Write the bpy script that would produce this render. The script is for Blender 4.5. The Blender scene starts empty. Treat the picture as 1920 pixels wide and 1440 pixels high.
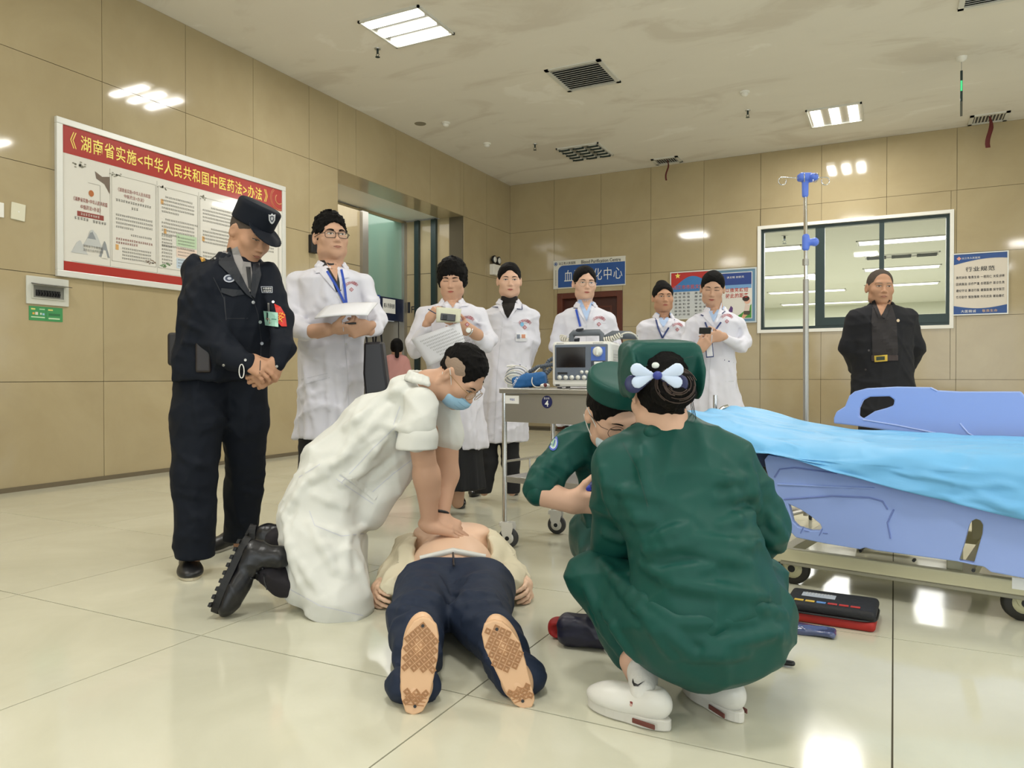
import bpy, bmesh, math, random, time
import numpy as np
from mathutils import Vector, Matrix
from mathutils.bvhtree import BVHTree
from mathutils.geometry import delaunay_2d_cdt
T0 = time.time()
rnd = random.Random(7)
SC = bpy.context.scene
COL = SC.collection
# ---------------------------------------------------------------- camera
F = 1405.0
TH = math.radians(27.02)
H = 0.85
PIT = math.atan(14 / F)
_c, _s = math.cos(TH), math.sin(TH)
RT = np.array([_c, _s, 0.0])
FH = np.array([-_s, _c, 0.0])
ZZ = np.array([0, 0, 1.0])
FW = FH * math.cos(PIT) - ZZ * math.sin(PIT)
UP = ZZ * math.cos(PIT) + FH * math.sin(PIT)
OO = np.array([0, 0, H])
cam_d = bpy.data.cameras.new('camera')
cam = bpy.data.objects.new('camera', cam_d)
COL.objects.link(cam)
cam.location = OO
cam.rotation_euler = (math.pi / 2 - PIT, 0, TH)
cam_d.sensor_width = 36
cam_d.lens = 36 * F / 1920
cam_d.clip_start = 0.05
SC.camera = cam
SC.view_settings.view_transform = 'Standard'
SC.view_settings.look = 'None'
SC.view_settings.gamma = 1
SC.view_settings.use_curve_mapping = False
SC.view_settings.exposure = 0.0
# room: left wall x=LX, back wall y=BY, right wall x=RX, front wall y=FY, ceiling z=CZ
LX, BY, RX, FY, CZ = -5.77, 11.24, 7.6, -5.6, 4.06
# ---------------------------------------------------------------- world and lights
w = bpy.data.worlds.new('world')
SC.world = w
w.use_nodes = True
bg = w.node_tree.nodes['Background']
bg.inputs[0].default_value = (0.86, 0.95, 1.0, 1)
bg.inputs[1].default_value = 1.3
def area(name, loc, sx, sy, power, col=(1, 0.95, 0.86), rot=(0, 0, 0)):
    l = bpy.data.lights.new(name, 'AREA')
    l.shape = 'RECTANGLE'
    l.size, l.size_y = sx, sy
    l.energy = power
    l.color = col
    o = bpy.data.objects.new(name, l)
    o.location = loc
    o.rotation_euler = rot
    COL.objects.link(o)
    return o
LIT = [(-4.0, 5.7), (-0.66, 10.0), (-0.66, 5.7), (-4.0, 1.2), (-0.66, 1.2), (2.7, 5.7), (2.7, 1.2), (5.9, 8.4), (5.9, 3.5), (-2.3, -3.2), (2.7, -3.2)]
for x, y in LIT:
    for k in (-1, 0, 1):
        dx, dy = (k * .205, 0) if y > 9 else (0, k * .22)
        area('ceiling_lamp_light', (x + dx, y + dy, CZ - 0.06), .10 if y > 9 else .56, .56 if y > 9 else .10, 15, (1, 0.98, 0.94))
area('lobby_light', (LX - .62, 8.3, 3.23), 1.0, 2.3, 18, (1, 0.98, 0.94))
# daylight through the glazed doors behind and to the right of the camera
area('daylight', (RX - 0.1, 1.5, 1.5), 9.0, 2.4, 110, (0.9, 0.97, 1.0), (0, math.radians(90), 0))
area('daylight', (1.5, FY + 0.1, 1.6), 8.0, 2.6, 120, (0.9, 0.97, 1.0), (math.radians(90), 0, 0))
area('ward_light', (-1.0, 15.0, 3.15), 5, 5, 340, (1, 1, 0.97))
area('ward_light', (-1.0, 22.0, 3.15), 7, 7, 500, (1, 1, 0.97))
# ---------------------------------------------------------------- pixel <-> place
def ray(u, v):
    return FW + (u - 960) / F * RT + (720 - v) / F * UP
def J(u, v, d):
    r = ray(u, v)
    return OO + r * (d / float(r @ FH))
def FL(u, v, z=0.0):
    r = ray(u, v)
    return OO + r * ((z - H) / r[2])
def PL(u, v, ax, val):
    r = ray(u, v)
    return OO + r * ((val - OO[ax]) / r[ax])
def PLN(u, v, p, n):
    r = ray(u, v)
    return OO + r * (float((np.asarray(p) - OO) @ n) / float(r @ n))
def CW(cx, cy, z):
    return RT * cx + FH * cy + ZZ * z
def facing(al, pitch=0, roll=0):
    """columns: person's left, forward, up; al=0 faces the camera, + turns to picture right"""
    a = math.radians(al)
    f = RT * math.sin(a) - FH * math.cos(a)
    l = np.cross(ZZ, f)
    b = math.radians(pitch)
    f2 = f * math.cos(b) - ZZ * math.sin(b)
    u2 = ZZ * math.cos(b) + f * math.sin(b)
    g = math.radians(roll)
    l3 = l * math.cos(g) + u2 * math.sin(g)
    u3 = u2 * math.cos(g) - l * math.sin(g)
    return np.stack([l3, f2, u3], axis=1)
# ---------------------------------------------------------------- materials
MATS = {}
def srgb(h):
    if isinstance(h, str):
        c = [int(h[i:i + 2], 16) / 255 for i in (0, 2, 4)]
    else:
        c = [x / 255 for x in h]
    return tuple(((x + 0.055) / 1.055) ** 2.4 if x > 0.04045 else x / 12.92 for x in c) + (1,)
def mat(name, col, rough=0.6, metal=0.0, bump=0, bscale=20, stretch=(1, 1, 1), var=0.0, emit=0, spec=None, alpha=1, sheen=0, trans=0, coat=0, bdist=0.01, vscale=3, ridge=False):
    if name in MATS:
        return MATS[name]
    m = bpy.data.materials.new(name)
    m.use_nodes = True
    nt = m.node_tree
    b = nt.nodes['Principled BSDF']
    c = srgb(col)
    b.inputs['Base Color'].default_value = c
    b.inputs['Roughness'].default_value = rough
    b.inputs['Metallic'].default_value = metal
    if spec is not None:
        b.inputs['Specular IOR Level'].default_value = spec
    if sheen:
        b.inputs['Sheen Weight'].default_value = sheen
    if coat:
        b.inputs['Coat Weight'].default_value = coat
        b.inputs['Coat Roughness'].default_value = 0.05
    if alpha < 1:
        b.inputs['Alpha'].default_value = alpha
    if trans:
        b.inputs['Transmission Weight'].default_value = trans
    if emit:
        b.inputs['Emission Color'].default_value = c
        b.inputs['Emission Strength'].default_value = emit
    if bump or var:
        tc = nt.nodes.new('ShaderNodeTexCoord')
        mp = nt.nodes.new('ShaderNodeMapping')
        mp.inputs['Scale'].default_value = stretch
        nt.links.new(tc.outputs['Object'], mp.inputs[0])
    if bump:
        n = nt.nodes.new('ShaderNodeTexNoise')
        n.inputs['Scale'].default_value = bscale
        n.inputs['Detail'].default_value = 5
        if ridge:
            n.noise_type = 'RIDGED_MULTIFRACTAL'; n.inputs['Detail'].default_value = 3; n.inputs['Distortion'].default_value = .6; n.inputs['Lacunarity'].default_value = 2.2
        nt.links.new(mp.outputs[0], n.inputs['Vector'])
        bp = nt.nodes.new('ShaderNodeBump')
        bp.inputs['Strength'].default_value = bump
        bp.inputs['Distance'].default_value = bdist
        nt.links.new(n.outputs[0], bp.inputs['Height'])
        nt.links.new(bp.outputs[0], b.inputs['Normal'])
    if var:
        n = nt.nodes.new('ShaderNodeTexNoise')
        n.inputs['Scale'].default_value = vscale
        n.inputs['Detail'].default_value = 6
        n.inputs['Roughness'].default_value = 0.6
        nt.links.new(mp.outputs[0], n.inputs['Vector'])
        cr = nt.nodes.new('ShaderNodeValToRGB')
        e = cr.color_ramp.elements
        e[0].position, e[1].position = 0.35, 0.65
        e[0].color = tuple(x * (1 - var) for x in c[:3]) + (1,)
        e[1].color = tuple(min(1, x * (1 + var)) for x in c[:3]) + (1,)
        nt.links.new(n.outputs[0], cr.inputs[0])
        nt.links.new(cr.outputs[0], b.inputs['Base Color'])
    MATS[name] = m
    return m
# ---------------------------------------------------------------- objects
ORG = {}
def tag(o, label=None, cat=None, group=None, kind=None):
    if label: o['label'] = label
    if cat: o['category'] = cat
    if group: o['group'] = group
    if kind: o['kind'] = kind
    return o
def thing(name, label, cat, loc, group=None):
    o = bpy.data.objects.new(name, None)
    o.empty_display_size = 0.1
    COL.objects.link(o)
    loc = np.array(loc, float)
    o.location = loc
    ORG[o.name] = loc
    return tag(o, label, cat, group)
def link(name, me, parent=None, loc=None):
    o = bpy.data.objects.new(name, me)
    COL.objects.link(o)
    if parent is not None:
        o.parent = parent
        ORG[o.name] = ORG[parent.name]
        if loc is not None:
            o.location = np.array(loc) - ORG[parent.name]
            ORG[o.name] = np.array(loc, float)
    else:
        loc = np.zeros(3) if loc is None else np.array(loc, float)
        o.location = loc
        ORG[o.name] = loc
    return o
def raw(name, V, Fs, mats, parent=None, mi=None, smooth=True, loc=None):
    """V in world space -> one mesh object whose origin is its parent's (or loc)"""
    V = np.asarray(V, float)
    org = ORG[parent.name] if parent is not None and loc is None else (np.array(loc, float) if loc is not None else np.zeros(3))
    if parent is None and loc is None:
        org = np.array([V[:, 0].mean(), V[:, 1].mean(), V[:, 2].min()])
        loc = org
    me = bpy.data.meshes.new(name)
    V = (V - org).astype(np.float32)
    if isinstance(Fs, np.ndarray):
        n, k = Fs.shape
        me.vertices.add(len(V)); me.vertices.foreach_set('co', V.ravel())
        me.loops.add(n * k); me.loops.foreach_set('vertex_index', Fs.ravel().astype(np.int32))
        me.polygons.add(n); me.polygons.foreach_set('loop_start', (np.arange(n) * k).astype(np.int32))
        me.update(calc_edges=True)
    else:
        me.from_pydata([tuple(p) for p in V], [], [tuple(f) for f in Fs])
    if not isinstance(mats, (list, tuple)):
        mats = [mats]
    for m in mats:
        me.materials.append(m)
    if mi is not None:
        me.polygons.foreach_set('material_index', np.asarray(mi, np.int32))
    if smooth:
        me.polygons.foreach_set('use_smooth', np.ones(len(me.polygons), bool))
    me.validate()
    return link(name, me, parent, loc)
def ortho(d):
    d = np.asarray(d, float); d = d / np.linalg.norm(d)
    a = np.array([0, 0, 1.0]) if abs(d[2]) < 0.9 else np.array([1.0, 0, 0])
    x = np.cross(a, d); x /= np.linalg.norm(x)
    return x, np.cross(d, x), d
class MB:
    """collects shapes in world space, builds one mesh"""
    def __init__(s):
        s.V = []; s.F = []; s.S = []
    def _add(s, V, Fs, sm=False):
        o = len(s.V)
        s.V += [tuple(map(float, p)) for p in V]
        s.F += [tuple(i + o for i in f) for f in Fs]
        s.S += [sm] * len(Fs)
        return s
    def box(s, c, size, R=None, bev=0.0):
        c = np.asarray(c, float); h = np.asarray(size, float) / 2
        R = np.eye(3) if R is None else R
        if bev > 0:
            bev = min(bev, h.min() * 0.95)
            bm = bmesh.new()
            bmesh.ops.create_cube(bm, size=1)
            for vv in bm.verts:
                vv.co = Vector((vv.co.x * 2 * h[0], vv.co.y * 2 * h[1], vv.co.z * 2 * h[2]))
            bmesh.ops.bevel(bm, geom=bm.edges[:], offset=bev, segments=2, profile=0.5, affect='EDGES')
            bm.verts.ensure_lookup_table()
            V = [c + R @ np.array(vv.co) for vv in bm.verts]
            Fs = [[vv.index for vv in f.verts] for f in bm.faces]
            bm.free()
            return s._add(V, Fs)
        P = [(-1, -1, -1), (1, -1, -1), (1, 1, -1), (-1, 1, -1), (-1, -1, 1), (1, -1, 1), (1, 1, 1), (-1, 1, 1)]
        V = [c + R @ (np.array(p) * h) for p in P]
        return s._add(V, [(0, 3, 2, 1), (4, 5, 6, 7), (0, 1, 5, 4), (1, 2, 6, 5), (2, 3, 7, 6), (3, 0, 4, 7)])
    def bb(s, x0, x1, y0, y1, z0, z1, bev=0):
        return s.box(((x0 + x1) / 2, (y0 + y1) / 2, (z0 + z1) / 2), (abs(x1 - x0), abs(y1 - y0), abs(z1 - z0)), None, bev)
    def tube(s, pts, r, n=10, closed=False, caps=True, sm=True):
        pts = [np.asarray(p, float) for p in pts]
        m = len(pts)
        rr = r if hasattr(r, '__len__') else [r] * m
        V = []; Fs = []
        px = None
        for i, p in enumerate(pts):
            a = pts[(i - 1) % m] if (closed or i > 0) else p
            b = pts[(i + 1) % m] if (closed or i < m - 1) else p
            t = b - a; t = t / (np.linalg.norm(t) + 1e-12)
            if px is None:
                px, py, _ = ortho(t)
            px = px - t * (px @ t); px /= np.linalg.norm(px)
            py = np.cross(t, px)
            for k in range(n):
                a_ = 2 * math.pi * k / n
                V.append(p + rr[i] * (math.cos(a_) * px + math.sin(a_) * py))
        for i in range(m if closed else m - 1):
            j = (i + 1) % m
            for k in range(n):
                Fs.append((i * n + k, i * n + (k + 1) % n, j * n + (k + 1) % n, j * n + k))
        s._add(V, Fs, sm)
        if caps and not closed:
            s._add(V[:n], [tuple(range(n))[::-1]])
            s._add(V[-n:], [tuple(range(n))])
        return s
    def cyl(s, a, b, r, n=16, r2=None):
        return s.tube([a, b], [r, r if r2 is None else r2], n)
    def lathe(s, c, axis, prof, n=24):
        """prof: list of (radius, height along axis)"""
        x, y, z = ortho(axis)
        c = np.asarray(c, float)
        V = []; Fs = []
        for r, h in prof:
            for k in range(n):
                a = 2 * math.pi * k / n
                V.append(c + z * h + max(r, 1e-5) * (math.cos(a) * x + math.sin(a) * y))
        for i in range(len(prof) - 1):
            for k in range(n):
                Fs.append((i * n + k, i * n + (k + 1) % n, (i + 1) * n + (k + 1) % n, (i + 1) * n + k))
        s._add(V, Fs, True)
        s._add(V[:n], [tuple(range(n))[::-1]]); s._add(V[-n:], [tuple(range(n))])
        return s
    def prism(s, outer, n, th, holes=()):
        """outer: list of 3d points on a plane, normal n, thickness th (extruded along n)"""
        n = np.asarray(n, float); n = n / np.linalg.norm(n)
        x, y, _ = ortho(n)
        o = np.asarray(outer[0], float)
        pts = []; faces = []
        for ring in [outer] + list(holes):
            st = len(pts)
            for p in ring:
                q = np.asarray(p, float) - o
                pts.append(Vector((float(q @ x), float(q @ y))))
            faces.append(list(range(st, len(pts))))
        ed = [(f[i], f[(i + 1) % len(f)]) for f in faces for i in range(len(f))]
        if holes:
            vs, es, fs, *_ = delaunay_2d_cdt(pts, ed, [], 0, 1e-6)
            vs = [(p.x, p.y) for p in vs]
            def inside(poly, px, py):
                c = False; j = len(poly) - 1
                for i in range(len(poly)):
                    a, b = poly[i], poly[j]
                    if (a[1] > py) != (b[1] > py) and px < (b[0] - a[0]) * (py - a[1]) / (b[1] - a[1]) + a[0]: c = not c
                    j = i
                return c
            P2 = [[(pts[i].x, pts[i].y) for i in f] for f in faces]
            keep = []
            for f in fs:
                cx = sum(vs[i][0] for i in f) / len(f); cy = sum(vs[i][1] for i in f) / len(f)
                if inside(P2[0], cx, cy) and not any(inside(h, cx, cy) for h in P2[1:]): keep.append(tuple(f))
        else:
            vs = [(p.x, p.y) for p in pts]
            keep = [tuple(faces[0])]
        N = len(vs)
        V = [o + a * x + b * y for a, b in vs] + [o + a * x + b * y + n * th for a, b in vs]
        cnt = {}
        for f in keep:
            for i in range(len(f)):
                e = (f[i], f[(i + 1) % len(f)])
                cnt[e] = 1
        Fs = [tuple(i + N for i in f) for f in keep] + [tuple(reversed(f)) for f in keep]
        for (a, b) in cnt:
            if (b, a) not in cnt:
                Fs.append((a, b, b + N, a + N))
        return s._add(V, Fs)
    def build(s, name, m, parent=None, loc=None):
        if parent is None and loc is None:
            A = np.array(s.V); loc = (A[:, 0].mean(), A[:, 1].mean(), A[:, 2].min())
        o = raw(name, s.V, s.F, m, parent, smooth=False, loc=loc)
        try:
            o.data.polygons.foreach_set('use_smooth', s.S)
        except Exception:
            pass
        return o
_tcache = {}
def text_mesh(t, bold=0.0):
    key = (t, bold)
    if key in _tcache: return _tcache[key]
    c = bpy.data.curves.new('t', 'FONT')
    c.body = t; c.size = 1; c.resolution_u = 2; c.offset = min(bold, .008); c.space_character = 1.12 if ord(t[0]) > 1000 else 1.0
    c.fill_mode = 'BOTH'
    o = bpy.data.objects.new('t', c)
    COL.objects.link(o)
    me = o.to_mesh()
    V = np.array([tuple(v.co) for v in me.vertices]) if len(me.vertices) else np.zeros((0, 3))
    Fs = [tuple(p.vertices) for p in me.polygons]
    o.to_mesh_clear()
    bpy.data.objects.remove(o); bpy.data.curves.remove(c)
    if len(V):
        V = V[:, :2] - V[:, :2].min(0)
        V = V / np.maximum(V.max(0), 1e-6)
    _tcache[key] = (V, Fs)
    return V, Fs
def text(t, o, ax, ay, w, h, m, parent, name='lettering', bold=0.0, slant=0):
    """flat print: o = lower-left corner, ax/ay unit vectors, fitted to w x h"""
    V, Fs = text_mesh(t, bold)
    if not len(V): return None
    o = np.asarray(o, float)
    W = [o + ax * (a * w + slant * b * h) + ay * (b * h) for a, b in V]
    return raw(name, W, Fs, m, parent, smooth=False)
def dashes(rows, o, ax, ay, m, parent, name='small_print', seed=1):
    """illegible small print: rows = [(x, y, length, height)], broken strokes"""
    r = random.Random(seed)
    b = MB(); nz = np.cross(ax, ay)
    for x, y, L, h in rows:
        cx = x
        while cx < x + L - h * 0.3:
            k = h * 0.42
            for q in range(2):
                yy = y + h * (0.25 + 0.5 * q) + r.uniform(-.08, .08) * h
                p = o + ax * cx + ay * yy
                b._add([p, p + ax * k * 1.7, p + ax * k * 1.7 + ay * h * 0.16, p + ay * h * 0.16], [(0, 1, 2, 3)])
            p = o + ax * (cx + k * r.uniform(.3, 1.1)) + ay * y
            b._add([p, p + ax * h * .16, p + ax * h * .16 + ay * h * .9, p + ay * h * .9], [(0, 1, 2, 3)])
            cx += h * 1.02
    o_ = b.build(name, m, parent); o_['kind'] = 'stuff'
    return o_
# ---------------------------------------------------------------- implicit volumes (smooth unions meshed with surface nets)
def cone(a, b, ra, rb=None, flat=None, fs=1.0):
    a = np.asarray(a, float); b = np.asarray(b, float)
    rb = ra if rb is None else rb
    ba = b - a; L2 = float(ba @ ba) + 1e-12
    if flat is not None:
        n = np.asarray(flat, float); n = n / np.linalg.norm(n)
    R = max(ra, rb) * max(1.0, fs)
    def f(P):
        pa = P - a
        h = np.clip((pa @ ba) / L2, 0, 1)
        q = pa - h[..., None] * ba
        r = ra + (rb - ra) * h
        if flat is not None:
            qn = q @ n
            q = q + (qn * (1 / fs - 1))[..., None] * n
            return (np.sqrt((q * q).sum(-1)) - r) * min(1.0, fs)
        return np.sqrt((q * q).sum(-1)) - r
    return f, np.minimum(a, b) - R, np.maximum(a, b) + R
def ell(c, r, R=None):
    c = np.asarray(c, float); r = np.asarray(r, float)
    m = np.linalg.norm(r) if R is not None else None
    ext = r if R is None else np.sqrt(((R * r) ** 2).sum(1))
    def f(P):
        q = P - c
        if R is not None: q = q @ R
        k0 = np.sqrt(((q / r) ** 2).sum(-1)); k1 = np.sqrt(((q / (r * r)) ** 2).sum(-1)) + 1e-9
        return k0 * (k0 - 1) / k1
    return f, c - ext, c + ext
def rbox(c, h, R=None, rad=0.01):
    c = np.asarray(c, float); h = np.asarray(h, float)
    R_ = np.eye(3) if R is None else R
    ext = np.abs(R_) @ h
    def f(P):
        q = np.abs((P - c) @ R_) - (h - rad)
        return np.sqrt((np.maximum(q, 0) ** 2).sum(-1)) + np.minimum(q.max(-1), 0) - rad
    return f, c - ext, c + ext
def loft(knots, l, f_, fold=None, n=2.0):
    """knots: [(z, cx, cy, a, b)], upright; l/f_ horizontal axes; a along l, b along f_"""
    K = np.array(sorted(knots)); z0, z1 = K[0, 0], K[-1, 0]
    mx = max(K[:, 3].max(), K[:, 4].max()) * 1.15
    def f(P):
        z = P[..., 2]
        cx = np.interp(z, K[:, 0], K[:, 1]); cy = np.interp(z, K[:, 0], K[:, 2])
        a = np.interp(z, K[:, 0], K[:, 3]); b = np.interp(z, K[:, 0], K[:, 4])
        dx = P[..., 0] - cx; dy = P[..., 1] - cy
        x = dx * l[0] + dy * l[1]; y = dx * f_[0] + dy * f_[1]
        if fold is not None:
            g = 1 + fold(np.arctan2(y, x), z)
            a = a * g; b = b * g
        k = (np.abs(x / a) ** n + np.abs(y / b) ** n) ** (1 / n)
        d = (k - 1) * np.minimum(a, b)
        dz = np.maximum(z - z1, z0 - z)
        q = np.maximum(d + .012, 0); w_ = np.maximum(dz + .012, 0)
        return np.sqrt(q * q + w_ * w_) + np.minimum(np.maximum(d + .012, dz + .012), 0) - .012
    lo = np.array([K[:, 1].min() - mx, K[:, 2].min() - mx, z0]); hi = np.array([K[:, 1].max() + mx, K[:, 2].max() + mx, z1])
    return f, lo, hi
EDG = [((0, 0, 0), (1, 0, 0)), ((0, 1, 0), (1, 1, 0)), ((0, 0, 1), (1, 0, 1)), ((0, 1, 1), (1, 1, 1)),
       ((0, 0, 0), (0, 1, 0)), ((1, 0, 0), (1, 1, 0)), ((0, 0, 1), (0, 1, 1)), ((1, 0, 1), (1, 1, 1)),
       ((0, 0, 0), (0, 0, 1)), ((1, 0, 0), (1, 0, 1)), ((0, 1, 0), (0, 1, 1)), ((1, 1, 0), (1, 1, 1))]
def nets(f, lo, h):
    s = f < 0
    nx, ny, nz = f.shape
    c = np.zeros((nx - 1, ny - 1, nz - 1), np.uint8)
    for i in (0, 1):
        for j in (0, 1):
            for k in (0, 1):
                c += s[i:nx - 1 + i, j:ny - 1 + j, k:nz - 1 + k]
    act = np.argwhere((c > 0) & (c < 8))
    if not len(act): return np.zeros((0, 3)), np.zeros((0, 4), int)
    idx = np.full(c.shape, -1, np.int32)
    idx[act[:, 0], act[:, 1], act[:, 2]] = np.arange(len(act))
    acc = np.zeros((len(act), 3)); cnt = np.zeros(len(act))
    for a, b in EDG:
        a = np.array(a); b = np.array(b)
        A = act + a; B = act + b
        fa = f[A[:, 0], A[:, 1], A[:, 2]]; fb = f[B[:, 0], B[:, 1], B[:, 2]]
        m = (fa < 0) != (fb < 0)
        t = np.where(m, fa / np.where(m, fa - fb, 1), 0)
        acc[m] += (a + t[:, None] * (b - a))[m]; cnt += m
    V = lo + (act + acc / np.maximum(cnt, 1)[:, None]) * h
    Q = []
    for ax in range(3):
        u_, v_ = [(1, 2), (2, 0), (0, 1)][ax]
        sl0 = [slice(1, -1)] * 3; sl0[ax] = slice(0, -1)
        sl1 = [slice(1, -1)] * 3; sl1[ax] = slice(1, None)
        a = s[tuple(sl0)]; b = s[tuple(sl1)]
        d = np.argwhere(a != b)
        if not len(d): continue
        inn = a[d[:, 0], d[:, 1], d[:, 2]]
        off = np.ones(3, int); off[ax] = 0
        g = d + off
        du = np.zeros(3, int); du[u_] = 1
        dv = np.zeros(3, int); dv[v_] = 1
        cs = [g - du - dv, g - dv, g, g - du]
        q = np.stack([idx[x[:, 0], x[:, 1], x[:, 2]] for x in cs], 1)
        q[~inn] = q[~inn][:, ::-1]
        Q.append(q)
    Q = np.concatenate(Q)
    return V, Q[(Q >= 0).all(1)]
class Vol:
    def __init__(s):
        s.ops = []
    def u(s, prim, k=0.02):
        s.ops.append(('u', prim, k)); return s
    def s_(s, prim, k=0.01):
        s.ops.append(('s', prim, k)); return s
    def disp(s, fn):
        s.ops.append(('d', fn, 0)); return s
    def clip(s, fn):
        s.ops.append(('i', fn, 0)); return s
    def mesh(s, h, relax=1):
        us = [o for o in s.ops if o[0] == 'u']
        lo = np.min([o[1][1] for o in us], 0) - 4 * h; hi = np.max([o[1][2] for o in us], 0) + 4 * h
        dims = np.ceil((hi - lo) / h).astype(int) + 1
        f = np.full(dims, 1.0, np.float32)
        ax = [lo[i] + np.arange(dims[i]) * h for i in range(3)]
        for kind, prim, k in s.ops:
            if kind in 'us':
                mg = max(k, 3 * h)
                i0 = np.clip(np.floor((prim[1] - mg - lo) / h).astype(int), 0, dims - 1)
                i1 = np.clip(np.ceil((prim[2] + mg - lo) / h).astype(int) + 1, 1, dims)
                if (i1 <= i0).any(): continue
                sl = tuple(slice(i0[i], i1[i]) for i in range(3))
                P = np.stack(np.meshgrid(*[ax[i][sl[i]] for i in range(3)], indexing='ij'), -1)
                d = prim[0](P).astype(np.float32)
                c = f[sl]
                if kind == 'u':
                    q = np.maximum(k - np.abs(c - d), 0) / max(k, 1e-6)
                    f[sl] = np.minimum(c, d) - q * q * k * .25
                else:
                    d = -d
                    q = np.maximum(k - np.abs(c - d), 0) / max(k, 1e-6)
                    f[sl] = np.maximum(c, d) + q * q * k * .25
            else:
                I = np.argwhere(np.abs(f) < 0.06) if kind == 'd' else None
                if kind == 'd':
                    P = lo + I * h
                    f[I[:, 0], I[:, 1], I[:, 2]] += prim(P).astype(np.float32)
                else:
                    I = np.argwhere(f < 0.08)
                    P = lo + I * h
                    f[I[:, 0], I[:, 1], I[:, 2]] = np.maximum(f[I[:, 0], I[:, 1], I[:, 2]], prim(P).astype(np.float32))
        V, Q = nets(f, lo, h)
        for _ in range(relax):
            A = np.zeros_like(V); n = np.zeros(len(V))
            for i in range(4):
                np.add.at(A, Q[:, i], V[Q[:, (i + 1) % 4]] + V[Q[:, (i + 3) % 4]]); np.add.at(n, Q[:, i], 2)
            V = V * .5 + .5 * A / np.maximum(n, 1)[:, None]
        return V, Q
def crumple(amp=0.004, seed=0, sc=1.0, dirv=(0.3, 0.2, 1.0)):
    r = np.random.RandomState(seed)
    W = []
    for i in range(7):
        k = r.normal(size=3); k = k / np.linalg.norm(k) * r.uniform(12, 38) * sc
        W.append((k, r.uniform(0, 6.28), r.normal(size=3) * 6 * sc, r.uniform(0, 6.28)))
    def fn(P):
        v = 0
        for i, (k, ph, k2, p2) in enumerate(W):
            g = 1 - np.abs(np.sin(P @ k * .62 + ph + 1.5 * np.sin(P @ k2 + p2)))
            v = v - (g * g * g * 1.5 - .38) * (1 if i < 4 else .6)
        return v * amp * 0.9
    return fn
def bvh_of(parts):
    V = []; Fs = []
    for v, q in parts:
        o = len(V); V += [tuple(p) for p in v]; Fs += [tuple(int(i) + o for i in f) for f in q]
    return BVHTree.FromPolygons(V, Fs)
def camray(p):
    r = ray(p[0], p[1]); return OO, r / np.linalg.norm(r)
def decal(bvh, poly, t, name, m, parent, rf=camray, dens=6.0, fall=3.0, back=0.004):
    """a thin piece laid on a surface: 2d outline, mapped to rays that hit bvh"""
    pts = []
    n = len(poly)
    for i in range(n):
        a = np.array(poly[i], float); b = np.array(poly[(i + 1) % n], float)
        k = max(1, int(np.linalg.norm(b - a) / dens))
        for q in range(k): pts.append(a + (b - a) * q / k)
    nb = len(pts)
    A = np.array(pts); lo, hi = A.min(0), A.max(0)
    def inside(x, y):
        c = False; j = n - 1
        for i in range(n):
            a, b = poly[i], poly[j]
            if (a[1] > y) != (b[1] > y) and x < (b[0] - a[0]) * (y - a[1]) / (b[1] - a[1]) + a[0]: c = not c
            j = i
        return c
    y = lo[1] + dens * .6
    while y < hi[1]:
        x = lo[0] + dens * .6
        while x < hi[0]:
            if inside(x, y) and np.min(np.abs(A - (x, y)).sum(1)) > dens * .5: pts.append(np.array((x, y)))
            x += dens
        y += dens
    vs, es, fs, *_ = delaunay_2d_cdt([Vector(p) for p in pts], [(i, (i + 1) % nb) for i in range(nb)], [], 1, 1e-7)
    hits = []
    for p in vs:
        o, d = rf(p)
        hh = bvh.ray_cast(Vector(o), Vector(d), 30)
        hits.append(hh[3] if hh[0] is not None else None)
    ok = [x for x in hits if x is not None]
    if not ok: 
        print('decal missed', name); return None
    med = sorted(ok)[len(ok) // 2]
    V = []; B = []
    miss = [x is None for x in hits]
    fs = [f for f in fs if not any(miss[i] for i in f)]
    if not fs: return None
    for p, hh in zip(vs, hits):
        o, d = rf(p)
        if hh is None or abs(hh - med) > fall: hh = med if hh is None else med + (fall if hh > med else -fall)
        V.append(np.array(o) + np.array(d) * (hh - t)); B.append(np.array(o) + np.array(d) * (hh + back))
    N = len(V)
    fs = [tuple(f) for f in fs]
    cnt = {}
    for f in fs:
        for i in range(len(f)): cnt[(f[i], f[(i + 1) % len(f)])] = 1
    Fs = fs + [tuple(i + N for i in reversed(f)) for f in fs]
    for a, b in cnt:
        if (b, a) not in cnt: Fs.append((b, a, a + N, b + N))
    o = raw(name, V + B, Fs, m, parent, smooth=False)
    return o
def strip(pts, wd):
    """outline of a 2d polyline of width wd"""
    P = [np.array(p, float) for p in pts]; L = []; R = []
    for i in range(len(P)):
        a = P[max(0, i - 1)]; b = P[min(len(P) - 1, i + 1)]
        t = b - a; t = t / (np.linalg.norm(t) + 1e-9); n = np.array([-t[1], t[0]]) * wd / 2
        L.append(tuple(P[i] + n)); R.append(tuple(P[i] - n))
    return L + R[::-1]
def dtext(bvh, t, u, v, wd, hg, m, parent, ang=0, tt=0.002, name='lettering', bold=0.0, rf=camray):
    """print laid on a surface; (u,v) = centre"""
    V, Fs = text_mesh(t, bold)
    if not len(V): return
    ca, sa = math.cos(math.radians(ang)), math.sin(math.radians(ang))
    W = []
    for a, b in V:
        x = (a - .5) * wd; y = -(b - .5) * hg
        o, d = rf((u + x * ca - y * sa, v + x * sa + y * ca))
        hh = bvh.ray_cast(Vector(o), Vector(d), 30)
        W.append(np.array(o) + np.array(d) * ((hh[3] if hh[0] is not None else 0) - tt) if hh[0] is not None else None)
    ok = [x for x in W if x is not None]
    if not ok: return
    W = [x if x is not None else ok[0] for x in W]
    return raw(name, W, Fs, m, parent, smooth=False)
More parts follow.
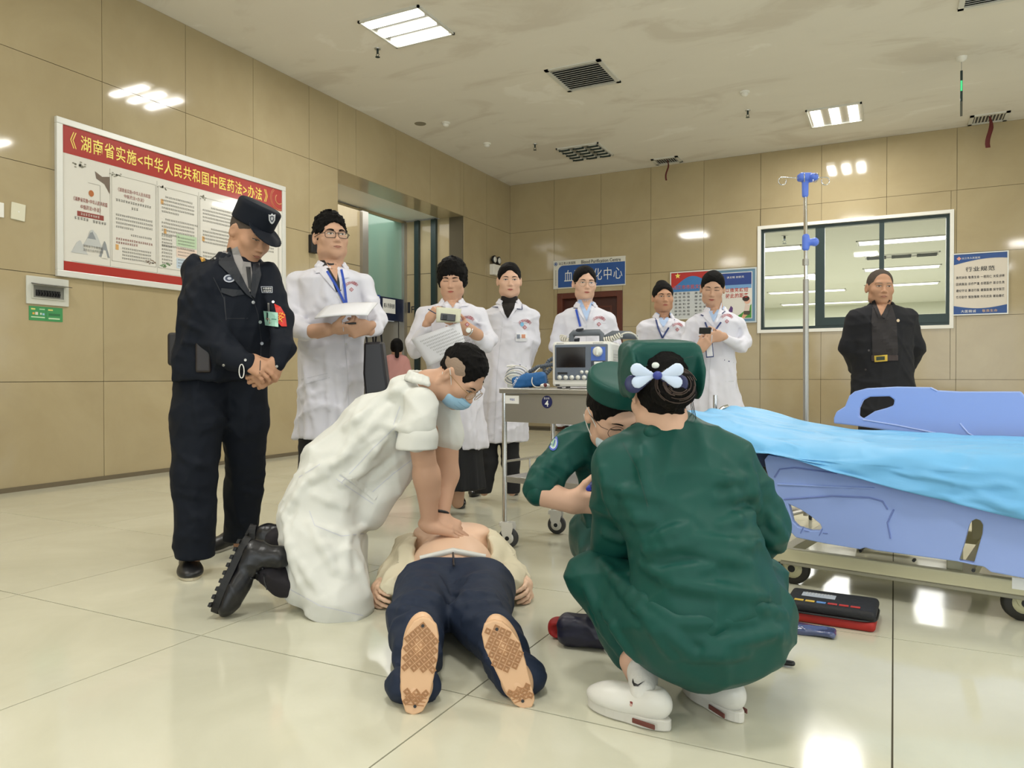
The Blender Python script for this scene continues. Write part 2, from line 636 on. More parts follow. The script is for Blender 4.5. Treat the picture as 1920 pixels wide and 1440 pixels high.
def circ(cx, cy, rx, ry=None, n=16, a0=0):
    ry = rx if ry is None else ry
    return [(cx + rx * math.cos(a0 + 2 * math.pi * i / n), cy + ry * math.sin(a0 + 2 * math.pi * i / n)) for i in range(n)]
# ---------------------------------------------------------------- room materials
def stone(name, c1, c2, rough, scale=1.6, speck=0.04, bump=0.0):
    m = bpy.data.materials.new(name); m.use_nodes = True
    nt = m.node_tree; b = nt.nodes['Principled BSDF']
    g = nt.nodes.new('ShaderNodeNewGeometry')
    n = nt.nodes.new('ShaderNodeTexNoise'); n.inputs['Scale'].default_value = scale; n.inputs['Detail'].default_value = 8; n.inputs['Roughness'].default_value = 0.62
    n.inputs['Distortion'].default_value = 0.6
    nt.links.new(g.outputs['Position'], n.inputs['Vector'])
    cr = nt.nodes.new('ShaderNodeValToRGB'); e = cr.color_ramp.elements
    e[0].position, e[1].position = 0.3, 0.7; e[0].color, e[1].color = srgb(c1), srgb(c2)
    nt.links.new(n.outputs[0], cr.inputs[0])
    oi = nt.nodes.new('ShaderNodeObjectInfo')
    mr = nt.nodes.new('ShaderNodeMapRange'); mr.inputs[3].default_value = 1 - speck; mr.inputs[4].default_value = 1 + speck * .4
    nt.links.new(oi.outputs['Random'], mr.inputs[0])
    mx = nt.nodes.new('ShaderNodeVectorMath'); mx.operation = 'SCALE'
    nt.links.new(cr.outputs[0], mx.inputs[0]); nt.links.new(mr.outputs[0], mx.inputs['Scale'])
    nt.links.new(mx.outputs[0], b.inputs['Base Color'])
    b.inputs['Roughness'].default_value = rough
    n2 = nt.nodes.new('ShaderNodeTexNoise'); n2.inputs['Scale'].default_value = 0.9; n2.inputs['Detail'].default_value = 4
    nt.links.new(g.outputs['Position'], n2.inputs['Vector'])
    r2 = nt.nodes.new('ShaderNodeMapRange'); r2.inputs[1].default_value = .35; r2.inputs[2].default_value = .7; r2.inputs[3].default_value = rough * .7; r2.inputs[4].default_value = rough * 1.5
    nt.links.new(n2.outputs[0], r2.inputs[0]); nt.links.new(r2.outputs[0], b.inputs['Roughness'])
    MATS[name] = m
    return m
M_FLOOR = stone('polished_floor_tile', 'cac8b3', 'd6d4c0', 0.09, 2.2, 0.025)
M_WALL = stone('glazed_wall_tile', 'aa9a78', 'b4a583', 0.08, 1.3, 0.03)
M_JOINT = mat('dark_joint', '5a5240', 0.9)
M_FJOINT = mat('floor_joint', '55503f', 0.9)
M_CEIL = mat('painted_ceiling', 'cdc7b8', 0.9)
_nt = M_CEIL.node_tree; _b = _nt.nodes['Principled BSDF']
_g = _nt.nodes.new('ShaderNodeNewGeometry')
_n = _nt.nodes.new('ShaderNodeTexNoise'); _n.inputs['Scale'].default_value = 0.75; _n.inputs['Detail'].default_value = 7; _n.inputs['Roughness'].default_value = .58; _n.inputs['Distortion'].default_value = .9
_mp = _nt.nodes.new('ShaderNodeMapping'); _mp.inputs['Scale'].default_value = (1.0, 1.9, 1); _mp.inputs['Rotation'].default_value = (0, 0, .25)
_nt.links.new(_g.outputs['Position'], _mp.inputs[0]); _nt.links.new(_mp.outputs[0], _n.inputs['Vector'])
_r = _nt.nodes.new('ShaderNodeValToRGB'); _e = _r.color_ramp.elements
_e[0].position, _e[1].position = .36, .47; _e[0].color, _e[1].color = srgb('d9d2c6'), srgb('e6e1d7')
_e2 = _r.color_ramp.elements.new(.62); _e2.color = srgb('e8e3d9')
_e3 = _r.color_ramp.elements.new(.66); _e3.color = srgb('efebe3')
_nt.links.new(_n.outputs[0], _r.inputs[0]); _nt.links.new(_r.outputs[0], _b.inputs['Base Color'])
M_WHITE = mat('white_paint', 'e9e7df', 0.5)
M_ALU = mat('brushed_aluminium', 'c9c9c6', 0.35, 0.9)
M_ALUW = mat('pale_aluminium_frame', 'dcdcd6', 0.4, 0.25)
M_STEEL = mat('brushed_steel', 'aeaba4', 0.36, .75, bump=.08, bscale=60, stretch=(1, 1, .05))
M_CHROME = mat('chrome', 'd5d5d5', 0.12, 1.0)
M_BLACK = mat('black_plastic', '15161a', 0.4)
M_DKFR = mat('dark_window_frame', '2b3a3a', 0.35, 0.3)
M_GLASS = None
def glass(name, tint=(1, 1, 1), refl=0.08, op=0.0):
    m = bpy.data.materials.new(name); m.use_nodes = True
    nt = m.node_tree; nt.nodes.clear()
    o = nt.nodes.new('ShaderNodeOutputMaterial'); t = nt.nodes.new('ShaderNodeBsdfTransparent'); g = nt.nodes.new('ShaderNodeBsdfGlossy')
    lw_ = nt.nodes.new('ShaderNodeLayerWeight'); lw_.inputs[0].default_value = .5
    pw = nt.nodes.new('ShaderNodeMath'); pw.operation = 'POWER'; pw.inputs[1].default_value = 4
    f = nt.nodes.new('ShaderNodeMath'); f.operation = 'MULTIPLY_ADD'; f.inputs[1].default_value = .5; f.inputs[2].default_value = .05
    nt.links.new(lw_.outputs['Facing'], pw.inputs[0]); nt.links.new(pw.outputs[0], f.inputs[0])
    g.inputs['Roughness'].default_value = 0.02
    t.inputs[0].default_value = tuple(tint) + (1,)
    x = nt.nodes.new('ShaderNodeMixShader')
    nt.links.new(f.outputs[0], x.inputs[0]); nt.links.new(t.outputs[0], x.inputs[1]); nt.links.new(g.outputs[0], x.inputs[2]); nt.links.new(x.outputs[0], o.inputs[0])
    MATS[name] = m
    return m
M_GLASS = glass('clear_glass')
def struct(name, b, m, parent=None):
    o = b.build(name, m, parent, None if parent is not None else (0, 0, 0))
    if parent is None: o['kind'] = 'structure'
    return o
# backing shells (grout colour shows in the recessed joints)
b = MB(); b.bb(LX - 1.3, RX + .3, FY - .3, BY + .25, -0.12, -0.004)
floor = struct('floor', b, M_FJOINT)
b = MB(); b.bb(LX - 1.3, RX + .3, FY - .3, BY + .25, CZ, CZ + .2)
ceiling = struct('ceiling', b, M_CEIL)
OP0, OP1, OPZ = 6.86, 9.72, 3.26      # opening of the lift lobby in the left wall
b = MB()
b.bb(LX - .25, LX - .012, FY, OP0 + .012, 0, CZ); b.bb(LX - .25, LX - .012, OP1 - .012, BY + .2, 0, CZ); b.bb(LX - .25, LX - .012, OP0 + .012, OP1 - .012, OPZ + .012, CZ)
wall_l = struct('wall_left', b, M_JOINT)
WX0, WX1, WZ0, WZ1 = -1.725, 0.645, 1.51, 2.975    # ward window
DX0, DX1, DZ = -4.90, -3.79, 2.20                  # door under the blue sign
GX0, GX1, GZ = 2.9, 6.1, 2.75                      # glazed entrance beyond the frame
b = MB()
b.bb(LX - .2, DX0, BY + .012, BY + .2, 0, CZ); b.bb(DX0, DX1, BY + .012, BY + .2, DZ, CZ); b.bb(DX1, WX0, BY + .012, BY + .2, 0, CZ)
b.bb(WX0, WX1, BY + .012, BY + .2, 0, WZ0); b.bb(WX0, WX1, BY + .012, BY + .2, WZ1, CZ); b.bb(WX1, GX0, BY + .012, BY + .2, 0, CZ)
b.bb(GX0, GX1, BY + .012, BY + .2, GZ, CZ); b.bb(GX1, RX + .2, BY + .012, BY + .2, 0, CZ)
wall_b = struct('wall_back', b, M_JOINT)
M_PLASTER = mat('cream_plaster', 'cfc6ae', 0.7)
b = MB(); b.bb(RX, RX + .2, FY, BY, 0, .25); b.bb(RX, RX + .2, FY, BY, 2.9, CZ)
for y in (FY + .4, -2.6, .2, 3.0, 5.8, 8.6, BY - .2): b.bb(RX, RX + .2, y - .2, y + .2, .25, 2.9)
struct('wall_right', b, M_PLASTER)
b = MB(); b.bb(LX - .2, RX + .2, FY - .2, FY, 2.9, CZ)
for x in (LX + .3, -2.6, 0.6, 3.8, RX - .2): b.bb(x - .3, x + .3, FY - .2, FY, 0, 2.9)
struct('wall_front', b, M_PLASTER)
# tiles
_mesh = {}
def tile(parent, name, x0, x1, y0, y1, z0, z1, m, key):
    g = 0.0016 if name == 'tile' else 0.0022
    s = (round(x1 - x0, 4), round(y1 - y0, 4), round(z1 - z0, 4), m.name)
    if s not in _mesh:
        ax = [max(0.0005, (s[0] - (2 * g if s[0] > .03 else 0))), max(.0005, (s[1] - (2 * g if s[1] > .03 else 0))), max(.0005, s[2] - (2 * g if s[2] > .03 else 0))]
        b = MB(); b.box((0, 0, 0), ax, None, 0)
        me = bpy.data.meshes.new(name)
        me.from_pydata(b.V, [], b.F); me.materials.append(m)
        _mesh[s] = me
    o = bpy.data.objects.new(name, _mesh[s]); COL.objects.link(o)
    o.parent = parent
    o.location = Vector(((x0 + x1) / 2, (y0 + y1) / 2, (z0 + z1) / 2)) - Vector(tuple(ORG[parent.name]))
    return o
def sub_rects(a0, a1, z0, z1, holes):
    R = [(a0, a1, z0, z1)]
    for h in holes:
        N = []
        for r in R:
            if r[1] <= h[0] or r[0] >= h[1] or r[3] <= h[2] or r[2] >= h[3]: N.append(r); continue
            if r[0] < h[0]: N.append((r[0], h[0], r[2], r[3]))
            if r[1] > h[1]: N.append((h[1], r[1], r[2], r[3]))
            a, c = max(r[0], h[0]), min(r[1], h[1])
            if r[2] < h[2]: N.append((a, c, r[2], h[2]))
            if r[3] > h[3]: N.append((a, c, h[3], r[3]))
        R = N
    return [r for r in R if r[1] - r[0] > .01 and r[3] - r[2] > .01]
ZR = [0.0, 0.81, 1.63, 2.44, 3.255, CZ]
for j in range(5):
    k = 0
    y = BY
    while y > -1.0:
        for (a, c, z0, z1) in sub_rects(y - .81, y, ZR[j], ZR[j + 1], [(OP0, OP1, -1, OPZ)]):
            tile(wall_l, 'wall_tile', LX - .012, LX + rnd.uniform(-.0008, .0008), a, c, z0, z1, M_WALL, 0)
        y -= .81
    x = LX
    while x < 2.8:
        for (a, c, z0, z1) in sub_rects(x, x + .81, ZR[j], ZR[j + 1], [(DX0 - .0, DX1, -1, DZ), (WX0, WX1, WZ0, WZ1), (GX0, 9, -1, 9)]):
            tile(wall_b, 'wall_tile', a, c, BY + rnd.uniform(-.0008, .0008), BY + .012, z0, z1, M_WALL, 0)
        x += .81
for i in range(-6, 7):
    for j in range(-2, 10):
        x0, x1 = i * 1.012, (i + 1) * 1.012; y0, y1 = 1.72 + (j - 1) * 1.0, 1.72 + j * 1.0
        x0 = max(x0, LX)
        if y0 > BY: continue
        y1 = min(y1, BY)
        if x1 - x0 > .02 and y1 - y0 > .02: tile(floor, 'floor_tile', x0, x1, y0, y1, -0.012, 0.0, M_FLOOR, 1)
# far and near floor beyond the frame: plain slabs in the same stone
b = MB(); b.bb(7 * 1.012, RX, FY, BY, -.012, 0); b.bb(LX, 7 * 1.012, FY, 1.72 - 3.0, -.012, 0); b.bb(LX - 1.25, LX, FY, BY, -.012, 0)
b.build('floor_border', M_FLOOR, floor)
b = MB(); b.bb(2.8, GX0, BY, BY + .012, 0, CZ); b.bb(GX0, RX, BY, BY + .012, GZ, CZ); b.bb(GX1, RX, BY, BY + .012, 0, GZ)
b.build('stone_cladding', M_WALL, wall_b)
b = MB(); b.bb(LX - .012, LX, FY, -1.2, 0, CZ)
b.build('stone_cladding', M_WALL, wall_l)
M_SKIRT = mat('skirting_dark_strip', '6b604c', 0.5)  # dark brown skirting along the foot of the walls
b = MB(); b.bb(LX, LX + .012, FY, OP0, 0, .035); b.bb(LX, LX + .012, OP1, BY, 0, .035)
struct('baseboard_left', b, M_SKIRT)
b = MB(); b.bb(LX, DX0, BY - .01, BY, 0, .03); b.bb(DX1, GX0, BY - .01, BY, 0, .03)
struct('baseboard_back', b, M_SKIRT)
# lift lobby: reveal stones, soffit, rear wall, jamb
EX = LX - 1.08      # face of the wall with the lift
b = MB()
b.bb(LX - .42, LX - .012, OP0, OP1, OPZ, OPZ + .10)
struct('trim_1', b, M_WALL)
b = MB(); b.bb(EX - .2, LX - .42, OP0 - 1.2, OP1 + .1, OPZ + .02, OPZ + .10)
struct('trim_2', b, M_WHITE)
b = MB()
b.bb(EX - .2, LX - .012, OP1, OP1 + .15, 0, OPZ)
struct('wall_recess', b, M_WALL)
b = MB(); b.bb(EX - .2, LX - .26, OP0 - 1.2, OP0 - 1.1, 0, OPZ)
struct('trim_3', b, M_WALL)
# lift front
_e0 = PL(675, 500, 0, EX)[1]; _e1 = PL(762, 500, 0, EX)[1]
LIFT0, LIFT1 = _e0, _e1
HZ0, HZ1 = PL(740, 602, 0, EX)[2], PL(740, 560, 0, EX)[2]
b = MB(); b.bb(EX - .2, EX, OP0 - 1.2, LIFT0, 0, OPZ); b.bb(EX - .2, EX, LIFT1, OP1, 0, OPZ); b.bb(EX - .2, EX, LIFT0, LIFT1, OPZ - .02, OPZ + .1)
struct('wall_lobby', b, M_WALL)
for z in (1.63, 2.44):
    b = MB(); b.bb(EX, EX + .002, OP0 - 1.2, LIFT0, z - .004, z + .004); b.bb(EX, EX + .002, LIFT1, OP1, z - .004, z + .004)
    b.bb(EX, LX, OP1 - .002, OP1, z - .004, z + .004)
    struct('trim_4', b, M_JOINT)
M_LIFTGLASS = mat('green_backed_glass', '7f9f90', 0.12, 0.0, spec=.6)
M_NAVY = mat('navy_panel', '222c49', 0.25, 0.3)
lift = thing('lift_entrance', 'steel framed lift entrance with tall green glass panel above a navy header', 'lift', (EX, (LIFT0 + LIFT1) / 2, 0))
b = MB(); b.bb(EX - .05, EX + .05, LIFT0, LIFT0 + .13, 0, OPZ - .02); b.bb(EX - .05, EX + .05, LIFT1 - .13, LIFT1, 0, OPZ - .02)
b.build('frame', M_STEEL, lift)
b = MB(); b.bb(EX - .04, EX, LIFT0 + .13, LIFT1 - .13, HZ1, OPZ - .02); b.build('glass_panel', M_LIFTGLASS, lift)
b = MB(); b.bb(EX - .04, EX + .03, LIFT0 + .13, LIFT1 - .13, HZ0, HZ1); hd = b.build('header', M_NAVY, lift)
b = MB(); b.bb(EX - .10, EX - .06, LIFT0 + .13, (LIFT0 + LIFT1) / 2 - .003, 0, HZ0); b.build('door', M_STEEL, lift)
b = MB(); b.bb(EX - .10, EX - .06, (LIFT0 + LIFT1) / 2 + .003, LIFT1 - .13, 0, HZ0); b.build('door', M_STEEL, lift)
b = MB(); b.bb(EX - .06, EX - .0, LIFT0 + .13, LIFT0 + .30, 0, HZ0); b.build('call_panel', M_ALU, lift)
YA, XA = np.array([0, 1.0, 0]), np.array([1.0, 0, 0])
def lw(u, v, x=LX): return PL(u, v, 0, x)
def bw(u, v, y=BY): return PL(u, v, 1, y)
def print_on(parent, t, u0, v0, u1, v1, m, plane='L', x=None, bold=0, name='lettering'):
    """print between two picture points (left-bottom, right-top) of a wall-parallel plane"""
    if plane == 'L':
        a = lw(u0, v0, x); c = lw(u1, v1, x); ax = YA; wd = c[1] - a[1]
    else:
        a = bw(u0, v0, x); c = bw(u1, v1, x); ax = XA; wd = c[0] - a[0]
    return text(t, a, ax, ZZ, wd, c[2] - a[2], m, parent, name, bold)
M_PW = mat('print_white', 'eeeeea', 0.5); M_PB = mat('print_black', '22242c', 0.5); M_PR = mat('print_red', 'b8281f', 0.5)
M_PY = mat('print_yellow', 'f3e23c', 0.5); M_PBL = mat('print_blue', '2148a0', 0.5)
x_ = EX + .034
b = MB(); p0 = lw(722, 595, x_); p1 = lw(768 - 28, 562, x_)
q0, q1 = lw(718, 582, x_), lw(741, 566, x_)
b.bb(EX + .03, EX + .036, q0[1], q1[1], q0[2] - .03, q1[2] + .03); sg = b.build('sign_plate', M_PW, hd)
text('病人专用电梯', (EX + .038, q0[1] + .02, q0[2] + (q1[2] - q0[2]) * .28), YA, ZZ, q1[1] - q0[1] - .04, (q1[2] - q0[2]) * .5, M_PB, hd, bold=.02)
q0, q1 = lw(697, 577, x_), lw(712, 556, x_)
b = MB(); b.bb(EX + .03, EX + .036, q0[1] - .01, q1[1] + .01, q0[2] - .02, q1[2] + .02); b.build('sign_plate', M_PBL, hd)
text('2号', (EX + .038, q0[1], q0[2]), YA, ZZ, q1[1] - q0[1], q1[2] - q0[2], M_PW, hd, bold=.02)
q0, q1 = PL(764, 587, 1, OP1 - .003), PL(777, 566, 1, OP1 - .003)
fs = thing('floor_number', 'black 1F floor number on the stone right of the lift', 'sign', (q0[0], OP1, q0[2]))
W_ = q1[0] - q0[0]
a = text('1', (q0[0], OP1 - .003, q0[2]), XA, ZZ, W_ * .40, q1[2] - q0[2], M_PB, fs, 'digit', .04)
text('F', (q0[0] + W_ * .55, OP1 - .003, q0[2]), XA, ZZ, W_ * .42, (q1[2] - q0[2]) * .6, M_PB, fs, 'letter', .03)
# two dark steel guide strips on the jamb facing the camera
for n, (ua, ub) in enumerate(((779, 787), (810, 819))):
    xa, xb = PL(ua, 500, 1, OP1)[0], PL(ub, 500, 1, OP1)[0]
    b = MB(); b.bb(xa, xb, OP1 - .04, OP1, 0, OPZ, .004)
    b.bb(xb - .012, xb + .012, OP1 - .055, OP1, 0, OPZ)
    o = b.build('corner_strip', M_DKFR)
    tag(o, ['dark metal strip in the recess corner nearer the lift', 'dark metal strip on the stone jamb, right of its twin'][n], 'metal strip')
# ---------------------------------------------------------------- ward window, with the ward behind
def frame_rect(b, x0, x1, z0, z1, t, y0, y1):
    b.bb(x0, x1, y0, y1, z0, z0 + t); b.bb(x0, x1, y0, y1, z1 - t, z1); b.bb(x0, x0 + t, y0, y1, z0 + t, z1 - t); b.bb(x1 - t, x1, y0, y1, z0 + t, z1 - t)
win = thing('window_1', None, None, (WX0, BY, WZ0)); win['kind'] = 'structure'
b = MB(); frame_rect(b, WX0 - .035, WX1 + .035, WZ0 - .035, WZ1 + .035, .045, BY - .018, BY + .21); b.build('reveal', M_WHITE, win)
b = MB(); frame_rect(b, WX0, WX1, WZ0, WZ1, .05, BY + .03, BY + .11); b.build('window_frame', M_DKFR, win)
xm = [WX0, PL(1537, 500, 1, BY)[0], PL(1653, 500, 1, BY)[0], WX1]
for i, x in enumerate(xm[1:3]):
    b = MB(); t = .06 if i == 0 else .03; b.bb(x - t, x + t, BY + .035, BY + .105, WZ0 + .05, WZ1 - .05); b.build('mullion', M_DKFR, win)
b = MB(); b.bb(xm[1], WX1, BY + .02, BY + .06, WZ0 + .05, WZ0 + .16); b.build('sash_rail', M_DKFR, win)
for i in range(3):
    b = MB(); b.bb(xm[i] + .03, xm[i + 1] - .03, BY + .068, BY + .074, WZ0 + .04, WZ1 - .04); b.build('pane', M_GLASS, win)
M_WARD = mat('ward_wall_paint', 'd9dccb', 0.8); M_WARDC = mat('ward_ceiling_paint', 'dfe0d4', 0.85)
WC = 3.2
b = MB(); b.bb(-7, 8, 27, 27.2, 0, WC); b.bb(-7.2, -7, BY + .2, 27, 0, WC); b.bb(8, 8.2, BY + .2, 27, 0, WC)
struct('wall_ward', b, M_WARD)
b = MB(); b.bb(-7, 8, BY + .2, 27, WC, WC + .1); struct('ceiling_ward', b, M_WARDC)
b = MB(); b.bb(-7, 8, BY + .25, 27, -.1, 0); struct('floor_ward', b, mat('ward_floor', 'b8b8a8', .4))
M_TUBE = mat('lit_tube', 'fffdf4', 0.5, emit=7)
M_TUBE2 = mat('lit_ward_tube', 'fffff8', 0.5, emit=2.2)
M_REFL = mat('lamp_reflector', 'b9b8b2', 0.3, 0.6)
def lamp(x, y, z, sx, sy, lit, label, group=None, dirx=True, n=3, ward=False):
    t = thing('ceiling_lamp', label, 'ceiling lamp', (x, y, z - .03), group)
    b = MB(); f = .02
    x0, x1, y0, y1 = x - sx / 2, x + sx / 2, y - sy / 2, y + sy / 2
    b.bb(x0, x1, y0, y0 + f, z - .02, z); b.bb(x0, x1, y1 - f, y1, z - .02, z); b.bb(x0, x0 + f, y0, y1, z - .02, z); b.bb(x1 - f, x1, y0, y1, z - .02, z)
    b.build('frame', M_ALUW, t)
    b = MB(); b.bb(x0 + f, x1 - f, y0 + f, y1 - f, z - .006, z - .001); b.build('reflector', M_REFL, t)
    for i in range(n):
        if dirx:
            yy = y0 + (i + .5) * sy / n
            b = MB(); b.bb(x0 + .04, x1 - .04, yy - sy * .085 , yy + sy * .085, z - .022, z - .008)
        else:
            xx = x0 + (i + .5) * sx / n
            b = MB(); b.bb(xx - sx * .085, xx + sx * .085, y0 + .04, y1 - .04, z - .022, z - .008)
        tb = b.build('tube', (M_TUBE2 if ward else M_TUBE) if lit else M_WHITE, t)
        if not lit:
            c = MB()
            for k in range(5):
                yk = y0 + .06 + k * (sy - .12) / 4
                c.box((xx - .0, yk, z - .03), (sx * .26, .012, .02), facing(0) @ np.eye(3) if 0 else None)
                c.box((xx - .0, yk + .05, z - .024), (sx * .2, .006, .012))
            c.build('louvre', M_DKFR, tb)
    return t
lamp(-4.0, 5.72, CZ, .66, .6, True, 'lit square ceiling lamp with three tubes, upper left above the red board')
lamp(-.66, 10.02, CZ, .62, .68, True, 'lit square ceiling lamp with three tubes above the ward window', dirx=False)
lamp(-3.94, 10.02, CZ, .63, .64, False, 'unlit square ceiling lamp with louvres near the room corner', dirx=False)
for x, y in LIT[2:]:
    t = lamp(x, y, CZ, .62, .62, True, 'lit square ceiling lamp outside the picture, lighting the hall', 'ceiling lamps beyond the frame')
wl = [('long lit ward lamp seen at the left edge of the window', 1440, 467, 1.2), ('short lit ward lamp low in the left pane', 1462, 518, 1.6), ('nearest lit ward lamp high in the right pane', 1690, 450, 1.4),
      ('lit ward lamp halfway up the right pane', 1690, 502, 1.5), ('lit ward lamp low in the right pane', 1690, 533, 1.7), ('farthest lit ward lamp low in the middle pane', 1512, 546, 2.0), ('dim ward lamp just left of the man in black', 1545, 568, 2.6)]
for lb, u, v, L in wl:
    p = FL(u, v, WC)
    lamp(p[0], p[1], WC, L * 1.0, .5, True, lb, None, True, 2, True)
p = FL(1690, 478, WC); lamp(p[0], p[1], WC, 1.3, .4, False, 'unlit ward lamp between the two lit ones in the right pane', dirx=False, n=3)
# grilles
def grille(x, y, sx, sy, label, n, along='x'):
    t = thing('air_grille', label, 'air vent', (x, y, CZ - .02))
    x0, x1, y0, y1 = x - sx / 2, x + sx / 2, y - sy / 2, y + sy / 2
    f = .045; b = MB()
    b.bb(x0, x1, y0, y0 + f, CZ - .014, CZ); b.bb(x0, x1, y1 - f, y1, CZ - .014, CZ); b.bb(x0, x0 + f, y0, y1, CZ - .014, CZ); b.bb(x1 - f, x1, y0, y1, CZ - .014, CZ)
    b.build('frame', M_ALUW, t)
    b = MB(); b.bb(x0 + f, x1 - f, y0 + f, y1 - f, CZ - .003, CZ - .0005); b.build('duct', M_BLACK, t)
    R = None
    for i in range(n):
        b = MB()
        if along == 'x':
            yy = y0 + f + (i + .5) * (sy - 2 * f) / n
            a = .6; R = np.array([[1, 0, 0], [0, math.cos(a), -math.sin(a)], [0, math.sin(a), math.cos(a)]])
            b.box((x, yy, CZ - .009), (sx - 2 * f, .016, .003), R)
        else:
            xx = x0 + f + (i + .5) * (sx - 2 * f) / n
            a = .6; R = np.array([[math.cos(a), 0, math.sin(a)], [0, 1, 0], [-math.sin(a), 0, math.cos(a)]])
            b.box((xx, y, CZ - .009), (.014, sy - 2 * f, .003), R)
        b.build('slat', M_ALUW, t)
    return t
grille(-2.97, 7.5, .62, .66, 'large square ceiling air grille in the middle of the ceiling', 11)
grille(-3.02, 10.98, .40, .32, 'small ceiling air grille with red ribbon near the room corner', 9, 'y')
grille(1.03, 11.0, .42, .38, 'small ceiling air grille with red ribbon at the right edge', 9, 'y')
grille(.73, 7.45, .5, .4, 'ceiling air grille cut by the top edge of the picture', 8)
M_RIB = mat('dark_red_ribbon', '5e1d1a', 0.7)
for (x, y, L, n, lb) in ((-3.0, 10.92, .30, 1, 'thin dark red ribbon hanging from the grille near the corner'), (1.03, 10.9, .38, 2, 'wide dark red ribbon hanging from the right grille')):
    b = MB(); wd = .012 if n == 1 else .026
    V = []; k = 9
    for i in range(k):
        z = CZ - .012 - L * i / (k - 1); ww = wd * (.35 + .65 * min(1, i / 3)); sx = .02 * math.sin(i * .7)
        for s in (-1, 1):
            for q in (-1, 1): V.append((x + sx + s * ww, y + q * .0015 + .01 * math.sin(i), z))
    Fs = []
    for i in range(k - 1):
        a = i * 4; c = a + 4
        Fs += [(a, a + 2, c + 2, c), (a + 1, c + 1, c + 3, a + 3), (a, c, c + 1, a + 1), (a + 2, a + 3, c + 3, c + 2)]
    b._add(V, Fs, True)
    tag(b.build('ribbon', M_RIB), lb, 'ribbon')
def detector(u, v, label):
    p = FL(u, v, CZ)
    t = thing('smoke_detector', label, 'smoke detector', (p[0], p[1], CZ - .05))
    MB().lathe((p[0], p[1], CZ), (0, 0, -1), [(.055, 0), (.055, .012), (.05, .018)]).build('base', M_WHITE, t)
    MB().lathe((p[0], p[1], CZ - .018), (0, 0, -1), [(.038, 0), (.04, .014), (.028, .03), (.0, .034)]).build('sensor_head', M_WHITE, t)
def sprinkler(u, v, label, z=None, s=1.0):
    z = CZ if z is None else z
    p = FL(u, v, z)
    t = thing('sprinkler_head', label, 'sprinkler', (p[0], p[1], z - .09))
    q = np.array([p[0], p[1], z])
    MB().lathe(q, (0, 0, -1), [(.032 * s, 0), (.03 * s, .008)]).build('rose', M_ALU, t)
    MB().cyl(q, q - ZZ * .05 * s, .011 * s, 8).build('stem', M_DKFR, t)
    b = MB(); b.tube([q - ZZ * .045 * s + XA * .004, q - ZZ * .06 * s + XA * .018 * s, q - ZZ * .08 * s + XA * .006], .003, 6); b.tube([q - ZZ * .045 * s - XA * .004, q - ZZ * .06 * s - XA * .018 * s, q - ZZ * .08 * s - XA * .006], .003, 6)
    b.build('yoke', M_DKFR, t)
    MB().lathe(q - ZZ * .08 * s, (0, 0, -1), [(.0, 0), (.024 * s, .002), (.024 * s, .005)], 10).build('deflector', M_DKFR, t)
detector(1396, 172, 'round white smoke detector right of the large grille')
detector(836, 230, 'round white smoke detector left of the unlit lamp, beside a dark patch')
detector(913, 269, 'round white smoke detector nearest the room corner')
sprinkler(708, 91, 'small sprinkler head below the upper left lamp')
sprinkler(1402, 207, 'small sprinkler head under the right smoke detector')
sprinkler(1003, 270, 'small sprinkler head left of the unlit lamp')
sprinkler(1471, 442, 'ward sprinkler near the top of the left pane', WC, 1.6)
p = FL(788, 232, CZ)
b = MB(); b.lathe((p[0], p[1], CZ), (0, 0, -1), [(.075, 0), (.07, .004)], 20)
tag(b.build('ceiling_patch', mat('grey_patch', '8d8675', .9)), 'flat grey round patch on the ceiling beside a smoke detector', 'cover plate')
# hanging sign seen edge-on at the right
p0 = FL(1803, 107, CZ); p1 = FL(1802, 152, CZ)
sg = thing('hanging_sign', 'hanging green exit sign seen edge-on below the ceiling at right', 'hanging sign', (p0[0], p0[1], CZ - .8))
q = np.array([p0[0], p0[1], CZ])
d_ = J(1802, 180, float((q - OO) @ FH)) - OO; d_ = d_ / np.linalg.norm(d_[:2]); dh = np.array([d_[0], d_[1], 0])
MB().lathe(q, (0, 0, -1), [(.05, 0), (.045, .03), (.015, .05)]).build('ceiling_rose', M_WHITE, sg)
MB().cyl(q - ZZ * .04, q - ZZ * .22, .005, 6).build('rod', M_ALU, sg)
sx_ = np.cross(dh, ZZ)
R_ = np.stack([dh, sx_, ZZ], 1)
MB().box(q - ZZ * .37 + dh * .0, (.5, .022, .30), R_, .004).build('panel', M_DKFR, sg)
MB().box(q - ZZ * .37 - dh * .252, (.004, .016, .1), R_).build('lamp', mat('green_indicator', '3fbf7a', .4, emit=1.0), sg)
# ---------------------------------------------------------------- left wall: red notice board
def poly_on(name, pts, m, parent, ax, n, t):
    b = MB(); b.prism(pts, n, t); return b.build(name, m, parent)
XN = np.array([1.0, 0, 0]); YN = np.array([0, -1.0, 0])
B0, B1, BZ0, BZ1 = 3.555, 5.99, 1.625, 2.855
M_BRED = mat('board_red', 'a8302a', 0.25, coat=.5); M_BPAPER = mat('board_paper', 'dedbd2', 0.22, coat=.6)
M_GREYINK = mat('grey_ink', '8f8f8c', 0.5); M_LINE = mat('thin_grey_line', 'a9a69c', 0.5); M_BROWN = mat('print_brown_red', '8c3a30', 0.5)
M_TXT = mat('small_print_ink', '77756f', 0.5)
board = thing('notice_board', 'large white framed notice board with red header on the left wall', 'notice board', (LX, (B0 + B1) / 2, BZ0))
b = MB(); b.bb(LX, LX + .018, B0 + .02, B1 - .02, BZ0 + .02, BZ1 - .02); b.build('panel', M_BPAPER, board)
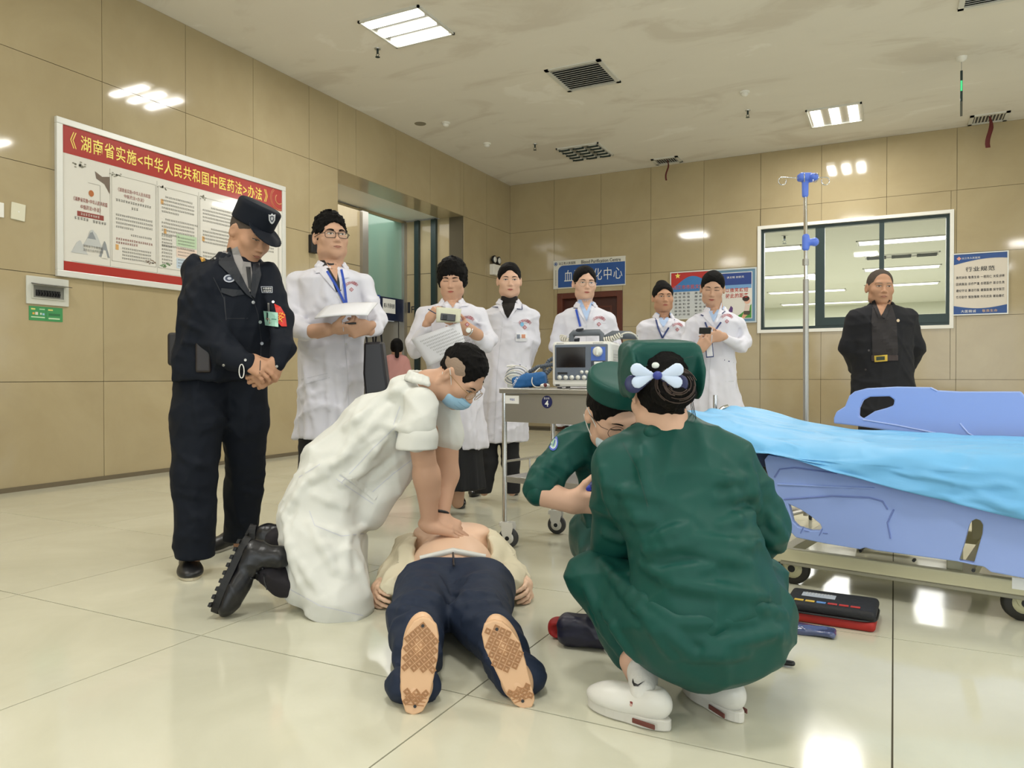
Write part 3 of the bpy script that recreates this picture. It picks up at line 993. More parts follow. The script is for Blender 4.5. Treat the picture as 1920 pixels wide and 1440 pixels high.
for (a, c, z0, z1) in ((B0, B1, BZ0, BZ0 + .05), (B0, B1, BZ1 - .05, BZ1), (B0, B0 + .05, BZ0 + .05, BZ1 - .05), (B1 - .05, B1, BZ0 + .05, BZ1 - .05)):
    b = MB(); b.bb(LX, LX + .032, a, c, z0, z1, .004); b.build('frame_rail', M_ALUW, board)
xp = LX + .0195
iz0, iz1 = BZ0 + .05, BZ1 - .05
hb = iz1 - .215
b = MB(); b.bb(LX + .01, xp, B0 + .05, B1 - .05, hb, iz1); hd2 = b.build('header_band', M_BRED, board)
b = MB(); b.bb(LX + .01, xp, B0 + .05, B1 - .05, iz0, iz0 + .075); b.build('footer_band', M_BRED, board)
xt = xp + .0015
def bp(u, v): return lw(u, v, xt)
M_GOLD = mat('print_gold', 'f6e36a', 0.4)
_h = '《湖南省实施<中华人民共和国中医药法>办法》'
a0 = bp(140, 280)[1]; a1 = bp(498, 380)[1]
text('湖南省实施<中华人民共和国中医药法>办法', (xt, a0 + .05, hb + .05), YA, ZZ, a1 - a0 - .10, .125, M_GOLD, board, 'title', .018)
text('《', (xt, a0 - .035, hb + .05), YA, ZZ, .05, .13, M_GOLD, board, 'title'); text('》', (xt, a1 - .02, hb + .05), YA, ZZ, .05, .13, M_GOLD, board, 'title')
# emblem ring at the corner of the header
for k, rr in enumerate((.12, .105, .05)):
    pts = [(xt, B1 - .09 + rr * math.cos(q), iz1 - .10 + rr * math.sin(q)) for q in np.linspace(math.pi * .72, math.pi * (1.75), 24)]
    pts = [p for p in pts if p[1] < B1 - .052 and p[2] < iz1 - .002]
    MB().tube(pts, .0022 if k < 2 else .006, 4).build('emblem_arc', mat('pale_gold_line', 'd79a6a', .5), board)
YP = [B0 + .11, bp(207, 400)[1], bp(295, 400)[1], bp(373, 400)[1], B1 - .09]
pz1, pz0 = hb - .07, iz0 + .13
for i in range(4):
    p = thing('printed_page', None, None, (0, 0, 0)) if 0 else None
    y0, y1 = YP[i] + .012, YP[i + 1] - .012
    b = MB()
    if i:
        for (a, c, z0, z1) in ((y0, y1, pz1, pz1 + .003), (y0, y1, pz0, pz0 + .003), (y0, y0 + .003, pz0, pz1), (y1 - .003, y1, pz0, pz1)): b.bb(xp - .001, xp + .0006, a, c, z0, z1)
    b.bb(xp - .001, xp + .0006, YP[i + 1] - .002, YP[i + 1], pz0 - .05, pz1 + .04); b.bb(xp - .001, xp + .0006, YP[i] + .01, YP[i + 1], pz0 - .05, pz0 - .0475)
    b.build('page_rule', M_LINE, board)
yc = (YP[0] + YP[1]) / 2; wd = YP[1] - YP[0]
def mound(y, z, w_, h_, m, seed, name='ink_hill'):
    r = random.Random(seed); pts = []
    for i in range(13):
        t = i / 12; pts.append((xp + .0003, y + (t - .5) * w_, z + h_ * math.sin(math.pi * t) ** 1.4 * (1 + r.uniform(-.12, .12))))
    b = MB(); b.prism(pts, XN, .0006); return b.build(name, m, board)
M_INK1 = mat('ink_wash_dark', '8b8f92', .5); M_INK2 = mat('ink_wash_pale', 'bdbfbd', .5)
w1 = YP[1] - YP[0]
for k_, (fy, dz, fw, hh, mm) in enumerate(((.22, .02, .42, .10, M_INK2), (.55, .09, .5, .13, M_INK2), (.52, .15, .22, .06, M_INK1), (.84, .02, .28, .12, M_INK1), (.84, .01, .18, .07, M_BPAPER))):
    xp += .0004; mound(YP[0] + fy * w1, pz0 + dz, fw * w1, hh, mm, k_ + 1)
xp -= .002
M_BRANCH = mat('ink_branch', '8a8878', .5)
def sprig(y, z, s, m, seed):
    r = random.Random(seed); b = MB()
    for i in range(16):
        a = r.uniform(0, 6.28); q = r.uniform(0, s); yy = y + q * math.cos(a) * 1.3; zz = z + q * math.sin(a) * .5; k = s * .22
        b.prism([(xp + .0003, yy + k * math.cos(t) * .8, zz + k * math.sin(t) * .45) for t in np.linspace(0, 5.2, 6)], XN, .0005)
    b.build('printed_sprig', m, board)
sprig(YP[0] + .08, pz1 - .0, .06, M_BRANCH, 1)
b = MB(); b.prism([(xp + .0003, YP[1] - .005, pz1 - .03), (xp + .0003, YP[1] - .005, pz1 - .17), (xp + .0003, YP[1] - .05, pz1 - .10), (xp + .0003, YP[1] - .12, pz1 - .07), (xp + .0003, YP[1] - .13, pz1 - .015), (xp + .0003, YP[1] - .07, pz1 - .045)], XN, .0006); b.build('printed_eave', mat('eave_brown', '6f5f50', .5), board)
# certificate cover on page one
b = MB()
for (a, c, z0, z1) in ((yc - .02, yc + .08, pz1 - .12, pz1 - .117), (yc + .08, yc + .083, pz1 - .36, pz1 - .12)): b.bb(xp - .001, xp + .0008, a, c, z0, z1)
b.build('cover_edge', M_LINE, board)
b = MB(); b.prism([(xp + .0003, yc + .005 + .022 * math.cos(t), pz1 - .20 + .026 * math.sin(t)) for t in np.linspace(0, 6, 14)], XN, .0008); b.build('emblem', mat('emblem_red_gold', 'b0652c', .5), board)
text('《湖南省实施<中华人民共和国', (xt, yc - w1 * .42, pz0 + .43), YA, ZZ, w1 * .84, .035, M_BROWN, board, 'print', .01)
text('中医药法>办法》', (xt, yc - w1 * .25, pz0 + .375), YA, ZZ, w1 * .5, .035, M_BROWN, board, 'print', .01)
b = MB(); b.box((xp, yc, pz0 + .335), (.002, w1 * .66, .04), None, .001); b.build('date_bar', M_BROWN, board)
dashes([(0, 0, w1 * .5, .02)], np.array([xt + .001, yc - w1 * .25, pz0 + .325]), YA, ZZ, M_BPAPER, board)
text('湖南省卫生健康委', (xt + .003, yc - w1 * .2, pz0 + .075), YA, ZZ, w1 * .5, .022, M_TXT, board, 'print'); text('湖南省中医药管理局', (xt + .003, yc - w1 * .2, pz0 + .045), YA, ZZ, w1 * .5, .022, M_TXT, board, 'print')
dashes([(0, 0, w1 * .34, .024), (w1 * .45, -.005, w1 * .34, .024)], np.array([xt, yc - w1 * .4, pz0 + .285]), YA, ZZ, M_TXT, board, seed=4)
# page two
y0 = YP[1] + .05; wd = YP[2] - YP[1] - .10
text('《湖南省实施<中华人民共和国', (xt, y0 + .02, pz1 - .13), YA, ZZ, wd - .04, .035, M_BROWN, board, 'print'); text('中医药法>办法》', (xt, y0 + wd * .22, pz1 - .175), YA, ZZ, wd * .55, .033, M_BROWN, board, 'print')
rows = [(0, .50, wd, .022), (wd * .42, .455, wd * .18, .022)] + [(0, .38 - .033 * i, wd * (1 if i < 3 else .5), .018) for i in range(4)] + [(wd * .4, .23, wd * .6, .018)]
dashes(rows, np.array([xt, y0, pz0]), YA, ZZ, M_TXT, board, seed=5)
dashes([(0, .18, wd, .02), (0, .15, wd * .6, .02)], np.array([xt, y0, pz0]), YA, ZZ, M_BROWN, board, seed=6)
dashes([(wd * .16, .11 - .028 * i, wd * (.8 if i < 4 else .3), .017) for i in range(4)], np.array([xt, y0, pz0]), YA, ZZ, M_TXT, board, seed=7)
sprig(YP[2] - .06, pz0 + .03, .05, mat('root_brown', '8a7563', .5), 8); sprig(YP[1] + .06, pz1, .05, M_BRANCH, 9)
for pg, ya, yb in ((3, YP[2], YP[3]), (4, YP[3], YP[4])):
    y0 = ya + .045; wd = yb - ya - .08
    R = []
    for i in range(22):
        zz = pz1 - pz0 - .09 - .033 * i
        if i in (5, 11, 12): continue
        R.append((0 if i not in (0, 6) else wd * .1, zz, wd * (1 if i not in (4, 10) else .55) * (.95 if i else .8), .018))
    if pg == 3: R = R[:11]
    dashes(R, np.array([xt, y0, pz0]), YA, ZZ, M_TXT, board, seed=10 + pg)
    sprig(ya + .055, pz1, .045, M_BRANCH, 12 + pg)
y0 = YP[2] + .045; wd = YP[3] - YP[2] - .08
for k, (c, z) in enumerate((('b9cfae', .22), ('e2cdbd', .12), ('bccbd8', .02))):
    b = MB(); b.bb(xp, xp + .0008, y0 + wd * .42, y0 + wd + .01, pz0 + z, pz0 + z + .09 + .02 * (k == 0)); b.build('tinted_box', mat('tint_%d' % k, c, .5), board)
    dashes([(0, .07 - .028 * i, wd * .5, .015) for i in range(3)], np.array([xt + .0005, y0 + wd * .46, pz0 + z]), YA, ZZ, M_TXT, board, seed=30 + k)
dashes([(0, .28 - .03 * i, wd * .32, .018) for i in range(9)], np.array([xt, y0, pz0]), YA, ZZ, M_TXT, board, seed=40)
sprig(YP[2] + .07, pz0 + .03, .05, mat('leaf_green_print', '6f9466', .5), 41)
M_ORTAB = mat('orange_tab', 'd0a05f', .5)
for (y, z) in ((YP[2] + .05, pz1 - .13), (YP[2] + .08, pz0 + .33), (YP[3] + .05, pz0 + .33), (YP[1] + .06, pz0 + .12)):
    b = MB(); b.box((xp, y, z), (.002, .026, .045), None, .0008); b.build('tab', M_ORTAB, board)
# switch plates, breaker box, green notice
def plate(u0, v0, u1, v1, label, name, m, t=.012, tilt=0, cat='switch plate'):
    a = lw(u0, v1); c = lw(u1, v0)
    R = np.array([[1, 0, 0], [0, math.cos(tilt), -math.sin(tilt)], [0, math.sin(tilt), math.cos(tilt)]])
    ce = np.array([LX + t / 2, (a[1] + c[1]) / 2, (a[2] + c[2]) / 2])
    o = thing(name, label, cat, (LX, ce[1], a[2]))
    MB().box(ce, (t, c[1] - a[1], c[2] - a[2]), R, .003).build('cover', m, o)
    return o, ce, R
M_IV = mat('ivory_plastic', 'd9d5bd', .45)
o, ce, R = plate(20, 384, 46, 411, 'tilted ivory square cover plate on the left wall beside the red board', 'cover_plate', M_IV, .012, -.06)
MB().cyl(ce + XA * .005, ce + XA * .009, .006, 10).build('screw_cap', M_WHITE, o)
o, ce, R = plate(-20, 381, 6, 404, 'white cover plate cut by the left edge of the picture', 'cover_plate', M_WHITE, .012)
MB().cyl(ce + XA * .005, ce + XA * .009, .006, 10).build('screw_cap', M_WHITE, o)
a = lw(48, 572); c = lw(127, 520); c2 = lw(48, 516)
E0, E1, EZ0, EZ1 = a[1], c[1], lw(48, 569)[2], c2[2]
bx = thing('breaker_box', 'grey white breaker box with smoked flap open, on the left wall', 'electrical box', (LX, E0, EZ0))
b = MB(); b.bb(LX, LX + .015, E0, E1, EZ0, EZ1, .004); b.build('cover', mat('box_grey_white', 'cfcfc4', .4), bx)
w_, h_ = E1 - E0, EZ1 - EZ0
b = MB()
for (y0, y1, z0, z1) in ((.1, .9, .2, .24), (.1, .9, .68, .72), (.1, .14, .24, .68), (.86, .9, .24, .68)): b.bb(LX + .012, LX + .024, E0 + w_ * y0, E0 + w_ * y1, EZ0 + h_ * z0, EZ0 + h_ * z1)
b.build('bezel', mat('box_grey_white2', 'c4c4b9', .4), bx)
b = MB(); b.bb(LX + .012, LX + .0165, E0 + w_ * .14, E0 + w_ * .86, EZ0 + h_ * .24, EZ0 + h_ * .68); b.build('recess', mat('recess_grey', '8a8a82', .6), bx)
for i in range(9):
    yy = E0 + w_ * (.2 + .065 * i)
    b = MB(); b.bb(LX + .014, LX + .024, yy, yy + w_ * .05, EZ0 + h_ * .30, EZ0 + h_ * .52); b.bb(LX + .02, LX + .032, yy + .002, yy + w_ * .05 - .002, EZ0 + h_ * .36, EZ0 + h_ * .44)
    b.build('breaker', M_BLACK, bx)
b = MB(); zt = EZ0 + h_ * .74
b.prism([(LX + .016, E0 + w_ * .1, zt), (LX + .10, E0 + w_ * .1, zt - h_ * .01), (LX + .10, E0 + w_ * .92, zt - h_ * .01), (LX + .016, E0 + w_ * .92, zt)], (0.2, 0, 1), .004)
b.build('flap', mat('smoked_plastic', '4a4540', .15, alpha=.85), bx)
a = lw(54, 600); c = lw(117, 577)
gn = thing('green_notice', 'small green sticker notice below the breaker box', 'notice', (LX, a[1], a[2]))
G0, G1, GZ0_, GZ1_ = a[1], c[1], lw(54, 600)[2], lw(54, 573)[2]
b = MB(); b.bb(LX, LX + .003, G0, G1, GZ0_, GZ1_); b.build('sheet', mat('notice_green', '3f8f55', .4), gn)
w_, h_ = G1 - G0, GZ1_ - GZ0_
for i, (y, z, ww, hh, c) in enumerate(((.06, .75, .12, .1, 'd8d27a'), (.06, .2, .4, .08, 'bcd8b0'), (.1, .42, .06, .14, 'd8a24a'), (.18, .4, .08, .2, 'd9d2c0'), (.32, .42, .05, .14, 'c9d8c4'), (.39, .4, .06, .14, '9bc4d8'), (.56, .75, .14, .1, 'd8d27a'), (.57, .15, .34, .1, 'bcd8b0'), (.58, .4, .34, .16, '2f6f43'), (.49, .08, .012, .84, '35774a'), (.3, .78, .16, .07, 'a8cfa0'))):
    b = MB(); b.bb(LX + .003, LX + .0038, G0 + w_ * y, G0 + w_ * (y + ww), GZ0_ + h_ * z, GZ0_ + h_ * (z + hh)); b.build('printed_block', mat('gn%d' % i, c, .5), gn)
# black wall bracket behind the doctor's head
p = lw(584, 458)
b = MB(); b.bb(LX, LX + .05, p[1] - .05, p[1] + .05, p[2] - .10, p[2] + .10, .006); bxx = b.build('wall_reader', M_BLACK); tag(bxx, 'small black wall box just left of the lift recess', 'wall box')
b = MB(); b.bb(LX + .05, LX + .053, p[1] - .03, p[1] + .03, p[2], p[2] + .07); b.build('display', mat('dead_screen', '1b1614', .12), bxx)
# emergency lamp in the corner
a = lw(916, 512); 
p = PL(925, 500, 0, LX)
em = thing('emergency_lamp', 'white twin-head emergency lamp high on the wall near the corner', 'emergency light', (LX, p[1], p[2]))
b = MB(); b.box((LX + .04, p[1], p[2] - .06), (.08, .26, .17), None, .008); b.build('battery_box', M_WHITE, em)
for s in (-1, 1):
    c = np.array([LX + .06, p[1] + s * .075, p[2] + .10])
    MB().lathe(c - XA * .05, XA, [(.02, 0), (.06, .03), (.068, .06), (.06, .065)], 16).build('lamp_head', M_BLACK, em)
    MB().lathe(c + XA * .012, XA, [(.052, 0), (.04, .012), (0, .016)], 16).build('lens', M_ALUW, em)
    MB().cyl(c - XA * .03, np.array([LX + .03, p[1] + s * .05, p[2] + .02]), .009, 6).build('bracket', M_BLACK, em)
# ---------------------------------------------------------------- back wall: door and signs
M_WOOD = mat('red_brown_wood', '5b2a1a', 0.35, bump=.05, bscale=30, var=.12)
dr = thing('door_1', None, None, ((DX0 + DX1) / 2, BY, 0)); dr['kind'] = 'structure'
b = MB(); b.bb(DX0, DX0 + .09, BY - .015, BY + .15, 0, DZ, .004); b.bb(DX1 - .09, DX1, BY - .015, BY + .15, 0, DZ, .004); b.bb(DX0 + .09, DX1 - .09, BY - .015, BY + .15, DZ - .09, DZ, .004)
b.build('door_frame', M_WOOD, dr)
b = MB(); b.bb(DX0 + .09, DX1 - .09, BY + .08, BY + .12, 0, DZ - .09)
b.build('door_leaf', mat('dark_red_wood', '451d14', 0.35, var=.1), dr)
b = MB()
for z0, z1 in ((.15, .9), (1.05, 1.98)): frame_rect(b, DX0 + .2, DX1 - .2, z0, z1, .03, BY + .07, BY + .085)
b.build('moulding', M_WOOD, dr)
MB().tube([(DX0 + .16, BY + .08, 1.0), (DX0 + .16, BY + .03, 1.0), (DX0 + .27, BY + .03, 1.0)], .009, 8).build('door_handle', M_CHROME, dr)
# blue department sign
S0, S1, SZ0, SZ1 = -4.965, -3.74, 2.275, 2.735
sg = thing('department_sign', 'blue and white department sign above the brown door', 'sign', ((S0 + S1) / 2, BY, SZ0))
b = MB(); b.bb(S0, S1, BY - .02, BY, SZ0, SZ1, .003); b.build('board', mat('sign_cream', 'd8d6cc', .4), sg)
yy = BY - .0215
M_SBL = mat('sign_blue', '1d4f96', .35)
w_ = S1 - S0; h_ = SZ1 - SZ0
x0, x1, z0, z1 = S0 + .07 * w_, S1 - .005, SZ0 + .02, SZ1 - .19 * h_
pts = [(x0, yy, z0), (x1, yy, z0), (x1, yy, z1)] + [(x0 + .09 - .09 * math.sin(t), yy, z1 - .09 + .09 * math.cos(t)) for t in np.linspace(0, math.pi / 2, 6)]
b = MB(); b.prism(pts, YN, .001); b.build('blue_field', M_SBL, sg)
yt = yy - .002
text('血液净化中心', (x0 + .11, yt, z0 + .085), XA, ZZ, w_ * .80, .19, M_PW, sg, bold=-.004)
text('Blood Purification Centre', (S0 + w_ * .40, yt, SZ1 - .078), XA, ZZ, w_ * .54, .055, M_PB, sg, bold=.01)
text('沅江市人民医院', (S0 + w_ * .08, yt, SZ1 - .075), XA, ZZ, w_ * .24, .045, M_PB, sg, bold=.01)
MB().lathe((S0 + .045, BY - .02, SZ1 - .055), YN, [(.03, 0), (.03, .002)], 20).build('emblem', M_SBL, sg)
b = MB(); b.tube([(S0 + .045 + .018 * math.cos(t), yt - .002, SZ1 - .055 + .018 * math.sin(t)) for t in np.linspace(0, 6.28, 14)], .003, 4); b.build('emblem_ring', M_PW, sg)
dashes([(0, 0, .25, .018)], np.array([S0 + .055, yt, SZ0 + .05]), ZZ, -XA, M_PB, sg)
def framed(u0, v0, u1, v1, name, label, fm, fw, pm, cat='poster', dz=None):
    a = bw(u0, v1); c = bw(u1, v0)
    x0, x1 = a[0], c[0]; z0, z1 = bw(u0, v1)[2], bw(u0, v0)[2]
    if dz: z0, z1 = dz
    t = thing(name, label, cat, ((x0 + x1) / 2, BY, z0))
    b = MB(); frame_rect(b, x0, x1, z0, z1, fw, BY - .022, BY); b.build('frame', fm, t)
    b = MB(); b.bb(x0 + fw * .5, x1 - fw * .5, BY - .014, BY, z0 + fw * .5, z1 - fw * .5); b.build('sheet', pm, t)
    return t, x0, x1, z0, z1
def rect(parent, x0, x1, z0, z1, y, m, name='colour_field'):
    b = MB(); b.bb(x0, x1, y - .0008, y, z0, z1); return b.build(name, m, parent)
M_PPR = mat('poster_paper', 'dcd9d2', .35)
# convention poster (flag and verse)
t, x0, x1, z0, z1 = framed(1257, 511, 1342, 600, 'poster', 'poster with red flag top and rows of dark characters, left of the pair', M_ALUW, .015, mat('poster_pale_grey', 'c9cdcf', .35))
w_, h_ = x1 - x0, z1 - z0
yy = BY - .015
M_RED2 = mat('flag_red', 'b5221c', .4); M_SKY = mat('poster_sky_blue', '3478b8', .4)
rect(t, x0 + .02, x1 - .02, z0 + h_ * .58, z1 - .016, yy, M_SKY)
top = [(x0 + .016, yy - .001, z1 - .016)] + [(x0 + .016 + (w_ - .032) * q, yy - .001, z1 - h_ * (.26 - .12 * math.sin(q * 5.2 - .9) * (1) - .08 * q)) for q in np.linspace(0, 1, 16)] + [(x1 - .016, yy - .001, z1 - .016)]
b = MB(); b.prism(top[::-1], YN, .0008); b.build('red_field', M_RED2, t)
b = MB(); st = [(x0 + w_ * .17 + .045 * (1 if i % 2 == 0 else .42) * math.sin(i * math.pi / 5), yy - .003, z1 - h_ * .085 + .045 * (1 if i % 2 == 0 else .42) * math.cos(i * math.pi / 5)) for i in range(10)]
b.prism(st, YN, .0008); b.build('star', M_GOLD, t)
text('沅江市市民文明公约', (x0 + w_ * .06, yy - .004, z1 - h_ * .37), XA, ZZ, w_ * .88, h_ * .09, mat('title_pink_red', 'd0564a', .5), t, 'title', .02)
ln = ['爱党爱国', '建设沅江', '自信自强', '越来越好', '诚实守信', '团结友善', '崇尚科学', '举止文明', '文明礼貌', '孝老爱幼', '移风易俗', '勤俭节约', '爱护环境', '美化家园']
for i in range(7):
    for k in range(2):
        text(' '.join(ln[i * 2 + k]), (x0 + w_ * (.10 + .45 * k), yy - .003, z0 + h_ * (.52 - .073 * i)), XA, ZZ, w_ * .34, h_ * .043, M_PB, t, 'verse')
# smile poster
t, x0, x1, z0, z1 = framed(1342, 506, 1419, 607, 'poster', 'blue bordered civic poster with red slogan beside the window', mat('frame_pale_blue', 'bfc9cf', .4), .02, mat('poster_border_blue', '5f86a4', .35))
w_, h_ = x1 - x0, z1 - z0
rect(t, x0 + .055, x1 - .06, z0 + .06, z1 - .055, yy, M_PPR, 'white_field')
rect(t, x0 + .065, x1 - .07, z1 - h_ * .30, z1 - .065, yy - .001, mat('poster_deep_blue', '1c3c85', .4)); rect(t, x0 + .065, x1 - .07, z1 - h_ * .37, z1 - h_ * .30, yy - .001, mat('poster_mid_blue', '6f9dcb', .4))
pts = [(x1 - .07, yy - .001, z0 + .07), (x1 - .07, yy - .001, z0 + h_ * .34)] + [(x1 - .07 - (w_ * .5) * q, yy - .001, z0 + .07 + h_ * .25 * (1 - q) ** 1.6) for q in np.linspace(0.1, 1, 8)]
b = MB(); b.prism(pts, YN, .0008); b.build('green_hill', mat('poster_green', '3f8f3a', .4), t)
text('讲文明 树新风', (x0 + w_ * .28, yy - .004, z1 - h_ * .18), XA, ZZ, w_ * .42, h_ * .04, M_PW, t, 'slogan')
text('以微笑缩短', (x0 + w_ * .25, yy - .004, z0 + h_ * .565), XA, ZZ, w_ * .55, h_ * .08, M_PR, t, 'slogan', .02)
text('彼此的距离', (x0 + w_ * .25, yy - .004, z0 + h_ * .46), XA, ZZ, w_ * .55, h_ * .085, M_PR, t, 'slogan', .02)
cx, cz = x1 - w_ * .22, z0 + h_ * .34
for nm, pl_, c in (('child_torso', [(cx - .03, cz), (cx + .04, cz - .02), (cx + .02, cz - .14), (cx - .05, cz - .12)], 'd9c6bb'), ('child_legs', [(cx - .05, cz - .12), (cx + .03, cz - .13), (cx - .06, cz - .22), (cx - .1, cz - .24)], 'd3a07c'), ('child_shorts', [(cx - .05, cz - .1), (cx + .05, cz - .1), (cx + .03, cz - .16), (cx - .05, cz - .15)], '4b4638'), ('child_face', circ(cx, cz + .05, .045, .05), 'dcae98'), ('child_hair', circ(cx - .02, cz + .08, .05, .04), '2a1d1a')):
    b = MB(); b.prism([(p[0], yy - .002 - (.001 if 'hair' in nm or 'shorts' in nm else 0), p[1]) for p in pl_], YN, .0006); b.build(nm, mat('pp_' + nm, c, .5), t)
b = MB(); b.prism([(x0 + w_ * .34, yy - .002, z0 + h_ * .2), (x0 + w_ * .42, yy - .002, z0 + h_ * .2), (x0 + w_ * .43, yy - .002, z0 + h_ * .28), (x0 + w_ * .38, yy - .002, z0 + h_ * .32), (x0 + w_ * .33, yy - .002, z0 + h_ * .24)], YN, .0006); b.build('bird', mat('pp_bird', '5b3a78', .5), t)
# industry norm board
t, x0, x1, z0, z1 = framed(1785, 475, 1891, 590, 'poster', 'blue and cream framed rules board at the right of the window', M_ALUW, .014, mat('poster_cream', 'd9cfc0', .35), dz=(bw(1785, 592)[2], bw(1785, 476.5)[2]))
w_, h_ = x1 - x0, z1 - z0
M_DB = mat('poster_navy', '1f4a8c', .35)
pts = [(x0 + .014, yy, z1 - .014)] + [(x0 + .014 + (w_ - .028) * q, yy, z1 - h_ * (.185 - .085 * math.sin(q * 2.1))) for q in np.linspace(0, 1, 14)] + [(x1 - .014, yy, z1 - .014)]
b = MB(); b.prism(pts[::-1], YN, .001); b.build('blue_header', M_DB, t)
pts = [(x0 + .014, yy, z0 + .014)] + [(x0 + .014 + (w_ - .028) * q, yy, z0 + h_ * (.155 - .05 * math.sin(q * 3.14))) for q in np.linspace(0, 1, 14)] + [(x1 - .014, yy, z0 + .014)]
b = MB(); b.prism(pts, YN, .001); b.build('blue_footer', M_DB, t)
text('沅江市人民医院', (x0 + w_ * .17, yy - .003, z1 - h_ * .10), XA, ZZ, w_ * .33, h_ * .032, M_PW, t)
b = MB(); cx, cz = x0 + w_ * .12, z1 - h_ * .085; q = .026
b.prism([(cx - q, yy - .002, cz), (cx, yy - .002, cz - q), (cx + q, yy - .002, cz), (cx, yy - .002, cz + q)], YN, .001); b.build('diamond_emblem', mat('emblem_pink', 'e0a090', .5), t)
text('行业规范', (x0 + w_ * .24, yy - .003, z0 + h_ * .70), XA, ZZ, w_ * .52, h_ * .075, M_PB, t, 'title', .012)
for i, s in enumerate(('救死扶伤 敬畏生命 一视同仁 关爱健康', '因病施治 诊疗严谨 合理医疗 首诊负责', '遵纪守法 廉洁行医 遵循医德 保守医密', '恪尽职守 慎独慎微 作风优良 善始善终')):
    text(s, (x0 + w_ * .07, yy - .003, z0 + h_ * (.585 - .105 * i)), XA, ZZ, w_ * .86, h_ * .045, M_PB, t, 'verse', .012)
text('大医精诚', (x0 + w_ * .16, yy - .004, z0 + h_ * .04), XA, ZZ, w_ * .27, h_ * .045, M_PW, t, 'slogan'); text('敬畏生命', (x0 + w_ * .54, yy - .004, z0 + h_ * .04), XA, ZZ, w_ * .27, h_ * .045, mat('pale_gold', 'd9b78a', .5), t, 'slogan')
# round cover on the back wall above the coil
p = bw(1180, 632)
tag(MB().lathe((p[0], BY, p[2]), YN, [(.04, 0), (.038, .008), (0, .012)], 16).build('wall_disc', M_WALL), 'small round stone-coloured disc on the back wall beside the door', 'wall disc')
# glazed entrance beyond the right edge: its daylight is mirrored in the left wall
ge = thing('door_2', None, None, ((GX0 + GX1) / 2, BY, 0)); ge['kind'] = 'structure'
n = 4
for i in range(n + 1):
    x = GX0 + (GX1 - GX0) * i / n; b = MB(); b.bb(x - .04, x + .04, BY + .02, BY + .10, 0, GZ); b.build('mullion', M_DKFR, ge)
for z in (.04, 1.0, 2.15, GZ - .04):
    b = MB(); b.bb(GX0, GX1, BY + .03, BY + .09, z - .04, z + .04); b.build('transom', M_DKFR, ge)
for i in range(n):
    b = MB(); b.bb(GX0 + (GX1 - GX0) * i / n, GX0 + (GX1 - GX0) * (i + 1) / n, BY + .055, BY + .06, 0, GZ); b.build('pane', M_GLASS, ge)
wn = thing('window_2', None, None, (RX, 2, .25)); wn['kind'] = 'structure'
b = MB()
for y in np.arange(FY, BY, 1.4): b.bb(RX + .05, RX + .12, y - .035, y + .035, .25, 2.9)
b.bb(RX + .05, RX + .12, FY, BY, 1.9, 1.97); b.build('mullion', M_DKFR, wn)
# ---------------------------------------------------------------- instrument trolley
def nrm(v): v = np.asarray(v, float); return v / np.linalg.norm(v)
TA = FL(946, 1026); TB = FL(1031, 1002)
tx = nrm(CW(.787, -.617, 0)); ty = nrm(CW(.617, .787, 0))
tL, tW = .56, .42
RTy = np.stack([tx, ty, ZZ], 1)
tc = TA + tx * tL / 2 + ty * tW / 2
zt = PL(937, 728, 1, TA[1])[2]
tr = thing('instrument_trolley', 'steel instrument trolley on white castors carrying the monitor', 'trolley', (tc[0], tc[1], 0))
def tp(a, b_, z): return TA + tx * a + ty * b_ + ZZ * z
b = MB(); b.box(tp(tL / 2, tW / 2, zt - .012), (tL + .04, tW + .04, .024), RTy, .004); b.build('top_shelf', M_STEEL, tr)
b = MB(); b.box(tp(tL / 2, 0.0, zt - .095), (tL - .02, .016, .14), RTy, .003); dw = b.build('drawer_front', M_STEEL, tr)
b = MB(); b.box(tp(tL / 2, tW / 2 + .01, zt - .095), (tL - .03, tW - .04, .12), RTy, .003); b.build('drawer_box', M_STEEL, tr)
zs = PL(937, 893, 1, TA[1])[2]
b = MB(); b.box(tp(tL / 2, tW / 2, zs - .012), (tL, tW, .03), RTy, .003); b.build('lower_shelf', M_STEEL, tr)
for (a, c) in ((0, 0), (0, tW), (tL, 0), (tL, tW)):
    MB().cyl(tp(a, c, .125), tp(a, c, zt - .02), .0125, 14).build('leg', M_CHROME, tr)
b = MB(); zr = zs + .075
b.tube([tp(0, 0, zr), tp(0, tW, zr)], .006, 8); b.tube([tp(0, tW, zr), tp(tL, tW, zr)], .006, 8); b.tube([tp(tL, tW, zr), tp(tL, 0, zr)], .006, 8)
for (a, c) in ((0, tW / 2), (tL / 3, tW), (2 * tL / 3, tW), (tL, tW / 2)): b.tube([tp(a, c, zs), tp(a, c, zr)], .005, 8)
b.build('guard_rail', M_CHROME, tr)
M_CAST = mat('castor_white', 'd9d7d0', .4); M_TYRE = mat('tyre_grey', '3b3c3e', .6)
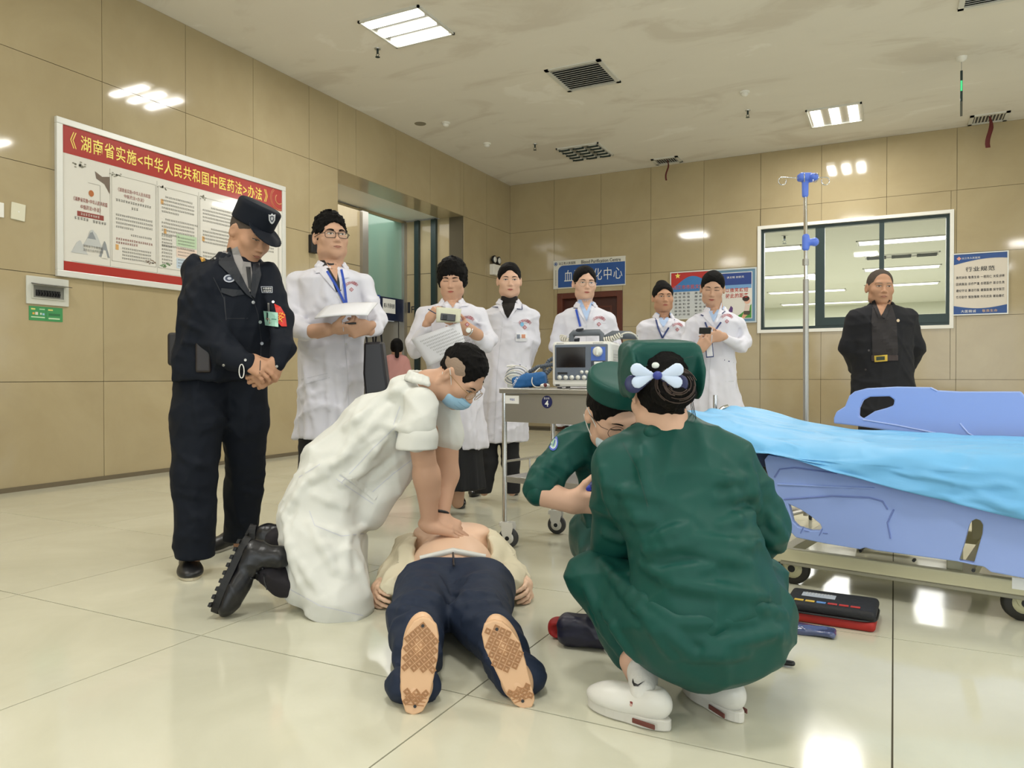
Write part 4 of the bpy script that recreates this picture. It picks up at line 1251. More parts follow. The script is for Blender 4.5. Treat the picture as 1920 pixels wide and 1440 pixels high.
def castor(parent, p, r, w_, ang, hs, fork=M_CAST, tyre=M_TYRE):
    p = np.asarray(p, float)
    fw = RT * math.sin(ang) - FH * math.cos(ang); ax = np.cross(ZZ, fw)
    c = np.array([p[0], p[1], r]) + fw * r * .45
    g = thing('x', None, None, p) if 0 else None
    k = MB(); k.lathe(c - ax * w_ / 2, ax, [(r * .55, 0), (r * .93, 0), (r, w_ * .2), (r, w_ * .8), (r * .93, w_), (r * .55, w_)], 26)
    wh = k.build('castor_wheel', tyre, parent)
    MB().lathe(c - ax * (w_ / 2 + .002), ax, [(r * .25, -.002), (r * .6, 0), (r * .6, w_ + .004), (r * .25, w_ + .006)], 20).build('hub', fork, wh)
    k = MB()
    for s in (-1, 1):
        o = c + ax * s * (w_ / 2 + .008) - ax * .002
        pts = [o + fw * x + ZZ * z for x, z in ((-.55 * r - .004, hs - r), (.55 * r, hs - r), (.62 * r, hs - r - .02), (.35 * r, -.0 * r), (.1 * r, -.3 * r), (-.3 * r, -.15 * r), (-.62 * r, .5 * r))]
        k.prism(pts, ax, .004)
    k.box(np.array([p[0], p[1], hs - .012]), (.045, .04, .024), None, .005)
    k.build('castor_fork', fork, parent)
    MB().cyl(c - ax * (w_ / 2 + .012), c + ax * (w_ / 2 + .012), r * .22, 12).build('axle_cap', M_BLACK, wh)
for (a, c) in ((0, 0), (0, tW), (tL, 0), (tL, tW)): castor(tr, tp(a, c, 0), .05, .026, 1.2, .128)
# label card and round number plate on the drawer front
n_ = -ty
o = tp(.012, -.0085, zt - .075)
b = MB(); b.prism([o, o + tx * .085, o + tx * .085 + ZZ * .04, o + ZZ * .04], n_, .0015); b.build('label_card', M_PW, dw)
text('呼吸机', o + n_ * .002 + tx * .03 + ZZ * .014, tx, ZZ, .03, .013, M_PBL, dw)
c_ = tp(.265, -.0085, zt - .062)
b = MB(); b.prism([c_ + tx * .03 * math.cos(t) + ZZ * .03 * math.sin(t) for t in np.linspace(0, 6.28, 25)[:-1]], n_, .0018); b.build('number_plate', mat('plate_navy', '1f2458', .35), dw)
text('4', c_ + n_ * .003 - tx * .011 - ZZ * .022, tx, ZZ, .022, .03, M_PW, dw, 'digit', .03); text('急诊科', c_ + n_ * .003 - tx * .016 + ZZ * .012, tx, ZZ, .032, .010, M_PW, dw)
# ---------------------------------------------------------------- monitor / defibrillator on the trolley
M_DEV = mat('device_white', 'dcdad4', .35); M_DEVG = mat('device_slate', '5c6572', .4); M_DEVD = mat('device_dark_grey', '5a6068', .45)
dm = TA + tx * .33 + ty * .20
mf = facing(-20)              # columns left, forward, up
ml, mfw = mf[:, 0], mf[:, 1]
dF = float((dm - OO) @ FH)
pA = J(1035, 724, dF - .10); mw = .285; mh = (724 - 637) * (dF - .1) / F; md = .21
RM = np.stack([ml, mfw, ZZ], 1)
mo = np.array([pA[0], pA[1], zt]) - ml * (-mw / 2) - mfw * md / 2
mo = np.array([pA[0], pA[1], zt + .002]) + ml * mw / 2 - mfw * md / 2
mon = thing('defibrillator_monitor', 'white and slate defibrillator monitor with dark screen on the trolley', 'medical monitor', mo)
def mp(a, f_, z): return mo + ml * a + mfw * f_ + ZZ * z
b = MB(); b.box(mp(0, 0, mh / 2 + .004), (mw, md, mh - .008), RM, .014); b.build('housing', M_DEV, mon)
b = MB()
for s in (-1, 1):
    for q in (-1, 1): b.cyl(mp(s * mw * .4, q * md * .35, 0), mp(s * mw * .4, q * md * .35, .006), .012, 10)
b.build('feet', M_BLACK, mon)
yf = md / 2
b = MB(); b.box(mp(0, yf, mh * .56), (mw * .90, .012, mh * .76), RM, .005); fp = b.build('front_panel', M_DEVG, mon)
b = MB(); b.box(mp(-mw * .17, yf + .0065, mh * .665), (mw * .50, .002, mh * .43), RM, .0008); b.build('screen', mat('dead_screen', '1b1614', .12), fp)
b = MB(); b.box(mp(mw * .295, yf + .0065, mh * .735), (mw * .24, .002, mh * .29), RM, .0008); b.build('blue_control_field', mat('device_blue', '3f62b4', .4), fp)
b = MB(); b.box(mp(mw * .295, yf + .0065, mh * .50), (mw * .24, .002, mh * .16), RM, .0008); b.build('dark_control_field', mat('device_navy', '2a3040', .4), fp)
MB().lathe(mp(mw * .29, yf + .006, mh * .78), mfw, [(.024, 0), (.022, .014), (.018, .018), (0, .018)], 20).build('dial', M_ALUW, fp)
b = MB(); b.box(mp(mw * .29, yf + .024, mh * .78), (.009, .008, .036), RM, .003); b.build('dial_grip', M_ALUW, fp)
b = MB(); b.box(mp(mw * .30, yf + .009, mh * .535), (.042, .008, .016), RM, .0035); b.build('button', M_ALUW, fp)
b = MB(); b.box(mp(mw * .28, yf + .009, mh * .385), (.03, .008, .017), RM, .003); b.build('button', mat('button_yellow', 'cdbb3c', .4), fp)
for i in range(3): MB().lathe(mp(mw * (.02 + .085 * i), yf + .006, mh * .35), mfw, [(.0085, 0), (.0085, .004), (0, .005)], 12).build('button', M_ALUW, fp)
for i in range(5): MB().lathe(mp(-mw * (.36 - .105 * i), yf + .006, mh * .235), mfw, [(.011, 0), (.011, .004), (0, .005)], 12).build('button', M_ALUW, fp)
text('1 2', mp(mw * .10, yf + .0068, mh * .30), ml, ZZ, .02, .014, M_PW, fp); text('2', mp(mw * .17, yf + .0068, mh * .31), ml, ZZ, .014, .022, M_PW, fp)
b = MB(); b.box(mp(-mw * .31, yf + .0065, mh * .325), (mw * .17, .002, .010), RM); b.build('slot', M_BLACK, fp)
b = MB(); b.box(mp(-mw * .40, yf + .002, mh * .07), (.02, .004, .006), RM); b.build('slot', M_BLACK, mon)
dashes([(0, 0, .035, .006)], mp(-mw * .42, yf + .001, mh * .95), ml, ZZ, M_PB, mon); dashes([(0, 0, .05, .005)], mp(mw * .2, yf + .001, mh * .95), ml, ZZ, M_PB, mon)
# right side details
b = MB(); b.box(mp(mw / 2, .0, mh * .55), (.004, md * .6, mh * .55), RM); sd = b.build('side_panel', mat('device_side', 'c9c7c1', .4), mon)
dashes([(0, .09 - .013 * i, .10, .007) for i in range(7)], mp(mw / 2 + .003, .06, mh * .3), -mfw, ZZ, M_GREYINK, sd)
MB().lathe(mp(mw / 2, -md * .3, mh * .45), ml, [(.016, 0), (.016, .012), (.008, .014)], 14).build('connector', M_ALUW, mon)
# carry handle and paddles on top
k = MB(); k.tube([mp(-.075, 0, mh - .004), mp(-.075, 0, mh + .038), mp(-.065, 0, mh + .047), mp(.065, 0, mh + .047), mp(.075, 0, mh + .038), mp(.075, 0, mh - .004)], [.012, .013, .016, .016, .013, .012], 12)
k.build('carry_handle', M_DEVD, mon)
k = MB(); k.tube([mp(.07, -.04, mh + .018), mp(.12, -.04, mh + .036), mp(.20, -.05, mh + .034), mp(.235, -.06, mh + .022)], [.013, .021, .02, .010], 12)
pd = k.build('defibrillator_paddle', M_DEVD)
tag(pd, 'grey defibrillator paddle lying across the right top of the monitor', 'paddle')
k = MB(); k.tube([mp(-.05, -.05, mh + .014), mp(-.09, -.03, mh + .020), mp(-.04, .01, mh + .06), mp(-.01, .03, mh + .063)], [.012, .012, .009, .005], 10)
pd = k.build('defibrillator_paddle', mat('paddle_black', '2b2f3a', .4)); tag(pd, 'dark blue paddle grip lying over the left of the monitor handle', 'paddle')
M_CORD = mat('cord_white', 'd5d0c4', .5)
def coil(pts, R_, r, turns, n=12):
    """coiled cord along a polyline"""
    P = [np.asarray(p, float) for p in pts]
    L = [0]
    for i in range(1, len(P)): L.append(L[-1] + np.linalg.norm(P[i] - P[i - 1]))
    N = int(turns * n); out = []
    for i in range(N + 1):
        s = L[-1] * i / N
        j = max(1, min(len(P) - 1, int(np.searchsorted(L, s))))
        t = (s - L[j - 1]) / (L[j] - L[j - 1] + 1e-9)
        c = P[j - 1] + (P[j] - P[j - 1]) * t
        x, y, _ = ortho(P[j] - P[j - 1])
        a = 2 * math.pi * i / n
        out.append(c + (x * math.cos(a) + y * math.sin(a)) * R_)
    return out
def bez(P, n=24):
    P = [np.asarray(p, float) for p in P]
    out = []
    for i in range(n + 1):
        t = i / n; Q = P
        while len(Q) > 1: Q = [Q[k] * (1 - t) + Q[k + 1] * t for k in range(len(Q) - 1)]
        out.append(Q[0])
    return out
dd = float((mo - OO) @ FH)
k = MB(); k.tube(coil([mp(.085, -.0, mh + .010), mp(.13, -.0, mh + .016), mp(.17, -.0, mh + .034)], .011, .0035, 8), .0042, 6)
k.tube(bez([mp(.17, 0, mh + .034), mp(.2, 0, mh + .055), mp(.25, 0, mh + .04), J(1196, 640, dd)], 12), .004, 6)
k.tube(coil([J(1196, 640, dd), J(1197, 672, dd), J(1190, 700, dd)], .012, .0035, 8), .0042, 6)
tag(k.build('coiled_cord', M_CORD), 'cream coiled cord looping off the right of the monitor', 'cord')
k = MB(); k.tube(coil([mp(-.14, -.03, mh + .026), mp(-.10, -.02, mh + .012), mp(-.085, -.01, mh + .008)], .010, .0035, 5), .004, 6); k.tube(bez([mp(-.14, -.03, mh + .026), mp(-.15, -.03, mh + .05), mp(-.10, .0, mh + .03)], 8), .003, 6)
tag(k.build('coiled_cord', M_CORD), 'short cream coiled cord on the left top of the monitor', 'cord')
# ---------------------------------------------------------------- things lying on the left of the trolley top
dc = float((TA - OO) @ FH) + .12
v = Vol()
c0 = J(992, 708, dc); c0[2] = zt + .034
R0 = facing(-10, 0, 8)
v.u(rbox(c0, (.085, .05, .032), R0, .02)); v.u(rbox(c0 + R0[:, 0] * .02 + ZZ * .012, (.06, .04, .028), R0, .02)); v.disp(crumple(.0025, 3, 2))
V, Q = v.mesh(.004); 
V[:, 2] = np.maximum(V[:, 2], zt + .001)
cf = raw('blood_pressure_cuff', V, Q, mat('cuff_blue', '1f5f9c', .7, bump=.2, bscale=120)); tag(cf, 'folded blue blood pressure cuff on the left of the trolley top', 'cuff')
bv = bvh_of([(V, Q)])
dtext(bv, 'mindray', 966, 716, 26, 7, M_PW, cf, -62, .001)
M_HOSE = mat('corrugated_hose', '4a525c', .45)
def ribbed(pts, r, step=.012):
    P = []; Rr = []
    L = 0
    for i in range(len(pts) - 1):
        a, c = np.asarray(pts[i]), np.asarray(pts[i + 1]); d = np.linalg.norm(c - a); n = max(1, int(d / (step / 4)))
        for k in range(n): P.append(a + (c - a) * k / n)
    P.append(np.asarray(pts[-1]))
    Rr = [r * (1 if (i // 2) % 2 else .8) for i in range(len(P))]
    return P, Rr
for i, (pl_, lb, r) in enumerate(([[(1000, 724), (1015, 712), (1034, 690)], 'lowest grey corrugated breathing hose beside the monitor', .012], [[(985, 702), (1008, 688), (1034, 684), (1042, 682)], 'middle grey corrugated breathing hose behind the blue cuff', .012],
                                  [[(1026, 722), (1020, 690), (1030, 676), (1044, 668)], 'topmost grey corrugated hose rising behind the monitor', .012])):
    pts = [J(u, vv, dc + .04 + .07 * i) for u, vv in pl_]
    if i == 0:
        for q in pts: q[2] = max(q[2], zt + .015)
    P, Rr = ribbed(pts, r); k = MB(); k.tube(P, Rr, 10); tag(k.build('breathing_hose', M_HOSE), lb, 'hose')
lo = []
for i in range(5):
    cx, cy = 962 + i * 2, 712 - i * 3; k = MB()
    k.tube([J(cx + (16 + i) * math.cos(a), cy + (9 + i * 1.3) * math.sin(a), dc - .02 + .02 * i) for a in np.linspace(0, 2 * math.pi, 20)[:-1]], .0028, 6, closed=True)
    o = k.build('cable_loop', [M_CORD, mat('cable_grey', '80858a', .5)][i % 2])
    tag(o, ['pale', 'grey', 'pale', 'grey', 'pale'][i] + ' loop of cable at the left end of the trolley top, %s of the stack' % ['lowest', 'second', 'third', 'fourth', 'topmost'][i], 'cable', 'cable loops on the trolley')
k = MB(); k.tube(bez([J(1012, 690, dc), J(995, 700, dc - .05), J(985, 735, dc - .09), J(1012, 726, dc - .10), J(1024, 725, dc - .06)], 20), .0028, 6)
tag(k.build('thin_tube', M_CORD), 'thin white tube looping in front of the blue cuff', 'tube')
v = Vol(); q = J(1022, 724, dc - .12); q[2] = zt + .013; v.u(ell(q, (.026, .018, .012), facing(20))); V, Q = v.mesh(.003)
cl = raw('finger_clip', V, Q, M_DEV); tag(cl, 'white oval sensor clip with dark pad at the trolley edge', 'sensor')
k = MB(); k.lathe(q - FH * .012 + ZZ * .002, -FH + ZZ * .5, [(.010, 0), (.009, .006), (0, .007)], 12); k.build('pad', mat('pad_red_brown', '6a2b2a', .5), cl)
bt = J(961, 700, dc + .10); btl = thing('pump_bottle', 'clear pump bottle standing behind the blue cuff', 'bottle', (bt[0], bt[1], zt))
bt[2] = zt
MB().lathe(bt, ZZ, [(.026, .001), (.028, .006), (.028, .07), (.018, .085), (.011, .09)], 18).build('bottle_body', mat('frosted_plastic', 'cfd4d2', .25), btl)
k = MB(); k.cyl(bt + ZZ * .088, bt + ZZ * .112, .008, 10); k.tube([bt + ZZ * .112 - RT * .03, bt + ZZ * .115, bt + ZZ * .112 + RT * .014], .0055, 8); k.build('pump_head', M_DEV, btl)
# ---------------------------------------------------------------- hospital bed
BA = FL(1462, 1092); BBp = FL(1885, 1160)
be = nrm(CW(.79, -.61, 0)); bf = nrm(CW(.61, .79, 0))
RB = np.stack([be, bf, ZZ], 1)
BO = np.array(BA) - bf * .03 + be * 0; BO[2] = 0
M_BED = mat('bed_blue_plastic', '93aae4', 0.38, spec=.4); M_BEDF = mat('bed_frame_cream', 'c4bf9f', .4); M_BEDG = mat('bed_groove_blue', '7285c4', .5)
bed = thing('hospital_bed', 'wheeled hospital bed with pale blue plastic side rails', 'bed', (BO + be * .9 + bf * .45) * np.array([1, 1, 0]))
def bpn(t, s, z): return BO + be * t + bf * s + ZZ * z
def onp(u, v, s): return PLN(u, v, BO + bf * s, bf)
LB = 2.1
b = MB()
zf1 = onp(1700, 1060, 0)[2]; zf0 = onp(1700, 1090, 0)[2]
b.box(bpn(LB / 2 - .02, .02, (zf1 + zf0) / 2), (LB, .04, zf1 - zf0), RB, .006); b.build('side_beam', M_BEDF, bed)
b = MB(); b.box(bpn(LB / 2 - .02, .05, zf0 + .004), (LB - .06, .10, .02), RB, .003); b.build('lower_flange', mat('bed_flange', '8d8a78', .5), bed)
b = MB(); b.box(bpn(LB / 2 - .02, .88, (zf1 + zf0) / 2), (LB, .04, zf1 - zf0), RB, .006); b.build('side_beam', M_BEDF, bed)
for t in (0.0, .65, 1.35, 2.04):
    b = MB(); b.box(bpn(t, .45, (zf1 + zf0) / 2 - .01), (.05, .84, .04), RB, .004); b.build('cross_beam', M_BEDF, bed)
for (t, s) in ((.62, .08), (.62, .82), (1.4, .08), (1.4, .82)):
    k = MB(); k.box(bpn(t, s, (zf1 + .43) / 2), (.05, .03, .43 - zf1 + .06), RB, .004); k.build('upright', M_BEDF, bed)
b = MB(); b.box(bpn(LB / 2 - .15, .45, .43), (LB + .2, .86, .04), RB, .008); b.build('mattress_deck', M_BEDF, bed)
for (t, s, a) in ((.02, .05, .4), (.80, .05, .9), (.12, .86, 2.0), (1.95, .86, 1.0)): castor(bed, bpn(t, s, 0), .066, .034, a + .5, .135, mat('castor_cream', 'bdb996', .5), mat('tyre_black', '26241f', .6))
# panel outlines taken on their own planes
near_out = [(1433, 862), (1440, 853), (1475, 858), (1520, 866), (1620, 890), (1800, 935), (1990, 975), (2060, 1000), (2060, 1118), (1960, 1092), (1858, 1073), (1845, 1063), (1822, 1059), (1795, 1053), (1640, 1032), (1622, 1027), (1612, 1030), (1545, 1019), (1492, 1008), (1470, 985), (1452, 930), (1436, 880)]
h1 = [(1478, 945), (1500, 955), (1520, 968), (1537, 982), (1541, 990), (1536, 995), (1520, 995), (1496, 988), (1486, 978)]
h2 = [(1817, 985), (1822, 977), (1830, 973), (1838, 976), (1843, 984), (1842, 1000), (1826, 1056), (1798, 1051), (1808, 1020)]
sn = -.055
nr = MB(); nr.prism([onp(u, v, sn) for u, v in near_out], bf, .032, [[onp(u, v, sn) for u, v in h1], [onp(u, v, sn) for u, v in h2]])
nrail = nr.build('side_rail', M_BED, bed); tag(nrail, 'lowered near side rail with hand slots')
bmod = nrail.modifiers.new('bevel', 'BEVEL'); bmod.width = .006; bmod.segments = 2; bmod.limit_method = 'ANGLE'
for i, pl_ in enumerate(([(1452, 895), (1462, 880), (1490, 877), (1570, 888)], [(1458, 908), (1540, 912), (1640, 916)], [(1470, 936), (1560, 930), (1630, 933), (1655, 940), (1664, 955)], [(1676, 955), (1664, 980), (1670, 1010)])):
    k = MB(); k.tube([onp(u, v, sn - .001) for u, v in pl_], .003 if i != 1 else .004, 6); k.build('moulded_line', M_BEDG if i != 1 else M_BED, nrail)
for (t, z) in ((1497, 1002), (1532, 1006)):
    a = onp(t + 4, z - 2, sn - .001); k = MB(); k.tube([a, a + be * .012 + ZZ * .028], .0018, 5); k.tube([a + be * .014 + ZZ * .012, a + be * .032 + ZZ * .012], .0015, 5); k.build('angle_mark', M_BEDG, nrail)
for u, v in ((1613, 1033), (1713, 1051), (1825, 1070)):
    k = MB(); p = onp(u, v, -.002); k.cyl(p, p + bf * .02, .006, 10); k.build('bolt', M_BLACK, bed)
sf = .95
far_out = [(1563, 784), (1568, 772), (1584, 762), (1592, 742), (1602, 734), (1625, 728), (1680, 725), (1745, 726), (1757, 732), (1800, 734), (1914, 734), (1925, 748), (1990, 752), (2080, 760), (2080, 840), (1925, 826), (1840, 824), (1790, 822), (1700, 812), (1600, 798), (1563, 794)]
fh = [(1610, 780), (1611, 765), (1618, 750), (1630, 744), (1668, 743), (1677, 750), (1675, 760), (1662, 765), (1640, 771), (1618, 785)]
fr = MB(); fr.prism([onp(u, v, sf) for u, v in far_out], bf, .032, [[onp(u, v, sf) for u, v in fh]])
frail = fr.build('side_rail', M_BED, bed); tag(frail, 'raised far side rail with an oval hand slot')
bmod = frail.modifiers.new('bevel', 'BEVEL'); bmod.width = .006; bmod.segments = 2; bmod.limit_method = 'ANGLE'
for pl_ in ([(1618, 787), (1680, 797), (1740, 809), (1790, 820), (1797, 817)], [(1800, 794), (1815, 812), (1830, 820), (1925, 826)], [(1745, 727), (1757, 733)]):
    k = MB(); k.tube([onp(u, v, sf - .001) for u, v in pl_], .004, 6); k.build('moulded_line', mat('bed_pale_blue', 'b4c4f2', .4), frail)  # moulded lines in a paler blue than the rail
# head bracket at the left end (chrome clamp and crank)
k = MB(); p = J(1341, 768, 4.1); k.cyl(p - ZZ * .08, p + ZZ * .08, .012, 10); k.build('iv_socket', M_CHROME, bed)
k = MB(); p = J(1355, 766, 4.0); k.tube([p - RT * .03 - ZZ * .03, p - ZZ * .0, p + RT * .03 + ZZ * .01], .014, 10); k.build('crank', M_CHROME, bed)
b = MB()
p = bpn(LB - .17, -.0045, (zf1 + zf0) / 2); 
p = onp(1914, 1095, -.001); b.box(p, (.05, .003, .04), RB); b.build('label_plate', M_PW, bed)
# mattress and sheet
def topz(t): return .575 + .10 * max(0.0, min(1.0, (.12 - t) / .55)) ** 1.2
b = MB(); N = 14; V = []; Fs = []
for i in range(N + 1):
    t = -.42 + (LB + .2) * i / N
    for (s, z) in ((.02, .45), (.02, topz(t) - .03), (.05, topz(t) - .006), (.84, topz(t) - .006), (.87, topz(t) - .03), (.87, .45)):
        V.append(bpn(t, s, z + (0 if z > .46 else (topz(t) - .575) * .9)))
for i in range(N):
    for k in range(6): Fs.append((i * 6 + k, (i + 1) * 6 + k, (i + 1) * 6 + (k + 1) % 6, i * 6 + (k + 1) % 6))
Fs += [tuple(range(6)), tuple(range(N * 6, N * 6 + 6))[::-1]]
b._add(V, Fs); b.build('mattress', mat('mattress_navy', '2f3f66', .6), bed)
# thin blue sheet: cross profile from the far edge over the top and down over the near rail
rs = np.random.RandomState(5)
def sheet_noise(a, c):
    v = 0
    for k in range(9):
        r_ = np.random.RandomState(100 + k); kx, ky = r_.uniform(2, 14), r_.uniform(3, 16); ph = r_.uniform(0, 6.3)
        v += (1 - abs(math.sin(kx * a + ky * c * (1 if k % 2 else -1) + ph + 1.3 * math.sin(3 * a + k))) * 1.6) / (1 + .12 * kx)
    return v * .5
low = [(-.62, .50), (-.2, .53), (.0, .545), (.12, .52), (.4, .455), (.7, .40), (1.0, .35), (2.0, .30)]
NS, NT = 46, 150
V = []
for i in range(NT + 1):
    t = -.46 + 2.3 * i / NT
    zt_ = topz(t) + .004
    lz = np.interp(t, [q[0] for q in low], [q[1] for q in low])
    for j in range(NS + 1):
        q = j / NS
        if q < .5:   # top, from far to near
            s = .90 - (q / .5) * .90
            z = zt_ + .016 * sheet_noise(t, s) * (.4 + q) + .008
            if s > .86: z -= (s - .86) * .8
        elif q < .64:
            w_ = (q - .5) / .14
            s = -.085 * w_ + .0
            z = zt_ - .05 * w_ ** 1.5 + .016 * sheet_noise(t, s) * .8
        else:
            w_ = (q - .64) / .36
            s = -.088 - .014 * w_ - .008 * math.sin(t * 23 + w_ * 3) - .020 * max(0, sheet_noise(t * 1.4, w_ * .5))
            z = (zt_ - .05) + (lz - (zt_ - .05)) * w_
        V.append(bpn(t, s, z))
V = np.array(V)
Fq = [(i * (NS + 1) + j, (i + 1) * (NS + 1) + j, (i + 1) * (NS + 1) + j + 1, i * (NS + 1) + j + 1) for i in range(NT) for j in range(NS)]
M_SHEET = mat('thin_blue_sheet', '72b6e6', .5, bump=.9, bscale=7, stretch=(1, 1, 1.6), bdist=.02, spec=.3, ridge=True)
sh = raw('disposable_sheet', V, np.array(Fq), M_SHEET); tag(sh, 'thin light blue disposable sheet spread over the hospital bed', 'sheet')
sm = sh.modifiers.new('solid', 'SOLIDIFY'); sm.thickness = .0015
# pillow-like fold ridge running along the sheet
# ---------------------------------------------------------------- drip stand
ivp = J(1512, 780, 4.25); ivx = np.array([ivp[0], ivp[1], 0])
zt2 = H + (706 - 330) * 4.25 / F
M_IVB = mat('clamp_blue', '5f7fe0', .35)
iv = thing('drip_stand', 'tall steel drip stand with blue hook head behind the bed', 'drip stand', ivx)
lean = RT * -.012
k = MB(); k.cyl(ivx + ZZ * .06, ivx + ZZ * 1.4 + lean * .5, .0155, 16); k.build('lower_tube', M_STEEL, iv)
k = MB(); k.cyl(ivx + ZZ * 1.4 + lean * .5, ivx + ZZ * (zt2 - .03) + lean, .0105, 16); k.build('upper_tube', M_CHROME, iv)
for i in range(5):
    a = i * 2 * math.pi / 5 + .3; d = np.array([math.cos(a), math.sin(a), 0])
    k = MB(); k.tube([ivx + ZZ * .09, ivx + d * .14 + ZZ * .075, ivx + d * .22 + ZZ * .055], [.014, .012, .010], 8); lg = k.build('base_leg', M_STEEL, iv)
    c = ivx + d * .22; ax = np.cross(ZZ, d)
    MB().lathe(c + ZZ * .025 - ax * .01, ax, [(.012, 0), (.025, .002), (.025, .018), (.012, .02)], 14).build('base_wheel', M_TYRE, lg)
hd3 = ivx + ZZ * zt2 + lean
v = Vol(); v.u(cone(hd3 - ZZ * .11, hd3 - ZZ * .03, .0175, .0185)).u(rbox(hd3 - ZZ * .01, (.04, .03, .022), np.stack([RT, FH, ZZ], 1), .014), .01).u(cone(hd3 - ZZ * .02 - FH * .01 + RT * .028, hd3 - ZZ * .02 - FH * .045 + RT * .034, .022), .006)
V, Q = v.mesh(.0035); hb_ = raw('hook_head', V, Q, M_IVB, iv)
for i, (a, L) in enumerate(((-1.0, .10), (1.0, .085), (-.35, .02), (.4, .02))):
    s = 1 if a > 0 else -1
    base = hd3 - ZZ * .015 + RT * s * (.03 if abs(a) > .9 else .012) - FH * (.0 if abs(a) > .9 else .02)
    tip = base + RT * s * L - FH * (.0 if abs(a) > .9 else .05) + ZZ * .005
    dr_ = nrm(tip - base)
    pts = [base, tip] + [tip + dr_ * .022 * math.sin(q) * 1.0 - ZZ * .022 * (1 - math.cos(q)) for q in np.linspace(.4, 5.2, 14)]
    k = MB(); k.tube(pts, .0028, 6); k.build('hook', M_CHROME, hb_)
ck = ivx + ZZ * (H + (706 - 455) * 4.25 / F) + lean * .6
v = Vol(); v.u(cone(ck - ZZ * .03, ck + ZZ * .03, .02)); v.u(cone(ck + RT * .02 - FH * .01, ck + RT * .042 - FH * .016, .018, .025), .01)
V, Q = v.mesh(.0035); raw('height_clamp', V, Q, M_IVB, iv)
k = MB(); k.lathe(ivx + ZZ * (H + (706 - 492) * 4.25 / F) - RT * .002 + lean * .5, ZZ, [(.017, -.018), (.0175, 0), (.017, .018)], 14)
k.build('stop_ring', M_STEEL, iv)
# ---------------------------------------------------------------- kit bag, plastic pouch, first aid roll on the floor
M_KIT = mat('kit_black_fabric', '17181c', .65, bump=.2, bscale=90); M_KITR = mat('kit_red_lining', 'a32018', .6)
kc = FL(1560, 1160); kx = nrm(CW(.86, -.48, 0)); ky = nrm(CW(.48, .86, 0)); RK = np.stack([kx, ky, ZZ], 1)
kit = thing('medical_kit_case', 'black zipped medical kit case with red edge lying on the floor under the bed', 'medical case', (kc[0], kc[1], 0))
v = Vol(); v.u(rbox(kc + ZZ * .052, (.145, .10, .018), RK, .016)); V, Q = v.mesh(.004); raw('lid', V, Q, M_KIT, kit)
v = Vol(); v.u(rbox(kc + ZZ * .018, (.143, .098, .018), RK, .014)); V, Q = v.mesh(.004); raw('base', V, Q, M_KITR, kit)
k = MB(); ring = [kc + ZZ * .036 + kx * .146 * (abs(math.cos(a)) ** .35 * (1 if math.cos(a) > 0 else -1)) + ky * .101 * (abs(math.sin(a)) ** .35 * (1 if math.sin(a) > 0 else -1)) for a in np.linspace(0, 6.283, 40)[:-1]]
k.tube(ring, .0035, 6, closed=True); k.build('zip', M_BLACK, kit)
k = MB(); k.box(kc + ZZ * .071 - kx * .045 + ky * .015, (.11, .05, .001), RK); k.build('label_window', mat('label_grey_blue', 'a9b2c2', .3), kit)
dashes([(0, .03, .09, .010), (0, .012, .07, .010)], kc + ZZ * .0722 - kx * .09, kx, ky, M_PW, kit)
for i, c in enumerate(('d8b440', 'd8b440', '5f8fd0', 'b82a20', 'b82a20', 'b82a20')):
    k = MB(); k.box(kc + ZZ * .071 - kx * (.10 - .036 * i) - ky * .068, (.030, .018, .002), RK, .0008); k.build('colour_tag', mat('tag_' + c, c, .5), kit)
v = Vol(); pc = FL(1522, 1188); v.u(rbox(pc + ZZ * .012, (.075, .035, .010), np.stack([kx, ky, ZZ], 1), .009)); v.u(ell(pc + ZZ * .014 - kx * .04, (.06, .035, .014), RK)); v.disp(crumple(.002, 6, 2.4))
V, Q = v.mesh(.0035); V[:, 2] = np.maximum(V[:, 2], .001)
pk = raw('plastic_pouch', V, Q, mat('pouch_plastic', '47527a', .15, coat=.6, bump=.3, bscale=40)); tag(pk, 'crumpled blue plastic pouch on the floor beside the kit case', 'pouch')
v = Vol(); pc = FL(1466, 1248); v.u(cone(pc + ZZ * .01 - kx * .02, pc + ZZ * .012 + kx * .03, .010, .008)); V, Q = v.mesh(.003); V[:, 2] = np.maximum(V[:, 2], .001)
pk = raw('strap_end', V, Q, M_BLACK); tag(pk, 'short black strap end on the floor by the squatting nurse', 'strap')
# red cuff and dark bag at the left of the squatting nurse
q = FL(1052, 1196)
v = Vol(); v.u(cone(q + ZZ * .034 - RT * .012, q + ZZ * .034 + RT * .055 + FH * .03, .034, .032)); v.s_(cone(q + ZZ * .03 - RT * .08 - FH * .05 + RT * .012, q + ZZ * .03 + RT * .02 - FH * .02, .022, .018)); v.disp(crumple(.002, 8, 2))
V, Q = v.mesh(.0035); V[:, 2] = np.maximum(V[:, 2], .001)
rl = raw('rolled_bag_flap', V, Q, mat('bag_red', 'a51c1c', .6)); tag(rl, 'rolled red fabric flap on the floor left of the squatting nurse', 'fabric roll')
q = FL(1100, 1222)
v = Vol(); v.u(rbox(q + ZZ * .05 + FH * .05, (.085, .05, .048), np.stack([nrm(RT - FH * .3), nrm(FH + RT * .3), ZZ], 1), .03)); v.disp(crumple(.003, 9, 1.5))
V, Q = v.mesh(.004); V[:, 2] = np.maximum(V[:, 2], .001)
dbg = raw('first_aid_bag', V, Q, mat('bag_navy', '17172e', .45)); tag(dbg, 'dark navy first aid bag on the floor under the squatting nurse', 'bag')
